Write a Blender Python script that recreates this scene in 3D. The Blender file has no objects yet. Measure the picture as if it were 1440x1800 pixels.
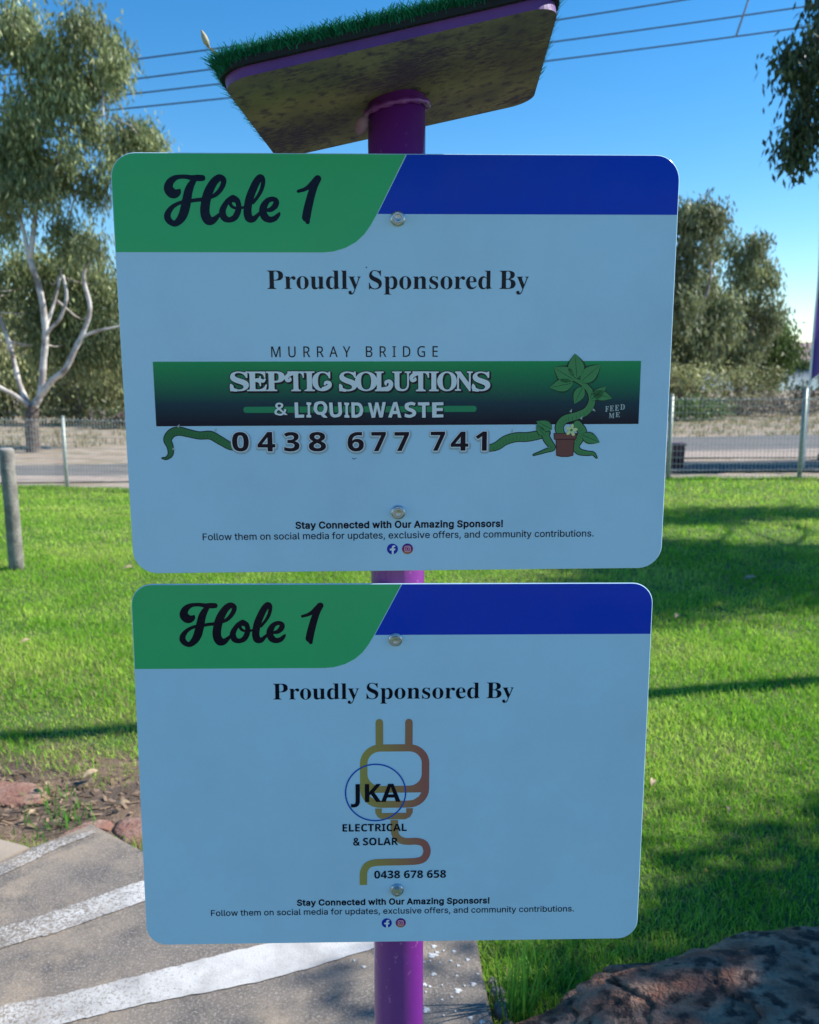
import bpy, bmesh, math, random
import numpy as np
from mathutils import Vector, Matrix
from mathutils.geometry import tessellate_polygon, delaunay_2d_cdt

scene = bpy.context.scene
col = scene.collection
rng = np.random.default_rng(7)
random.seed(7)
R = math.radians

# ---------------------------------------------------------------- camera, sky, sun, exposure
cam_d = bpy.data.cameras.new("camera")
cam_d.sensor_fit = 'HORIZONTAL'; cam_d.sensor_width = 36.0; cam_d.lens = 38.75
cam_d.clip_start = 0.05; cam_d.clip_end = 5000
cam_d.dof.use_dof = True; cam_d.dof.focus_distance = 1.02; cam_d.dof.aperture_fstop = 12.5
cam = bpy.data.objects.new("camera", cam_d); col.objects.link(cam)
cam.location = (0, 0, 1.55); cam.rotation_euler = (R(90 - 9.7), 0, 0)
scene.camera = cam

SUN_AZ, SUN_EL = R(80.0), R(42.0)          # azimuth clockwise from +Y
sun_dir = Vector((math.sin(SUN_AZ) * math.cos(SUN_EL), math.cos(SUN_AZ) * math.cos(SUN_EL), math.sin(SUN_EL)))
world = bpy.data.worlds.new("World"); scene.world = world; world.use_nodes = True
wn = world.node_tree.nodes; wl = world.node_tree.links
bg = wn["Background"]; bg.inputs["Strength"].default_value = 0.12
sky = wn.new("ShaderNodeTexSky"); sky.sky_type = 'NISHITA'; sky.sun_disc = False
sky.sun_elevation = SUN_EL; sky.sun_rotation = SUN_AZ
sky.air_density = 1.0; sky.dust_density = 0.0; sky.ozone_density = 4.5; sky.altitude = 0
hs = wn.new("ShaderNodeHueSaturation"); hs.inputs["Saturation"].default_value = 1.3; hs.inputs["Hue"].default_value = 0.497
wl.new(sky.outputs[0], hs.inputs["Color"]); wl.new(hs.outputs[0], bg.inputs["Color"])
sun_d = bpy.data.lights.new("sun", 'SUN'); sun_d.energy = 5.0; sun_d.angle = R(0.5); sun_d.color = (1.0, 0.95, 0.87)
sun = bpy.data.objects.new("sun", sun_d); col.objects.link(sun)
sun.rotation_euler = (-sun_dir).to_track_quat('-Z', 'Y').to_euler()
vs = scene.view_settings
vs.view_transform = 'Standard'; vs.look = 'None'; vs.gamma = 1.0; vs.exposure = 0.6; vs.use_curve_mapping = False
scene.cycles.max_bounces = 8; scene.cycles.transparent_max_bounces = 8

# ---------------------------------------------------------------- helpers
def mat(name, base, rough=0.7, second=None, nscale=6.0, ramp=(0.4, 0.6), bump=0.0, bscale=40.0, metallic=0.0,
        coat=0.0, spec=0.5, detail=4.0, third=None, nscale3=1.0, ramp3=(0.45, 0.6), bdist=0.01):
    m = bpy.data.materials.new(name); m.use_nodes = True
    nt = m.node_tree; n = nt.nodes; l = nt.links
    p = n["Principled BSDF"]
    p.inputs["Roughness"].default_value = rough; p.inputs["Metallic"].default_value = metallic
    p.inputs["Specular IOR Level"].default_value = spec
    if coat: p.inputs["Coat Weight"].default_value = coat; p.inputs["Coat Roughness"].default_value = 0.08
    p.inputs["Base Color"].default_value = (*base, 1)
    tc = n.new("ShaderNodeTexCoord")
    def noise(sc, det, out="Fac"):
        t = n.new("ShaderNodeTexNoise"); t.inputs["Scale"].default_value = sc; t.inputs["Detail"].default_value = det
        l.new(tc.outputs["Object"], t.inputs["Vector"]); return t.outputs[out]
    src = None
    if second is not None:
        def mixin(a, c2, sc, rp):
            mr = n.new("ShaderNodeMapRange"); mr.inputs["From Min"].default_value = rp[0]; mr.inputs["From Max"].default_value = rp[1]
            l.new(noise(sc, detail), mr.inputs["Value"])
            mx = n.new("ShaderNodeMix"); mx.data_type = 'RGBA'
            l.new(mr.outputs[0], mx.inputs[0])
            if a is None: mx.inputs[6].default_value = (*base, 1)
            else: l.new(a, mx.inputs[6])
            mx.inputs[7].default_value = (*c2, 1)
            return mx.outputs[2]
        src = mixin(None, second, nscale, ramp)
        if third is not None: src = mixin(src, third, nscale3, ramp3)
        l.new(src, p.inputs["Base Color"])
    if bump:
        b = n.new("ShaderNodeBump"); b.inputs["Strength"].default_value = bump; b.inputs["Distance"].default_value = bdist
        l.new(noise(bscale, 5.0), b.inputs["Height"]); l.new(b.outputs[0], p.inputs["Normal"])
    return m

def attr_mat(name, rough=0.6, trans=0.35, spec=0.3):
    """foliage: colour from the per blade attribute, light shines through"""
    m = bpy.data.materials.new(name); m.use_nodes = True
    nt = m.node_tree; n = nt.nodes; l = nt.links; p = n["Principled BSDF"]
    a = n.new("ShaderNodeAttribute"); a.attribute_name = "tint"
    l.new(a.outputs["Color"], p.inputs["Base Color"]); p.inputs["Roughness"].default_value = rough
    p.inputs["Specular IOR Level"].default_value = spec
    t = n.new("ShaderNodeBsdfTranslucent"); l.new(a.outputs["Color"], t.inputs["Color"])
    mx = n.new("ShaderNodeMixShader"); mx.inputs[0].default_value = trans
    l.new(p.outputs[0], mx.inputs[1]); l.new(t.outputs[0], mx.inputs[2])
    l.new(mx.outputs[0], n["Material Output"].inputs["Surface"])
    return m

def mesh_np(name, V, F, sizes=None, tint=None, smooth=False):
    """V (n,3); F flat index array; sizes per face (or int)"""
    me = bpy.data.meshes.new(name)
    V = np.asarray(V, np.float32); F = np.asarray(F, np.int32).ravel()
    if isinstance(sizes, int): sizes = np.full(len(F) // sizes, sizes, np.int32)
    sizes = np.asarray(sizes, np.int32)
    me.vertices.add(len(V)); me.vertices.foreach_set("co", V.ravel())
    me.loops.add(len(F)); me.loops.foreach_set("vertex_index", F)
    me.polygons.add(len(sizes))
    st = np.concatenate([[0], np.cumsum(sizes)[:-1]]).astype(np.int32)
    me.polygons.foreach_set("loop_start", st)
    if tint is not None:
        a = me.attributes.new("tint", 'FLOAT_COLOR', 'POINT')
        T = np.ones((len(V), 4), np.float32); T[:, :3] = tint
        a.data.foreach_set("color", T.ravel())
    me.update(calc_edges=True); me.validate()
    if smooth: me.polygons.foreach_set("use_smooth", np.ones(len(sizes), bool))
    return me

def link(name, me, m, parent=None, loc=None, rot=None):
    o = bpy.data.objects.new(name, me); col.objects.link(o)
    if me is not None and m is not None:
        for x in (m if isinstance(m, (list, tuple)) else [m]):
            if len(me.materials) == 0 or isinstance(m, (list, tuple)): me.materials.append(x)
    if parent is not None: o.parent = parent
    if loc is not None: o.location = loc
    if rot is not None: o.rotation_euler = rot
    return o

def tag(o, label=None, cat=None, group=None, kind=None):
    if label: o["label"] = label
    if cat: o["category"] = cat
    if group: o["group"] = group
    if kind: o["kind"] = kind
    return o

def empty(name, loc=(0, 0, 0), rot=(0, 0, 0)):
    o = bpy.data.objects.new(name, None); col.objects.link(o); o.location = loc; o.rotation_euler = rot
    o.empty_display_size = 0.1
    return o

def tube(pts, rad, n=8, cap=True):
    """verts and faces of a tapered tube through pts"""
    pts = [Vector(p) for p in pts]; k = len(pts)
    if not hasattr(rad, '__len__'): rad = [rad] * k
    V, F = [], []
    up = Vector((0.0, 0.0, 1.0)); ref = None
    for i, p in enumerate(pts):
        d = (pts[min(i + 1, k - 1)] - pts[max(i - 1, 0)]).normalized()
        if ref is None: ref = d.orthogonal().normalized()
        a = (ref - d * ref.dot(d)).normalized(); ref = a; b = d.cross(a)
        for j in range(n):
            t = 2 * math.pi * j / n
            V.append(p + (a * math.cos(t) + b * math.sin(t)) * rad[i])
    for i in range(k - 1):
        for j in range(n):
            F.append((i * n + j, i * n + (j + 1) % n, (i + 1) * n + (j + 1) % n, (i + 1) * n + j))
    if cap: F.append(tuple(range(n))[::-1]); F.append(tuple((k - 1) * n + j for j in range(n)))
    return V, F

def join(parts):
    V, F = [], []
    for v, f in parts:
        o = len(V); V += [tuple(x) for x in v]; F += [tuple(i + o for i in q) for q in f]
    return V, F

def mesh_vf(name, V, F, smooth=True, autosmooth=None):
    me = bpy.data.meshes.new(name); me.from_pydata([tuple(v) for v in V], [], F); me.update()
    if smooth: me.polygons.foreach_set("use_smooth", [True] * len(F))
    return me

def spline(pts, k=5):
    P = np.array(pts, float); Q = np.vstack([2 * P[0] - P[1], P, 2 * P[-1] - P[-2]]); out = []
    for i in range(len(P) - 1):
        a, b, c, d = Q[i:i + 4]
        for t in np.arange(k) / k:
            out.append(.5 * ((2 * b) + (c - a) * t + (2 * a - 5 * b + 4 * c - d) * t * t + (3 * b - a - 3 * c + d) * t ** 3))
    out.append(P[-1]); return np.array(out)

def sm(t): t = np.clip(t, 0, 1); return t * t * (3 - 2 * t)

def prism(poly, z0, z1, bev=0.0):
    """closed prism from a 2D outline"""
    n = len(poly)
    bm = bmesh.new()
    vs_ = [bm.verts.new((x, y, z0)) for x, y in poly]
    f = bm.faces.new(vs_)
    r = bmesh.ops.extrude_face_region(bm, geom=[f])
    bmesh.ops.translate(bm, vec=(0, 0, z1 - z0), verts=[v for v in r['geom'] if isinstance(v, bmesh.types.BMVert)])
    bmesh.ops.recalc_face_normals(bm, faces=bm.faces)
    if bev:
        top = [e for e in bm.edges if all(abs(v.co.z - z1) < 1e-6 for v in e.verts)]
        bmesh.ops.bevel(bm, geom=top, offset=bev, segments=2, affect='EDGES')
    me = bpy.data.meshes.new("prism"); bm.to_mesh(me); bm.free(); return me

def flat(poly, z=0.0):
    """triangulated flat sheet from an outline"""
    tri = tessellate_polygon([[Vector((x, y, 0)) for x, y in poly]])
    me = bpy.data.meshes.new("sheet"); V = [(x, y, z) for x, y in poly]
    F = []
    for a, b, c in tri:
        (x0, y0), (x1, y1), (x2, y2) = poly[a], poly[b], poly[c]
        F.append((a, b, c) if (x1 - x0) * (y2 - y0) - (x2 - x0) * (y1 - y0) > 0 else (a, c, b))
    me.from_pydata(V, [], F); me.update(); return me

# ---------------------------------------------------------------- terrain
def H(x, y):
    """height of the ground"""
    x = np.asarray(x, float); y = np.asarray(y, float)
    left = sm((2.5 - x) / 7.0)
    h = -0.04 - 0.42 * left * sm((y - 7) / 7.0)
    h = h + (-0.30 * (1 - left)) * sm((y - 12.3) / 6.0)
    h = h * (1 - sm((y - 22) / 12)) + (-0.5) * sm((y - 22) / 12)
    h = h - 5.5 * sm((y - 60) / 90)
    h = np.where(y < 6.0, np.minimum(h, -0.04) + 0.0, h)
    return h + 0.012 * np.sin(x * 1.7 + 1) * np.sin(y * 1.3) * sm((y - 3.0) / 3)

def sheet(name, xs, ys, dz, m, mask=None, wob=0.0):
    X, Y = np.meshgrid(xs, ys); Z = H(X, Y) + dz
    V = np.stack([X.ravel(), Y.ravel(), Z.ravel()], 1); nx = len(xs)
    j, i = np.meshgrid(np.arange(len(ys) - 1), np.arange(nx - 1), indexing='ij')
    a = (j * nx + i).ravel(); F = np.stack([a, a + 1, a + nx + 1, a + nx], 1)
    me = mesh_np(name, V, F, 4, smooth=True)
    return tag(link(name, me, m), kind="structure")

def strip_sheet(name, A, B, dz, m, n=60, k=8):
    """road between two border lines A and B (same number of points), laid on the terrain"""
    A = spline(A, n // (len(A) - 1)); B = spline(B, n // (len(B) - 1)); V = []; F = []
    for i in range(len(A)):
        for t in range(k + 1):
            p = A[i] * (1 - t / k) + B[i] * t / k
            V.append((p[0], p[1], float(H(p[0], p[1])) + dz))
    for i in range(len(A) - 1):
        for t in range(k):
            a = i * (k + 1) + t; F.append((a, a + 1, a + k + 2, a + k + 1))
    me = mesh_vf(name, V, F); 
    o = link(name, me, m); 
    bm = bmesh.new(); bm.from_mesh(me); bmesh.ops.recalc_face_normals(bm, faces=bm.faces)
    if bm.faces[0].normal.z < 0: bmesh.ops.reverse_faces(bm, faces=bm.faces)
    bm.to_mesh(me); bm.free()
    return tag(o, kind="structure")

def lin(*a):   # uneven spacing: (start, stop, step) pieces
    out = []
    for s, e, st in a: out += list(np.arange(s, e, st))
    return np.array(out)

M_dirt = mat("dry dirt", (0.30, 0.23, 0.165), 0.95, (0.24, 0.20, 0.12), 0.5, (0.42, 0.62), 0.5, 9.0, third=(0.37, 0.30, 0.24), nscale3=2.5)
M_lawn = mat("soil under the lawn", (0.17, 0.115, 0.075), 0.95, (0.10, 0.07, 0.05), 5.0, (0.44, 0.56), 0.8, 90.0, third=(0.27, 0.19, 0.13), nscale3=28, ramp3=(.56, .66))
def thatch(m):
    """green thatch everywhere except round the bare patch by the slab corner"""
    nt = m.node_tree; n = nt.nodes; l = nt.links; p_ = n["Principled BSDF"]; s_ = p_.inputs["Base Color"].links[0].from_socket
    tc = n.new("ShaderNodeTexCoord"); mp = n.new("ShaderNodeMapping"); mp.inputs["Location"].default_value = (1.35 / .9, -3.0 / .45, 0); mp.inputs["Scale"].default_value = (1 / .9, 1 / .45, 0)
    l.new(tc.outputs["Object"], mp.inputs[0]); ln_ = n.new("ShaderNodeVectorMath"); ln_.operation = 'LENGTH'; l.new(mp.outputs[0], ln_.inputs[0])
    ns = n.new("ShaderNodeTexNoise"); ns.inputs["Scale"].default_value = 7; ns.inputs["Detail"].default_value = 5; l.new(tc.outputs["Object"], ns.inputs["Vector"])
    a = n.new("ShaderNodeMath"); a.operation = 'ADD'; l.new(ln_.outputs["Value"], a.inputs[0]); l.new(ns.outputs["Fac"], a.inputs[1])
    r_ = n.new("ShaderNodeMapRange"); r_.inputs[1].default_value = 1.3; r_.inputs[2].default_value = 1.7; l.new(a.outputs[0], r_.inputs[0])
    x = n.new("ShaderNodeMix"); x.data_type = 'RGBA'; l.new(r_.outputs[0], x.inputs[0]); l.new(s_, x.inputs[6]); x.inputs[7].default_value = (.075, .13, .025, 1); l.new(x.outputs[2], p_.inputs["Base Color"])
thatch(M_lawn)
M_road = mat("old asphalt", (0.125, 0.12, 0.118), 0.9, (0.165, 0.155, 0.145), 3.0, (0.3, 0.7), 0.3, 80.0)
M_drive = mat("dark asphalt", (0.055, 0.057, 0.062), 0.9, (0.09, 0.085, 0.082), 2.0, (0.3, 0.7), 0.3, 80.0)
M_gravel = mat("pale gravel", (0.38, 0.31, 0.26), 0.95, (0.30, 0.24, 0.20), 8.0, (0.35, 0.65), 0.6, 40.0)

ground = sheet("ground", lin((-900, -60, 60), (-60, -14, 4), (-14, 16, 0.5), (16, 60, 4), (60, 901, 60)),
               lin((-60, -4, 4), (-4, 30, 0.5), (30, 160, 5), (160, 1400, 60)), -0.02, M_dirt)
lawn_edge = lambda x: np.interp(x, [-14, -5.5, 1.0, 3.0, 16], [15.9, 14.2, 12.6, 12.15, 12.15])
xs = lin((-14, 16, 0.25))
Vl = []; Fl = []
ys01 = np.linspace(0, 1, 60)
for i, x in enumerate(xs):
    for t in ys01:
        yy = -4 + (float(lawn_edge(x)) + 4 + 0.05 * math.sin(x * 5)) * t; Vl.append((x, yy, float(H(x, yy))))
for i in range(len(xs) - 1):
    for j in range(59):
        a = i * 60 + j; Fl.append((a, a + 60, a + 61, a + 1))
lawn = tag(link("lawn", mesh_vf("lawn", Vl, Fl), M_lawn), kind="structure")

road = strip_sheet("road", [(-22, 14.6), (-6, 15.6), (0, 16.8), (6, 18.8), (24, 21.5)], [(-22, 16.6), (-6, 17.4), (0, 19.4), (6, 22.2), (24, 25.5)], 0.0, M_road)
verge = strip_sheet("gravel_verge", [(-22, 13.9), (-6, 14.75), (0, 15.9), (6, 17.2), (24, 19.6)], [(-22, 14.6), (-6, 15.6), (0, 16.8), (6, 18.8), (24, 21.5)], 0.004, M_gravel)
drive = strip_sheet("driveway", [(1.5, 13.1), (5, 12.9), (9, 12.8), (24, 13.2)], [(1.5, 14.0), (4.6, 15.6), (9, 16.6), (24, 18.2)], 0.008, M_drive)
M_water = mat("river water", (0.05, 0.12, 0.20), 0.08, bump=0.25, bscale=0.6, bdist=0.2)
river = tag(link("river", flat([(-900, 110), (900, 110), (900, 640), (-900, 640)], -4.0), M_water), kind="structure")
# far cliffs beyond the river
M_cliff = mat("far cliff rock", (0.26, 0.18, 0.175), 0.95, (0.20, 0.15, 0.13), 0.02, (0.4, 0.6), 0.5, 0.05, bdist=2.0)
V = []; F = []; nx = 121
prof = [(610, -7), (618, -1), (650, 4), (690, 12), (712, 17), (760, 18), (900, 17), (1300, 10)]
for i in range(nx):
    x = -900 + 15 * i
    for k, (y, z) in enumerate(prof):
        V.append((x, y + 14 * math.sin(x * .013 + k) * (k < 5), z + (1.0 * math.sin(x * .021 + k) + .5 * math.sin(x * .08 + 2 * k)) * (k > 1)))
for i in range(nx - 1):
    for k in range(len(prof) - 1):
        a = i * len(prof) + k; F.append((a, a + len(prof), a + len(prof) + 1, a + 1))
cliffs = tag(link("cliffs", mesh_vf("cliffs", V, F, False), M_cliff), kind="structure")

LICHEN = [(0.072, 2.113, 0.0036), (0.09, 2.12, 0.0018), (0.038, 2.074, 0.0022), (0.054, 2.079, 0.0022), (0.108, 2.079, 0.0027), (0.152, 2.084, 0.0038), (0.118, 2.117, 0.0036), (0.126, 2.061, 0.0031), (0.062, 2.029, 0.004), (0.037, 1.99, 0.004), (0.05, 1.983, 0.0022), (0.121, 2.022, 0.0022), (0.161, 1.992, 0.0049), (0.121, 1.969, 0.0058), (0.138, 1.986, 0.0022), (0.104, 1.946, 0.0022), (0.174, 2.029, 0.0022), (0.041, 1.903, 0.0062), (0.08, 1.936, 0.0022), (0.146, 1.876, 0.0036), (0.173, 1.863, 0.004), (-0.119, 2.056, 0.0031), (-0.146, 2.081, 0.0022), (0.04, 1.964, 0.0018), (0.079, 2.072, 0.0018), (0.061, 2.102, 0.0062), (0.065, 2.138, 0.0045), (0.082, 1.988, 0.0018), (0.11, 1.897, 0.0018), (0.081, 1.884, 0.0018)]
# ---------------------------------------------------------------- concrete slab with painted lines
def concrete(name, paint=False):
    m = bpy.data.materials.new(name); m.use_nodes = True; nt = m.node_tree; n = nt.nodes; l = nt.links
    p = n["Principled BSDF"]; p.inputs["Roughness"].default_value = 0.9
    g = n.new("ShaderNodeNewGeometry")
    def noise(sc, det=5, rough=.6):
        t = n.new("ShaderNodeTexNoise"); t.inputs["Scale"].default_value = sc; t.inputs["Detail"].default_value = det
        t.inputs["Roughness"].default_value = rough; l.new(g.outputs["Position"], t.inputs["Vector"]); return t.outputs["Fac"]
    def rng_(v, a, b, c=0., d=1.):
        r = n.new("ShaderNodeMapRange"); l.new(v, r.inputs[0]); r.inputs[1].default_value = a; r.inputs[2].default_value = b
        r.inputs[3].default_value = c; r.inputs[4].default_value = d; return r.outputs[0]
    def mix(f, a, b):
        x = n.new("ShaderNodeMix"); x.data_type = 'RGBA'; l.new(f, x.inputs[0])
        for s, v in ((6, a), (7, b)):
            if isinstance(v, tuple): x.inputs[s].default_value = (*v, 1)
            else: l.new(v, x.inputs[s])
        return x.outputs[2]
    c = mix(rng_(noise(2.2, 4), .42, .62), (0.185, 0.157, 0.13), (0.33, 0.26, 0.185))
    c = mix(rng_(noise(7, 9, .75), .47, .66), c, (0.10, 0.088, 0.08)); c = mix(rng_(noise(30, 8, .8), .55, .68), c, (0.12, 0.105, 0.095))
    c = mix(rng_(noise(140, 4, .8), .50, .66), c, (0.36, 0.33, 0.30))
    c = mix(rng_(noise(230, 3, .8), .56, .70), c, (0.07, 0.07, 0.07))
    if paint:
        sx = n.new("ShaderNodeSeparateXYZ"); l.new(g.outputs["Position"], sx.inputs[0])
        worn = rng_(sx.outputs["X"], -1.10, -0.35, 0.455, 0.61)
        ns = n.new("ShaderNodeMath"); ns.operation = 'SUBTRACT'; l.new(noise(120, 10, .85), ns.inputs[0]); l.new(worn, ns.inputs[1])
        pc = mix(rng_(noise(6, 4), .4, .65), (0.56, 0.55, 0.53), (0.34, 0.33, 0.32))
        c = mix(rng_(ns.outputs[0], 0.0, 0.03), pc, c)
    l.new(c, p.inputs["Base Color"])
    b = n.new("ShaderNodeBump"); b.inputs["Strength"].default_value = 0.5; b.inputs["Distance"].default_value = 0.004
    l.new(noise(170, 5, .7), b.inputs["Height"]); l.new(b.outputs[0], p.inputs["Normal"])
    return m
M_conc = concrete("weathered concrete"); M_line = concrete("worn white line paint", True)

slab = link("concrete_slab", prism([(0.33, 0.3), (0.245, 1.2), (0.20, 1.858), (0.188, 2.05), (0.184, 2.175), (-0.25, 2.36), (-0.60, 2.49), (-0.86, 2.617), (-0.951, 2.686),
        (-1.081, 2.784), (-1.162, 2.695), (-1.225, 2.637), (-1.29, 2.552), (-2.2, 1.55), (-2.6, 0.3)][::-1], -0.16, 0.0, 0.008), M_conc)
tag(slab, kind="structure")
slab2 = link("side_slab", prism([(-1.30, 2.560), (-1.232, 2.652), (-1.275, 2.672), (-1.37, 2.71), (-2.6, 2.95), (-3.4, 2.0), (-2.3, 1.62)][::-1], -0.14, -0.012, 0.006),
             mat("sandy concrete", (0.38, 0.31, 0.24), 0.9, (0.31, 0.26, 0.21), 5, (.4, .6), .4, 120, bdist=.004))
tag(slab2, kind="structure")

def line_strip(A, B, nm="painted_line"):
    A = spline(A, 14); B = spline(B, 14); V = []; F = []
    for i in range(len(A)):
        w = 0.002 * math.sin(i * 2.3) + 0.0015 * math.sin(i * 5.1)
        V += [(A[i][0], A[i][1] + w, 0.003), (B[i][0], B[i][1] + w * .8, 0.003)]
    for i in range(len(A) - 1): F.append((2 * i, 2 * i + 1, 2 * i + 3, 2 * i + 2))
    me = mesh_vf(nm, V, F, False)
    if me.polygons[0].normal.z < 0: me.flip_normals()
    return link(nm, me, M_line, slab)
line_strip([(-1.85, 1.86), (-1.281, 2.525), (-1.187, 2.643), (-1.058, 2.730)], [(-1.80, 1.82), (-1.25, 2.464), (-1.149, 2.600), (-1.046, 2.712)])
line_strip([(-1.9, 1.72), (-1.134, 2.212), (-0.955, 2.331), (-0.803, 2.438), (-0.62, 2.485)], [(-1.85, 1.60), (-1.094, 2.124), (-0.98, 2.188), (-0.771, 2.336), (-0.56, 2.455)])
line_strip([(-1.7, 1.66), (-0.997, 1.912), (-0.868, 1.951), (-0.618, 2.052), (-0.395, 2.143), (-0.02, 2.255)], [(-1.6, 1.56), (-0.98, 1.795), (-0.815, 1.858), (-0.637, 1.923), (-0.338, 2.016), (0.02, 2.185)])
# lichen spots: thin raised crusts on the slab
M_lich = mat("pale lichen", (0.62, 0.63, 0.62), 0.95, (0.42, 0.43, 0.42), 160, (.45, .62), .6, 300, bdist=.002)
def lichen(x, y, r, e=1.0):
    n = 18; k = random.random() * 9; V = [(0, 0, .0022)]
    for ring, z in ((.6, .0024), (1.0, .0004)):
        for j in range(n):
            a = 2 * math.pi * j / n; q = r * ring * (1 + .22 * math.sin(3 * a + k) + .13 * math.sin(5 * a + 2 * k) + .07 * math.sin(9 * a + k))
            V.append((q * math.cos(a) * e, q * math.sin(a), z))
    F = [(0, 1 + j, 1 + (j + 1) % n) for j in range(n)] + [(1 + j, 1 + n + j, 1 + n + (j + 1) % n, 1 + (j + 1) % n) for j in range(n)]
    return link("lichen", mesh_vf("lichen", V, F), M_lich, slab, (x, y, 0.0005))
for x, y, r in LICHEN: lichen(x, y, r * 1.5, random.uniform(.9, 1.35))

M_red = mat("red stone", (0.24, 0.12, 0.085), 0.95, (0.31, 0.20, 0.155), 9, (.42, .62), 1.0, 60, third=(.22, .11, .09), nscale3=22, ramp3=(.55, .7))
def stone(name, poly, z, h, label, m):
    n = 26; P = spline(poly + [poly[0]], 6)[:-1]; c = P.mean(0); V = []; F = []
    for q, zz in ((1.0, -.06), (1.0, .35), (.86, .85), (.5, 1.0)):
        for i, p in enumerate(P):
            w = 1 + .03 * math.sin(i * 1.9) + .02 * math.sin(i * 4.3)
            V.append((c[0] + (p[0] - c[0]) * q * w, c[1] + (p[1] - c[1]) * q * w, z + h * zz + .1 * h * math.sin(i * 1.3) * (q < 1)))
    N = len(P)
    for k in range(3):
        for i in range(N): F.append((k * N + i, k * N + (i + 1) % N, (k + 1) * N + (i + 1) % N, (k + 1) * N + i))
    V.append((c[0], c[1], z + h)); F += [(3 * N + i, 3 * N + (i + 1) % N, 4 * N) for i in range(N)]
    o = link(name, mesh_vf(name, V, F), m); return tag(o, label, "stone")
stone("stone", [(-1.75, 3.12), (-1.56, 3.15), (-1.42, 3.13), (-1.33, 3.03), (-1.37, 2.97), (-1.52, 2.965), (-1.8, 2.98)], -.042, .016, "flat red stone slab lying in bare dirt at the left edge of the lawn", M_red)
stone("stone", [(-1.20, 2.70), (-1.18, 2.77), (-1.12, 2.85), (-1.05, 2.865), (-1.03, 2.80), (-1.10, 2.79)], -.040, .012, "small reddish stone wedged beside the far corner of the concrete slab", M_red)
stone("stone", [(-1.02, 2.80), (-1.01, 2.87), (-0.90, 2.88), (-0.74, 2.80), (-0.70, 2.60), (-0.84, 2.62), (-0.94, 2.70)], -.040, .012, "larger pink and red stone behind the right side of the slab corner", M_red)
M_rub = mat("rubble", (0.30, 0.28, 0.26), .95, (.16, .15, .14), 30, (.4, .6), .9, 60)
for x, y, r, lb_ in ((0.222, 1.99, .02, "grey pebble beside the slab edge, second farthest of the five pebbles"), (0.226, 1.93, .026, "largest grey pebble, in the middle of the five beside the slab edge"), (0.238, 1.87, .02, "grey pebble beside the slab edge, second nearest of the five pebbles"),
        (0.215, 2.04, .014, "smallest and farthest of the five grey pebbles beside the slab edge"), (0.245, 1.82, .022, "nearest of the five grey pebbles beside the slab edge")):
    stone("pebble", [(x + r * math.cos(a) * random.uniform(.7, 1.1), y + r * 1.2 * math.sin(a) * random.uniform(.7, 1.1)) for a in np.arange(0, 6.2, .9)], -.045, r * 1.6,
          lb_, M_rub)["group"] = "pebbles along the slab edge"

# boulder
def boulder(name, c, rad, seed, m, label, sub=5, amp=.12):
    bm = bmesh.new(); bmesh.ops.create_icosphere(bm, subdivisions=sub, radius=1)
    from mathutils import noise
    for v in bm.verts:
        p = v.co.copy(); s = Vector((seed, seed * 2, 0))
        d = noise.fractal(p * 1.3 + s, 1.0, 2.0, 3) * amp + noise.fractal(p * 5 + s, 1.0, 2.0, 4) * amp * .22
        cr = abs(noise.noise(p * 2.1 + s * 3)); cr2 = abs(noise.noise(p * 3.7 + s * 5)); d -= .10 * max(0, 1 - cr / .035) * amp * 4 + .05 * max(0, 1 - cr2 / .03) * amp * 4; d += noise.fractal(p * 14 + s, 1.0, 2.0, 3) * amp * .07
        q = p * (1 + d)
        q.z = math.copysign(abs(q.z) ** .8, q.z)
        v.co = Vector((q.x * rad[0], q.y * rad[1], q.z * rad[2]))
    me = bpy.data.meshes.new(name); bm.to_mesh(me); bm.free(); me.polygons.foreach_set("use_smooth", [True] * len(me.polygons))
    o = link(name, me, m, loc=c); return tag(o, label, "boulder")
M_rock = mat("red brown rock", (0.27, 0.115, 0.07), .9, (0.44, 0.27, 0.18), 12, (.42, .60), 1.0, 110, third=(.06, .034, .026), nscale3=24, ramp3=(.47, .60), bdist=.02, detail=13)
boulder("boulder", (1.13, 1.72, -.06), (.95, .44, .212), 4.3, M_rock, "large weathered red brown boulder with cracks at the lower right corner of the lawn", 7, .17)

# ---------------------------------------------------------------- sign post with two boards and turf topped table
post = empty("sign_post", (-0.014, 1.0195, 0.0))
tag(post, "purple steel post carrying two sponsor boards under a turf topped tee table", "sign post")
M_purple = mat("purple paint", (0.20, 0.026, 0.27), 0.34, (0.15, 0.022, 0.22), 5, (.35, .65), 0.25, 70, coat=.25, third=(.30, .10, .34), nscale3=120, ramp3=(.66, .72), bdist=.002)
pr = .0315
V, F = tube([(0, 0, -.12), (0, 0, .3), (0, 0, 1.2), (0, 0, 1.833)], pr, 48)
pipe = link("pole", mesh_vf("pole", V, F), M_purple, post)
for p in pipe.data.polygons: p.use_smooth = len(p.vertices) == 4
V, F = tube([(0, 0, 0), (0, 0, .008), (0, 0, .012)], [.06, .06, .055], 40)
o = link("base_flange", mesh_vf("flange", V, F, False), M_purple, post)

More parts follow.
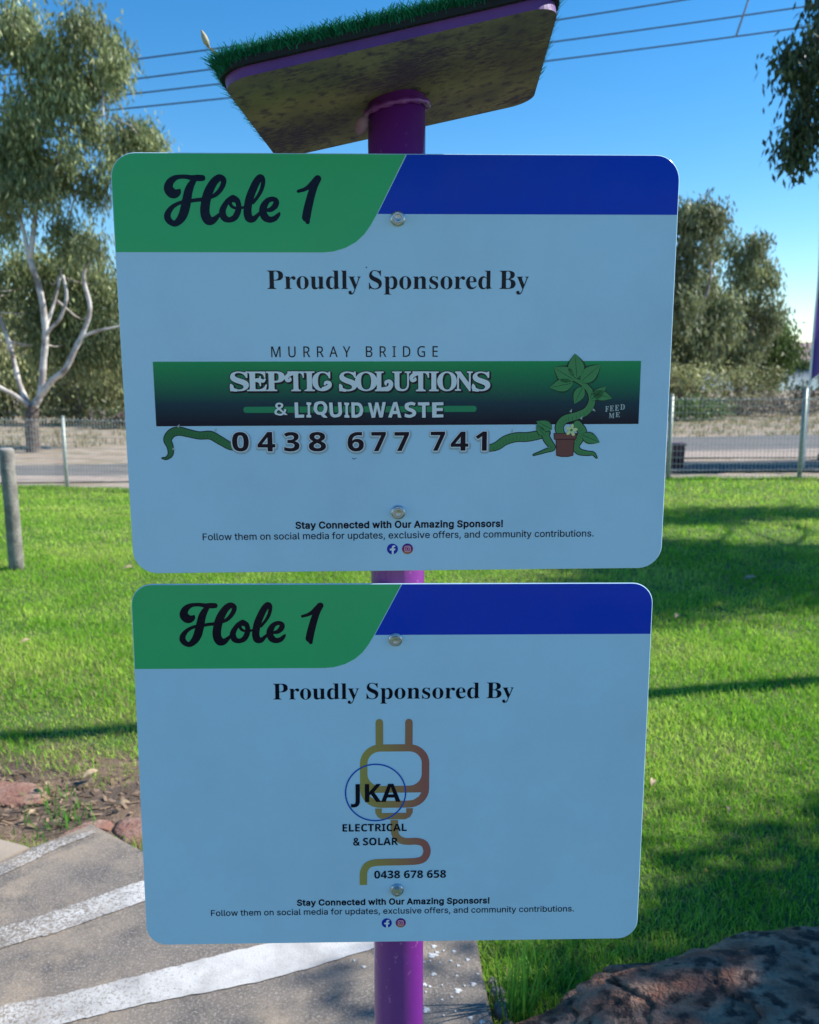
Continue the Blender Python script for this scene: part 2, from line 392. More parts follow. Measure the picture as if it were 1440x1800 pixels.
PRINT = {
    'proudly': [[1592,1190,-1,1,1,4,11,2,5,2,3,2,2,3,2,3,1,6,1,9,0,126,0,7,-1,6,-2,4,-1,3,-3,3,-5,2,-5,1,-8,2,-1,0,0,4,1,1,96,0,1,-1,0,-4,-1,0,-11,-2,-6,-3,-4,-3,-2,-3,-1,-4,-1,-6,0,-7,0,-53,0,-1,1,0,35,0,16,-2,7,-2,12,-4,6,-3,5,-4,7,-7,4,-5,4,-8,2,-6,1,-11,-1,-8,-1,-7,-3,-7,-3,-5,-3,-4,-5,-5,-5,-4,-11,-6,-9,-2,-6,-2,-13,-1,-16,-1],[1671,1199,8,-1,8,1,4,1,4,1,4,2,4,3,2,3,4,7,3,11,1,11,0,15,-2,9,-3,8,-4,6,-5,4,-4,2,-8,2,-9,2,-14,0,-1,-1,0,-1,0,-73,1,-5,1,-3,2,-2],[1864,1249,-8,3,-5,3,-4,3,-6,6,-4,5,-4,7,-1,0,-1,-1,0,-23,-52,0,-1,0,0,4,7,2,4,2,1,3,2,5,0,7,0,83,-1,7,-1,5,-2,3,-3,1,-3,1,-5,1,0,4,1,1,76,0,0,-5,-9,-1,-6,-2,-4,-3,-2,-5,0,-7,0,-58,0,-8,2,-6,2,-5,5,-6,4,-3,5,-1,4,1,3,1,7,9,4,3,3,1,4,1,7,-1,4,-2,4,-3,3,-5,0,-5,0,-6,-1,-5,-3,-4,-3,-4,-5,-2,-5,-2,-6,0],[1957,1249,-6,1,-8,3,-5,2,-6,4,-4,3,-6,5,-7,10,-3,5,-3,7,-4,13,-1,6,0,9,1,14,4,13,3,7,3,5,7,10,6,5,4,3,6,4,5,2,12,4,5,1,9,0,9,0,5,-1,12,-4,5,-2,6,-4,6,-4,4,-4,7,-10,4,-7,2,-5,4,-13,1,-14,-2,-15,-3,-13,-2,-5,-4,-7,-8,-10,-9,-8,-11,-6,-12,-4,-5,0,-9,-1],[1963,1255,6,-1,6,1,5,3,4,3,3,6,3,7,1,6,1,12,1,16,-1,25,-1,17,-1,10,-2,6,-2,3,-3,4,-5,3,-6,2,-6,0,-5,-1,-3,-2,-4,-4,-4,-5,-1,-5,-2,-8,-1,-9,-1,-18,0,-19,1,-21,2,-11,2,-8,4,-6,4,-4],[2050,1252,-1,0,0,4,1,0,5,1,5,3,2,2,2,6,0,8,0,64,1,12,2,8,2,8,4,6,4,5,7,4,8,2,12,0,9,-1,9,-3,8,-4,7,-5,6,-8,1,0,1,0,0,2,0,19,15,-4,15,-3,14,-2,12,0,0,-6,-7,-1,-4,-2,-3,-3,-1,-6,-1,-6,0,-100,-1,0,-56,0,0,4,8,2,3,1,2,2,2,3,2,6,0,8,0,76,-1,2,-4,4,-6,4,-6,3,-7,1,-6,-1,-4,-3,-4,-4,-2,-6,0,-102,-1,0],[2288,1190,0,1,0,3,0,1,8,1,6,2,3,3,3,5,0,6,0,51,0,1,-2,0,-6,-7,-8,-5,-9,-3,-9,-1,-12,1,-8,3,-8,5,-9,7,-5,7,-6,11,-4,12,-2,10,-1,11,0,14,2,12,3,9,3,7,4,6,3,4,4,5,6,5,6,3,6,3,4,1,8,1,8,0,6,-1,4,-2,6,-2,4,-3,4,-4,6,-8,2,-1,0,1,0,1,0,19,30,-6,14,-2,12,-1,0,-4,0,-1,-8,-2,-2,-1,-2,-3,-2,-4,-1,-6,0,-164,-1,-1],[2279,1263,3,-1,6,0,6,1,4,2,4,3,3,3,3,5,0,4,0,70,-3,8,-5,6,-6,5,-4,1,-4,1,-4,0,-6,-2,-5,-3,-3,-3,-3,-5,-2,-8,-3,-15,0,-17,0,-14,1,-11,2,-10,2,-7,4,-6,5,-4],[2382,1190,0,4,7,2,2,1,3,2,1,4,1,6,0,149,0,8,-2,5,-2,2,-3,1,-7,2,-1,1,0,3,1,1,68,0,1,-1,0,-3,-1,-1,-7,-2,-2,-1,-1,-2,-2,-4,-1,-5,0,-171,-1,-1],[2460,1252,-1,4,5,1,4,2,4,5,3,6,48,114,-1,4,-2,10,-5,10,-3,6,-4,4,-4,4,-2,2,-4,1,-2,0,-2,-1,-1,-2,-1,-2,0,-8,-1,-4,-3,-4,-2,-2,-2,-1,-6,-1,-8,1,-2,1,-3,2,-4,4,-2,6,-1,4,1,4,2,6,3,5,6,4,6,3,8,0,8,0,8,-3,8,-4,6,-8,6,-9,6,-10,3,-10,47,-122,4,-8,4,-5,2,-3,6,-2,0,-4,-40,0,-1,0,0,4,1,1,8,1,2,1,2,1,2,4,0,4,-1,6,-1,4,-20,54,-2,1,-1,-1,-23,-58,-2,-6,0,-6,2,-2,4,-2,8,-1,1,-1,0,-4,-1,0],[2729,1186,-12,4,-10,4,-9,7,-4,5,-4,6,-2,4,-3,6,-1,4,-1,8,-1,8,0,4,1,6,2,6,4,10,5,6,7,8,8,6,16,9,39,19,6,4,4,3,3,4,3,3,2,6,1,4,0,4,-1,10,-3,6,-5,7,-6,4,-7,3,-7,2,-9,1,-10,-1,-10,-3,-5,-2,-5,-3,-7,-6,-4,-4,-6,-10,-3,-6,-5,-12,-4,-14,-1,0,-5,0,-1,0,0,70,6,0,3,-6,1,-2,3,-2,3,0,3,0,5,1,21,6,13,2,7,0,11,0,10,-2,9,-2,8,-3,5,-2,7,-5,6,-5,5,-5,3,-5,4,-6,3,-8,1,-8,1,-4,0,-8,-1,-8,-1,-6,-3,-8,-3,-4,-4,-6,-4,-4,-5,-4,-6,-4,-7,-4,-8,-5,-37,-16,-7,-4,-7,-5,-6,-6,-4,-4,-2,-6,-1,-6,1,-8,3,-6,3,-6,4,-3,3,-2,7,-3,9,-1,7,0,9,1,7,2,7,5,6,4,6,5,7,8,4,8,5,8,3,12,5,0,1,0,0,-2,0,-58,-1,0,-5,0,-1,0,-1,4,-2,2,-3,2,-4,1,-4,-1,-21,-5,-13,-3,-12,0],[2924,1249,-8,2,-4,3,-5,3,-5,5,-7,10,-1,0,0,-1,0,-18,-1,-1,-52,0,0,4,7,2,4,3,2,4,2,6,0,8,0,131,-1,12,-1,6,-2,3,-3,2,-3,1,-5,1,-1,1,0,4,78,0,0,-4,-1,-1,-8,-1,-6,-2,-3,-3,-2,-5,-1,-6,-1,-8,0,-42,1,0,1,0,3,4,7,6,5,3,4,2,5,1,9,1,5,0,6,-1,5,-1,6,-3,4,-2,6,-4,5,-5,3,-4,4,-6,3,-8,3,-8,3,-9,1,-10,0,-14,-1,-9,-1,-9,-3,-8,-3,-8,-5,-7,-6,-7,-6,-6,-6,-3,-7,-3,-7,-2,-7,0],[2915,1264,4,-1,7,1,6,3,4,4,3,6,3,8,2,13,0,12,0,13,-1,13,-2,13,-3,8,-3,6,-5,5,-6,2,-6,1,-4,0,-3,-1,-6,-3,-3,-3,-2,-3,-4,-8,0,-71,5,-8,3,-4,5,-4],[3058,1249,-6,1,-8,3,-4,2,-7,4,-4,3,-6,5,-7,10,-3,5,-3,7,-4,13,0,6,-1,9,1,14,4,13,3,7,3,5,7,10,6,5,4,3,6,4,5,2,12,4,5,1,9,0,9,0,5,-1,12,-4,5,-2,6,-4,6,-4,4,-4,7,-10,4,-7,2,-5,4,-13,1,-14,-1,-15,-4,-13,-2,-5,-4,-7,-8,-10,-9,-8,-11,-6,-12,-4,-5,0,-9,-1],[3064,1255,6,-1,6,1,5,3,4,3,3,6,3,7,1,6,1,12,1,16,0,25,-2,17,-1,10,-2,6,-2,3,-3,4,-5,3,-6,2,-6,0,-5,-1,-3,-2,-4,-4,-3,-5,-2,-5,-2,-8,-1,-9,-1,-18,0,-19,2,-21,1,-11,3,-8,3,-6,4,-4],[3242,1249,-8,2,-6,3,-4,2,-5,4,-4,4,-5,5,-1,1,0,-1,0,-1,-1,-16,-54,0,0,4,7,2,2,1,2,2,2,3,1,3,1,8,-1,88,-1,5,-3,4,-4,3,-6,1,-1,4,1,1,68,0,1,-1,0,-3,-1,-1,-6,-1,-3,-2,-3,-4,-1,-5,0,-6,0,-76,5,-7,6,-5,7,-3,7,-1,4,0,3,1,3,2,2,2,1,3,1,4,1,12,0,73,-2,6,-1,3,-5,3,-6,1,0,1,0,3,0,1,1,0,67,0,1,-1,0,-3,-1,-1,-6,-1,-4,-2,-2,-4,-1,-5,-1,-6,0,-65,0,-11,-2,-9,-3,-8,-4,-6,-5,-4,-7,-4,-8,-2,-8,-1],[3364,1249,-8,2,-8,3,-6,6,-5,6,-4,7,-2,8,-1,8,0,5,1,4,2,5,3,5,5,6,5,4,10,6,29,14,7,6,4,4,2,4,0,5,0,6,-2,4,-2,3,-4,3,-4,2,-4,1,-7,1,-5,-1,-6,-1,-5,-2,-3,-2,-8,-7,-3,-4,-4,-6,-3,-8,-3,-7,-5,-1,-1,1,0,1,0,44,1,1,4,0,2,-4,2,-2,3,-1,3,-1,5,1,13,4,11,3,11,0,5,-1,8,-1,9,-4,3,-3,4,-3,5,-5,2,-4,4,-8,1,-9,0,-12,-2,-9,-3,-5,-2,-3,-6,-6,-8,-5,-30,-15,-8,-5,-4,-3,-2,-3,-2,-4,0,-4,0,-4,2,-4,2,-3,3,-3,3,-2,5,-1,5,0,6,0,8,3,8,5,4,4,4,6,4,7,2,6,5,0,0,-38,-1,-1,-3,0,-4,4,-2,1,-3,1,-26,-6,-6,0],[3502,1249,-6,1,-8,3,-4,2,-7,4,-4,3,-6,5,-7,10,-3,5,-3,7,-4,13,0,6,-1,9,1,14,4,13,3,7,3,5,7,10,6,5,4,3,7,4,4,2,12,4,5,1,9,0,9,0,5,-1,12,-4,5,-2,6,-4,6,-4,4,-4,7,-10,4,-7,2,-5,4,-13,1,-14,-1,-15,-4,-13,-2,-5,-4,-7,-7,-10,-10,-8,-11,-6,-12,-4,-5,0,-9,-1],[3508,1255,6,-1,6,1,5,3,4,3,4,6,2,7,1,6,1,12,1,16,0,25,-1,17,-2,10,-2,6,-2,3,-3,4,-5,3,-6,2,-6,0,-5,-1,-3,-2,-4,-4,-3,-5,-2,-5,-2,-8,-1,-9,0,-18,0,-19,1,-21,1,-11,3,-8,3,-6,4,-4],[3685,1249,-8,3,-5,3,-4,3,-6,6,-4,5,-4,7,-1,0,-1,-1,0,-23,-52,0,-1,0,0,4,7,2,4,2,1,3,1,5,1,7,0,83,-1,7,-2,5,-1,3,-3,1,-3,1,-5,1,0,4,1,1,76,0,0,-5,-9,-1,-6,-2,-4,-3,-2,-5,-1,-7,0,-58,1,-8,2,-6,2,-5,5,-6,4,-3,5,-1,4,1,2,1,8,9,4,3,3,1,4,1,7,-1,4,-2,4,-3,2,-5,1,-5,0,-6,-1,-5,-3,-4,-3,-4,-5,-2,-5,-2,-6,0],[3774,1249,-5,1,-7,3,-5,2,-6,4,-9,8,-7,10,-5,11,-4,13,-1,14,1,15,1,6,2,8,4,9,6,10,8,9,6,4,4,3,10,4,5,1,7,1,13,0,8,-2,8,-3,7,-3,7,-5,7,-6,6,-7,5,-7,0,-1,-5,-4,-7,8,-7,5,-5,3,-8,2,-5,0,-8,-1,-8,-2,-6,-4,-5,-6,-4,-8,-3,-9,-2,-11,-1,-12,0,-1,1,0,72,-1,0,-8,-1,-7,-2,-12,-5,-10,-3,-5,-3,-4,-8,-7,-5,-3,-5,-2,-10,-3,-12,-1],[3781,1256,6,-1,4,1,3,0,4,3,3,4,2,6,2,9,1,13,0,9,-1,1,-38,1,-1,-1,0,-15,1,-8,2,-7,2,-5,3,-5,3,-3],[3928,1190,-1,1,0,3,1,1,8,1,5,2,4,3,2,5,1,6,0,51,-1,1,-1,0,-7,-7,-8,-5,-9,-3,-9,-1,-11,1,-8,3,-9,5,-8,7,-6,7,-6,11,-4,12,-2,10,-1,11,0,14,2,12,3,9,3,7,4,6,3,4,5,5,5,5,6,3,6,3,5,1,7,1,8,0,6,-1,5,-2,5,-2,5,-3,4,-4,6,-8,1,-1,1,1,0,1,0,19,30,-6,14,-2,11,-1,1,0,0,-4,-1,-1,-7,-2,-3,-1,-2,-3,-2,-4,-1,-6,0,-164,0,-1],[3918,1263,4,-1,6,0,5,1,4,2,4,3,3,3,3,5,1,4,0,70,-4,8,-4,6,-7,5,-4,1,-3,1,-5,0,-6,-2,-5,-3,-2,-3,-3,-5,-3,-8,-2,-15,-1,-17,1,-14,1,-11,2,-10,2,-7,3,-6,5,-4],[4087,1190,-1,1,0,4,8,1,6,1,4,2,4,4,2,4,1,5,1,6,0,8,0,121,-1,10,-1,6,-2,4,-2,2,-3,3,-4,1,-6,2,-6,1,-1,0,0,1,0,3,1,1,96,0,18,-1,16,-3,13,-4,6,-3,5,-3,6,-5,6,-7,3,-5,3,-6,2,-6,1,-6,0,-6,-1,-9,-3,-8,-5,-8,-5,-5,-8,-6,-10,-5,-12,-4,-13,-3,-1,0,0,-1,1,-1,11,-2,9,-4,9,-4,7,-6,5,-5,3,-6,2,-7,1,-8,-1,-10,-3,-9,-6,-7,-9,-7,-10,-5,-14,-3,-15,-2,-19,-1],[4166,1198,8,-1,7,1,4,0,6,3,5,4,4,4,1,3,2,7,2,12,0,10,-1,10,-3,7,-2,4,-2,3,-4,4,-7,4,-8,2,-11,1,-8,0,-1,0,0,-1,0,-64,0,-5,2,-4,2,-2],[4158,1284,0,-1,1,0,18,1,9,1,5,2,4,2,6,4,3,3,4,7,3,9,1,10,0,16,-2,10,-3,8,-3,6,-5,5,-6,3,-4,1,-8,2,-10,-1,-4,0,-4,-2,-2,-2,-2,-3,-1,-4,0,-6],[4273,1252,0,4,5,1,3,2,4,5,3,6,49,114,-1,4,-3,10,-5,10,-3,6,-4,4,-3,4,-3,2,-3,1,-2,0,-2,-1,-2,-2,0,-2,0,-8,-1,-4,-3,-4,-2,-2,-3,-1,-6,-1,-7,1,-3,1,-3,2,-4,4,-2,6,0,4,0,4,2,6,4,5,5,4,6,3,8,0,8,0,9,-3,7,-4,7,-8,6,-9,5,-10,3,-10,48,-122,3,-8,4,-5,3,-3,5,-2,0,-4,-40,0,-1,0,0,4,1,1,8,1,3,1,2,1,2,4,0,4,-1,6,-2,4,-20,54,-1,1,-2,-1,-23,-58,-1,-6,0,-6,2,-2,4,-2,8,-1,0,-1,0,-4]],
    'murray': [[1612,1987,0,1,0,114,12,0,0,-1,0,-71,0,-21,0,-2,32,95,10,0,2,0,32,-96,0,1,0,2,0,20,0,73,12,0,1,0,0,-114,-1,-1,-18,0,0,1,-32,91,-30,-91,-2,-1],[1798,1987,-1,1,1,78,0,5,2,7,3,8,4,6,5,5,4,3,7,2,8,2,9,0,8,-1,8,-3,7,-5,3,-3,3,-4,3,-7,3,-9,1,-10,0,-74,-1,-1,-1,0,-11,0,-1,1,0,74,0,8,-2,6,-4,6,-2,3,-3,2,-6,3,-5,0,-4,1,-8,-1,-3,-1,-4,-3,-4,-3,-2,-4,-2,-3,-1,-7,-1,-7,0,-74,-1,-1],[1961,1987,-1,1,0,114,1,0,12,0,1,0,0,-46,0,-1,1,0,18,0,24,47,1,0,14,0,1,0,-27,-51,7,-4,5,-4,3,-5,3,-6,2,-8,0,-9,-2,-9,-3,-6,-4,-4,-3,-3,-6,-3,-7,-2,-9,-1],[1974,2001,1,0,12,0,9,0,6,2,5,3,2,3,2,4,1,5,0,5,-1,5,-1,3,-2,3,-2,3,-5,3,-7,2,-20,0],[2108,1987,-1,1,0,114,1,0,12,0,1,-46,0,-1,1,0,18,0,24,47,1,0,14,0,1,0,-27,-51,6,-4,5,-4,4,-5,3,-6,1,-8,0,-9,-2,-9,-3,-6,-3,-4,-4,-3,-5,-3,-7,-2,-9,-1],[2121,2001,1,0,12,0,9,0,6,2,5,3,2,3,1,4,1,5,0,5,0,5,-2,3,-1,3,-3,3,-4,3,-7,2,-20,0],[2280,1987,-1,1,-39,114,1,0,1,0,11,0,1,0,12,-35,38,0,1,1,12,34,1,0,12,0,1,0,-39,-114,-1,-1],[2285,2007,0,-1,1,0,3,13,11,34,-28,0,-1,0,-1,0,11,-33],[2390,1987,-1,1,33,70,0,44,1,0,13,0,0,-44,34,-70,-1,-1,-13,0,-1,1,-25,54,-1,0,-25,-54,-1,-1],[2639,1987,-1,1,0,114,1,0,39,0,7,-1,7,-2,3,-2,5,-3,4,-5,3,-6,2,-9,0,-7,0,-5,-2,-5,-2,-4,-3,-4,-3,-3,-5,-2,-5,-2,0,-1,5,-2,4,-3,4,-4,2,-5,2,-6,0,-6,-1,-7,-2,-6,-3,-5,-4,-4,-5,-2,-7,-2,-12,-2],[2652,2001,1,-1,21,1,7,1,4,2,2,1,2,2,2,3,1,6,-1,8,-1,3,-2,3,-2,2,-2,1,-6,2,-8,1,-18,0],[2652,2049,18,0,7,0,7,2,5,3,3,3,1,3,1,4,1,4,-1,5,-1,4,-1,3,-2,3,-2,2,-3,2,-7,2,-6,0,-20,0],[2790,1987,-2,1,0,114,2,0,12,0,0,-46,0,-1,2,0,18,0,24,47,14,0,1,0,-27,-51,7,-4,5,-4,4,-5,2,-6,2,-8,0,-9,-2,-9,-3,-6,-3,-4,-4,-3,-6,-3,-6,-2,-10,-1],[2802,2001,2,0,12,0,8,0,7,2,5,3,2,3,1,4,1,5,0,5,-1,5,-1,3,-2,3,-2,3,-4,3,-8,2,-20,0],[2928,1987,-1,1,0,8,11,3,1,1,0,89,0,1,-1,0,-10,3,-1,1,0,8,1,0,36,0,0,-1,0,-7,0,-1,-11,-3,0,-1,0,-89,1,-1,10,-3,0,-8,0,-1],[3043,1987,-1,1,0,114,1,0,34,0,11,-2,9,-3,5,-3,4,-3,7,-7,3,-5,2,-5,3,-10,2,-13,0,-16,-2,-12,-2,-7,-2,-4,-5,-8,-6,-6,-6,-4,-9,-4,-7,-2,-7,-1],[3056,2001,1,-1,19,1,8,1,4,1,6,3,5,4,3,4,3,7,3,7,0,5,1,11,-1,11,-2,9,-3,8,-4,6,-6,5,-6,3,-9,2,-9,1,-13,0],[3240,1986,-4,1,-8,3,-6,3,-4,4,-8,7,-4,6,-2,6,-4,12,-1,8,-1,8,1,10,1,8,3,12,4,8,7,9,6,6,10,4,10,3,8,0,6,0,14,-2,14,-4,1,0,0,-56,-1,-1,-34,0,-1,1,1,13,20,0,2,1,0,32,-2,0,-8,2,-10,1,-6,-1,-8,-2,-6,-3,-6,-4,-4,-5,-3,-8,-3,-8,-1,-6,0,-10,0,-8,1,-6,3,-8,3,-6,3,-4,5,-6,6,-4,4,-1,8,-2,8,0,6,1,8,2,8,4,6,-12,0,-2,-6,-2,-6,-2,-6,-2,-12,0],[3366,1987,-1,1,0,114,1,0,56,0,0,-1,0,-12,-42,0,-1,0,0,-1,0,-39,40,0,1,-1,0,-12,-1,0,-39,0,-1,-1,0,-34,1,0,42,0,0,-1,0,-13]],
    'number': [[1230,2911,-14,3,-6,2,-8,2,-10,5,-5,5,-8,6,-7,10,-4,6,-4,10,-3,8,-3,12,-2,14,-1,16,0,20,1,12,2,10,2,10,3,10,4,10,4,8,5,7,6,7,7,6,7,4,8,4,10,3,10,3,10,1,12,1,16,-1,8,-1,12,-4,6,-2,6,-2,10,-6,6,-5,7,-9,6,-8,3,-6,3,-8,4,-12,2,-12,2,-16,1,-16,-1,-12,-1,-12,-2,-10,-2,-10,-3,-10,-4,-10,-5,-7,-4,-7,-6,-7,-8,-7,-7,-4,-9,-4,-8,-4,-10,-2,-10,-1,-12,-1],[1238,2950,8,-1,8,1,4,1,4,2,6,5,2,4,4,8,3,12,2,12,1,16,0,24,-2,16,-1,6,-2,10,-5,8,-4,7,-4,2,-4,2,-8,2,-8,0,-8,-2,-6,-3,-4,-4,-3,-4,-4,-8,-3,-12,-1,-12,-1,-16,0,-24,2,-14,2,-12,3,-10,5,-8,2,-3,4,-2,4,-2],[1544,2912,-112,138,0,32,0,1,2,0,107,1,1,42,0,1,54,0,1,-1,1,0,0,-42,28,-1,2,0,0,-1,0,-36,-2,-1,-28,0,-1,-133,-1,0,-50,0],[1542,2970,1,2,-1,32,0,40,-2,1,-54,0,-1,-1,48,-60],[1784,2914,-16,3,-10,2,-8,3,-18,8,-8,4,0,2,24,31,2,0,12,-6,12,-5,8,-2,10,-2,14,0,10,1,8,3,6,5,2,3,1,4,1,6,0,4,-1,4,-2,4,-3,4,-4,2,-8,4,-12,3,-12,1,-30,0,0,1,-1,1,0,34,1,1,30,0,14,1,10,2,10,4,4,2,3,2,2,4,1,2,2,4,0,4,0,4,-2,6,-1,4,-3,4,-4,4,-4,2,-6,2,-6,2,-16,2,-18,-1,-16,-2,-16,-4,-10,-3,-10,-4,-2,0,0,2,0,36,0,2,16,5,18,4,18,2,18,1,18,-1,14,-2,14,-2,10,-4,7,-3,9,-4,8,-6,7,-6,5,-8,4,-8,3,-8,1,-4,0,-8,0,-6,0,-6,-4,-8,-4,-8,-8,-7,-8,-6,-10,-4,-6,-2,-12,-3,12,-5,10,-5,8,-6,7,-8,4,-8,2,-4,1,-6,1,-10,0,-6,-1,-6,-2,-4,-2,-6,-4,-4,-4,-4,-4,-4,-6,-4,-12,-5,-14,-4,-16,-3,-18,0],[2074,2915,-14,3,-12,2,-8,3,-10,4,-8,5,-6,6,-6,6,-3,6,-3,8,0,4,0,8,2,10,3,8,5,6,9,10,11,8,11,6,-13,5,-12,8,-10,7,-6,8,-5,8,-3,10,0,10,0,6,1,6,2,6,3,6,4,4,4,5,4,4,6,4,8,4,6,3,8,3,10,2,18,3,22,0,12,0,14,-1,12,-3,10,-2,10,-4,6,-3,8,-5,7,-6,6,-6,3,-4,4,-8,2,-6,0,-10,-1,-10,-1,-4,-2,-4,-4,-8,-9,-8,-9,-7,-13,-7,-14,-8,11,-5,12,-7,8,-6,6,-7,5,-7,3,-10,0,-4,0,-8,-2,-8,-1,-4,-3,-6,-6,-7,-10,-8,-12,-6,-16,-4,-10,-2,-10,-2,-16,-1],[2089,2950,9,0,6,1,4,1,6,3,3,3,3,2,1,4,1,4,0,4,-1,4,-3,4,-2,4,-10,6,-14,6,-12,-4,-8,-5,-5,-3,-3,-4,-2,-2,-2,-4,0,-4,0,-5,2,-3,2,-4,3,-2,5,-3,6,-2,6,-1],[2088,3038,2,0,10,4,14,7,8,7,6,6,2,2,1,4,0,4,-1,4,-1,4,-2,4,-6,4,-6,4,-11,2,-8,1,-14,0,-10,-2,-6,-2,-8,-5,-4,-4,-2,-6,-1,-6,1,-6,4,-6,4,-6,8,-4,10,-6],[2530,2918,-20,3,-12,3,-10,4,-10,4,-5,4,-8,4,-7,6,-6,7,-6,7,-5,8,-4,8,-3,8,-3,8,-3,10,-2,12,-1,10,-1,12,1,12,0,8,3,14,2,6,4,12,3,6,7,8,4,5,8,7,6,4,8,6,12,4,10,3,8,1,10,1,8,1,10,-1,8,-1,10,-1,8,-2,8,-3,6,-4,7,-4,6,-4,5,-5,6,-6,3,-5,4,-8,2,-6,2,-8,1,-8,0,-16,-1,-8,-1,-6,-2,-7,-3,-5,-3,-6,-5,-6,-5,-4,-4,-4,-6,-4,-6,-2,-8,-3,-6,-2,-8,-1,-14,-1,-16,1,-9,2,-11,4,-9,6,-5,4,-4,5,-1,-1,1,-8,2,-10,3,-8,3,-6,4,-6,4,-4,6,-4,4,-4,8,-3,4,-1,12,-3,6,-1,14,-1,10,0,14,1,14,2,1,-2,0,-34,-1,-2,-8,-2,-18,0,-16,0],[2513,3030,9,0,6,0,6,2,4,2,4,4,4,4,2,6,2,6,0,6,0,8,-2,8,-3,6,-4,4,-5,4,-6,3,-6,2,-8,0,-8,-1,-6,-1,-6,-4,-5,-5,-5,-6,-4,-8,-1,-6,-1,-8,1,-4,3,-6,4,-5,4,-5,8,-3,6,-3],[2688,2919,0,1,0,38,0,1,108,0,0,1,-82,170,0,1,2,1,48,0,2,-1,84,-183,0,-28,0,-1,-2,-1],[2946,2921,-1,1,-1,0,0,36,0,2,2,1,106,0,-81,169,0,2,1,0,50,0,1,0,83,-182,0,-28,0,-1,-2,-1],[3346,2919,0,1,0,38,0,1,106,0,1,1,-81,170,0,1,2,1,48,-1,84,-183,0,-28,0,-1,-2,-1],[3682,2920,-114,136,0,32,2,1,108,0,0,1,0,40,0,2,2,0,54,0,0,-2,0,-41,30,0,1,-1,1,0,-1,-36,-1,0,-30,0,0,-132,-2,0,-50,0],[3679,2976,1,2,-2,32,0,40,0,2,-58,0,49,-60,5,-6],[3926,2921,-80,54,0,1,25,28,1,0,30,-20,16,-11,0,1,-1,36,0,124,1,0,54,0,0,-2,0,-210,0,-1,-2,-1,-42,0]],
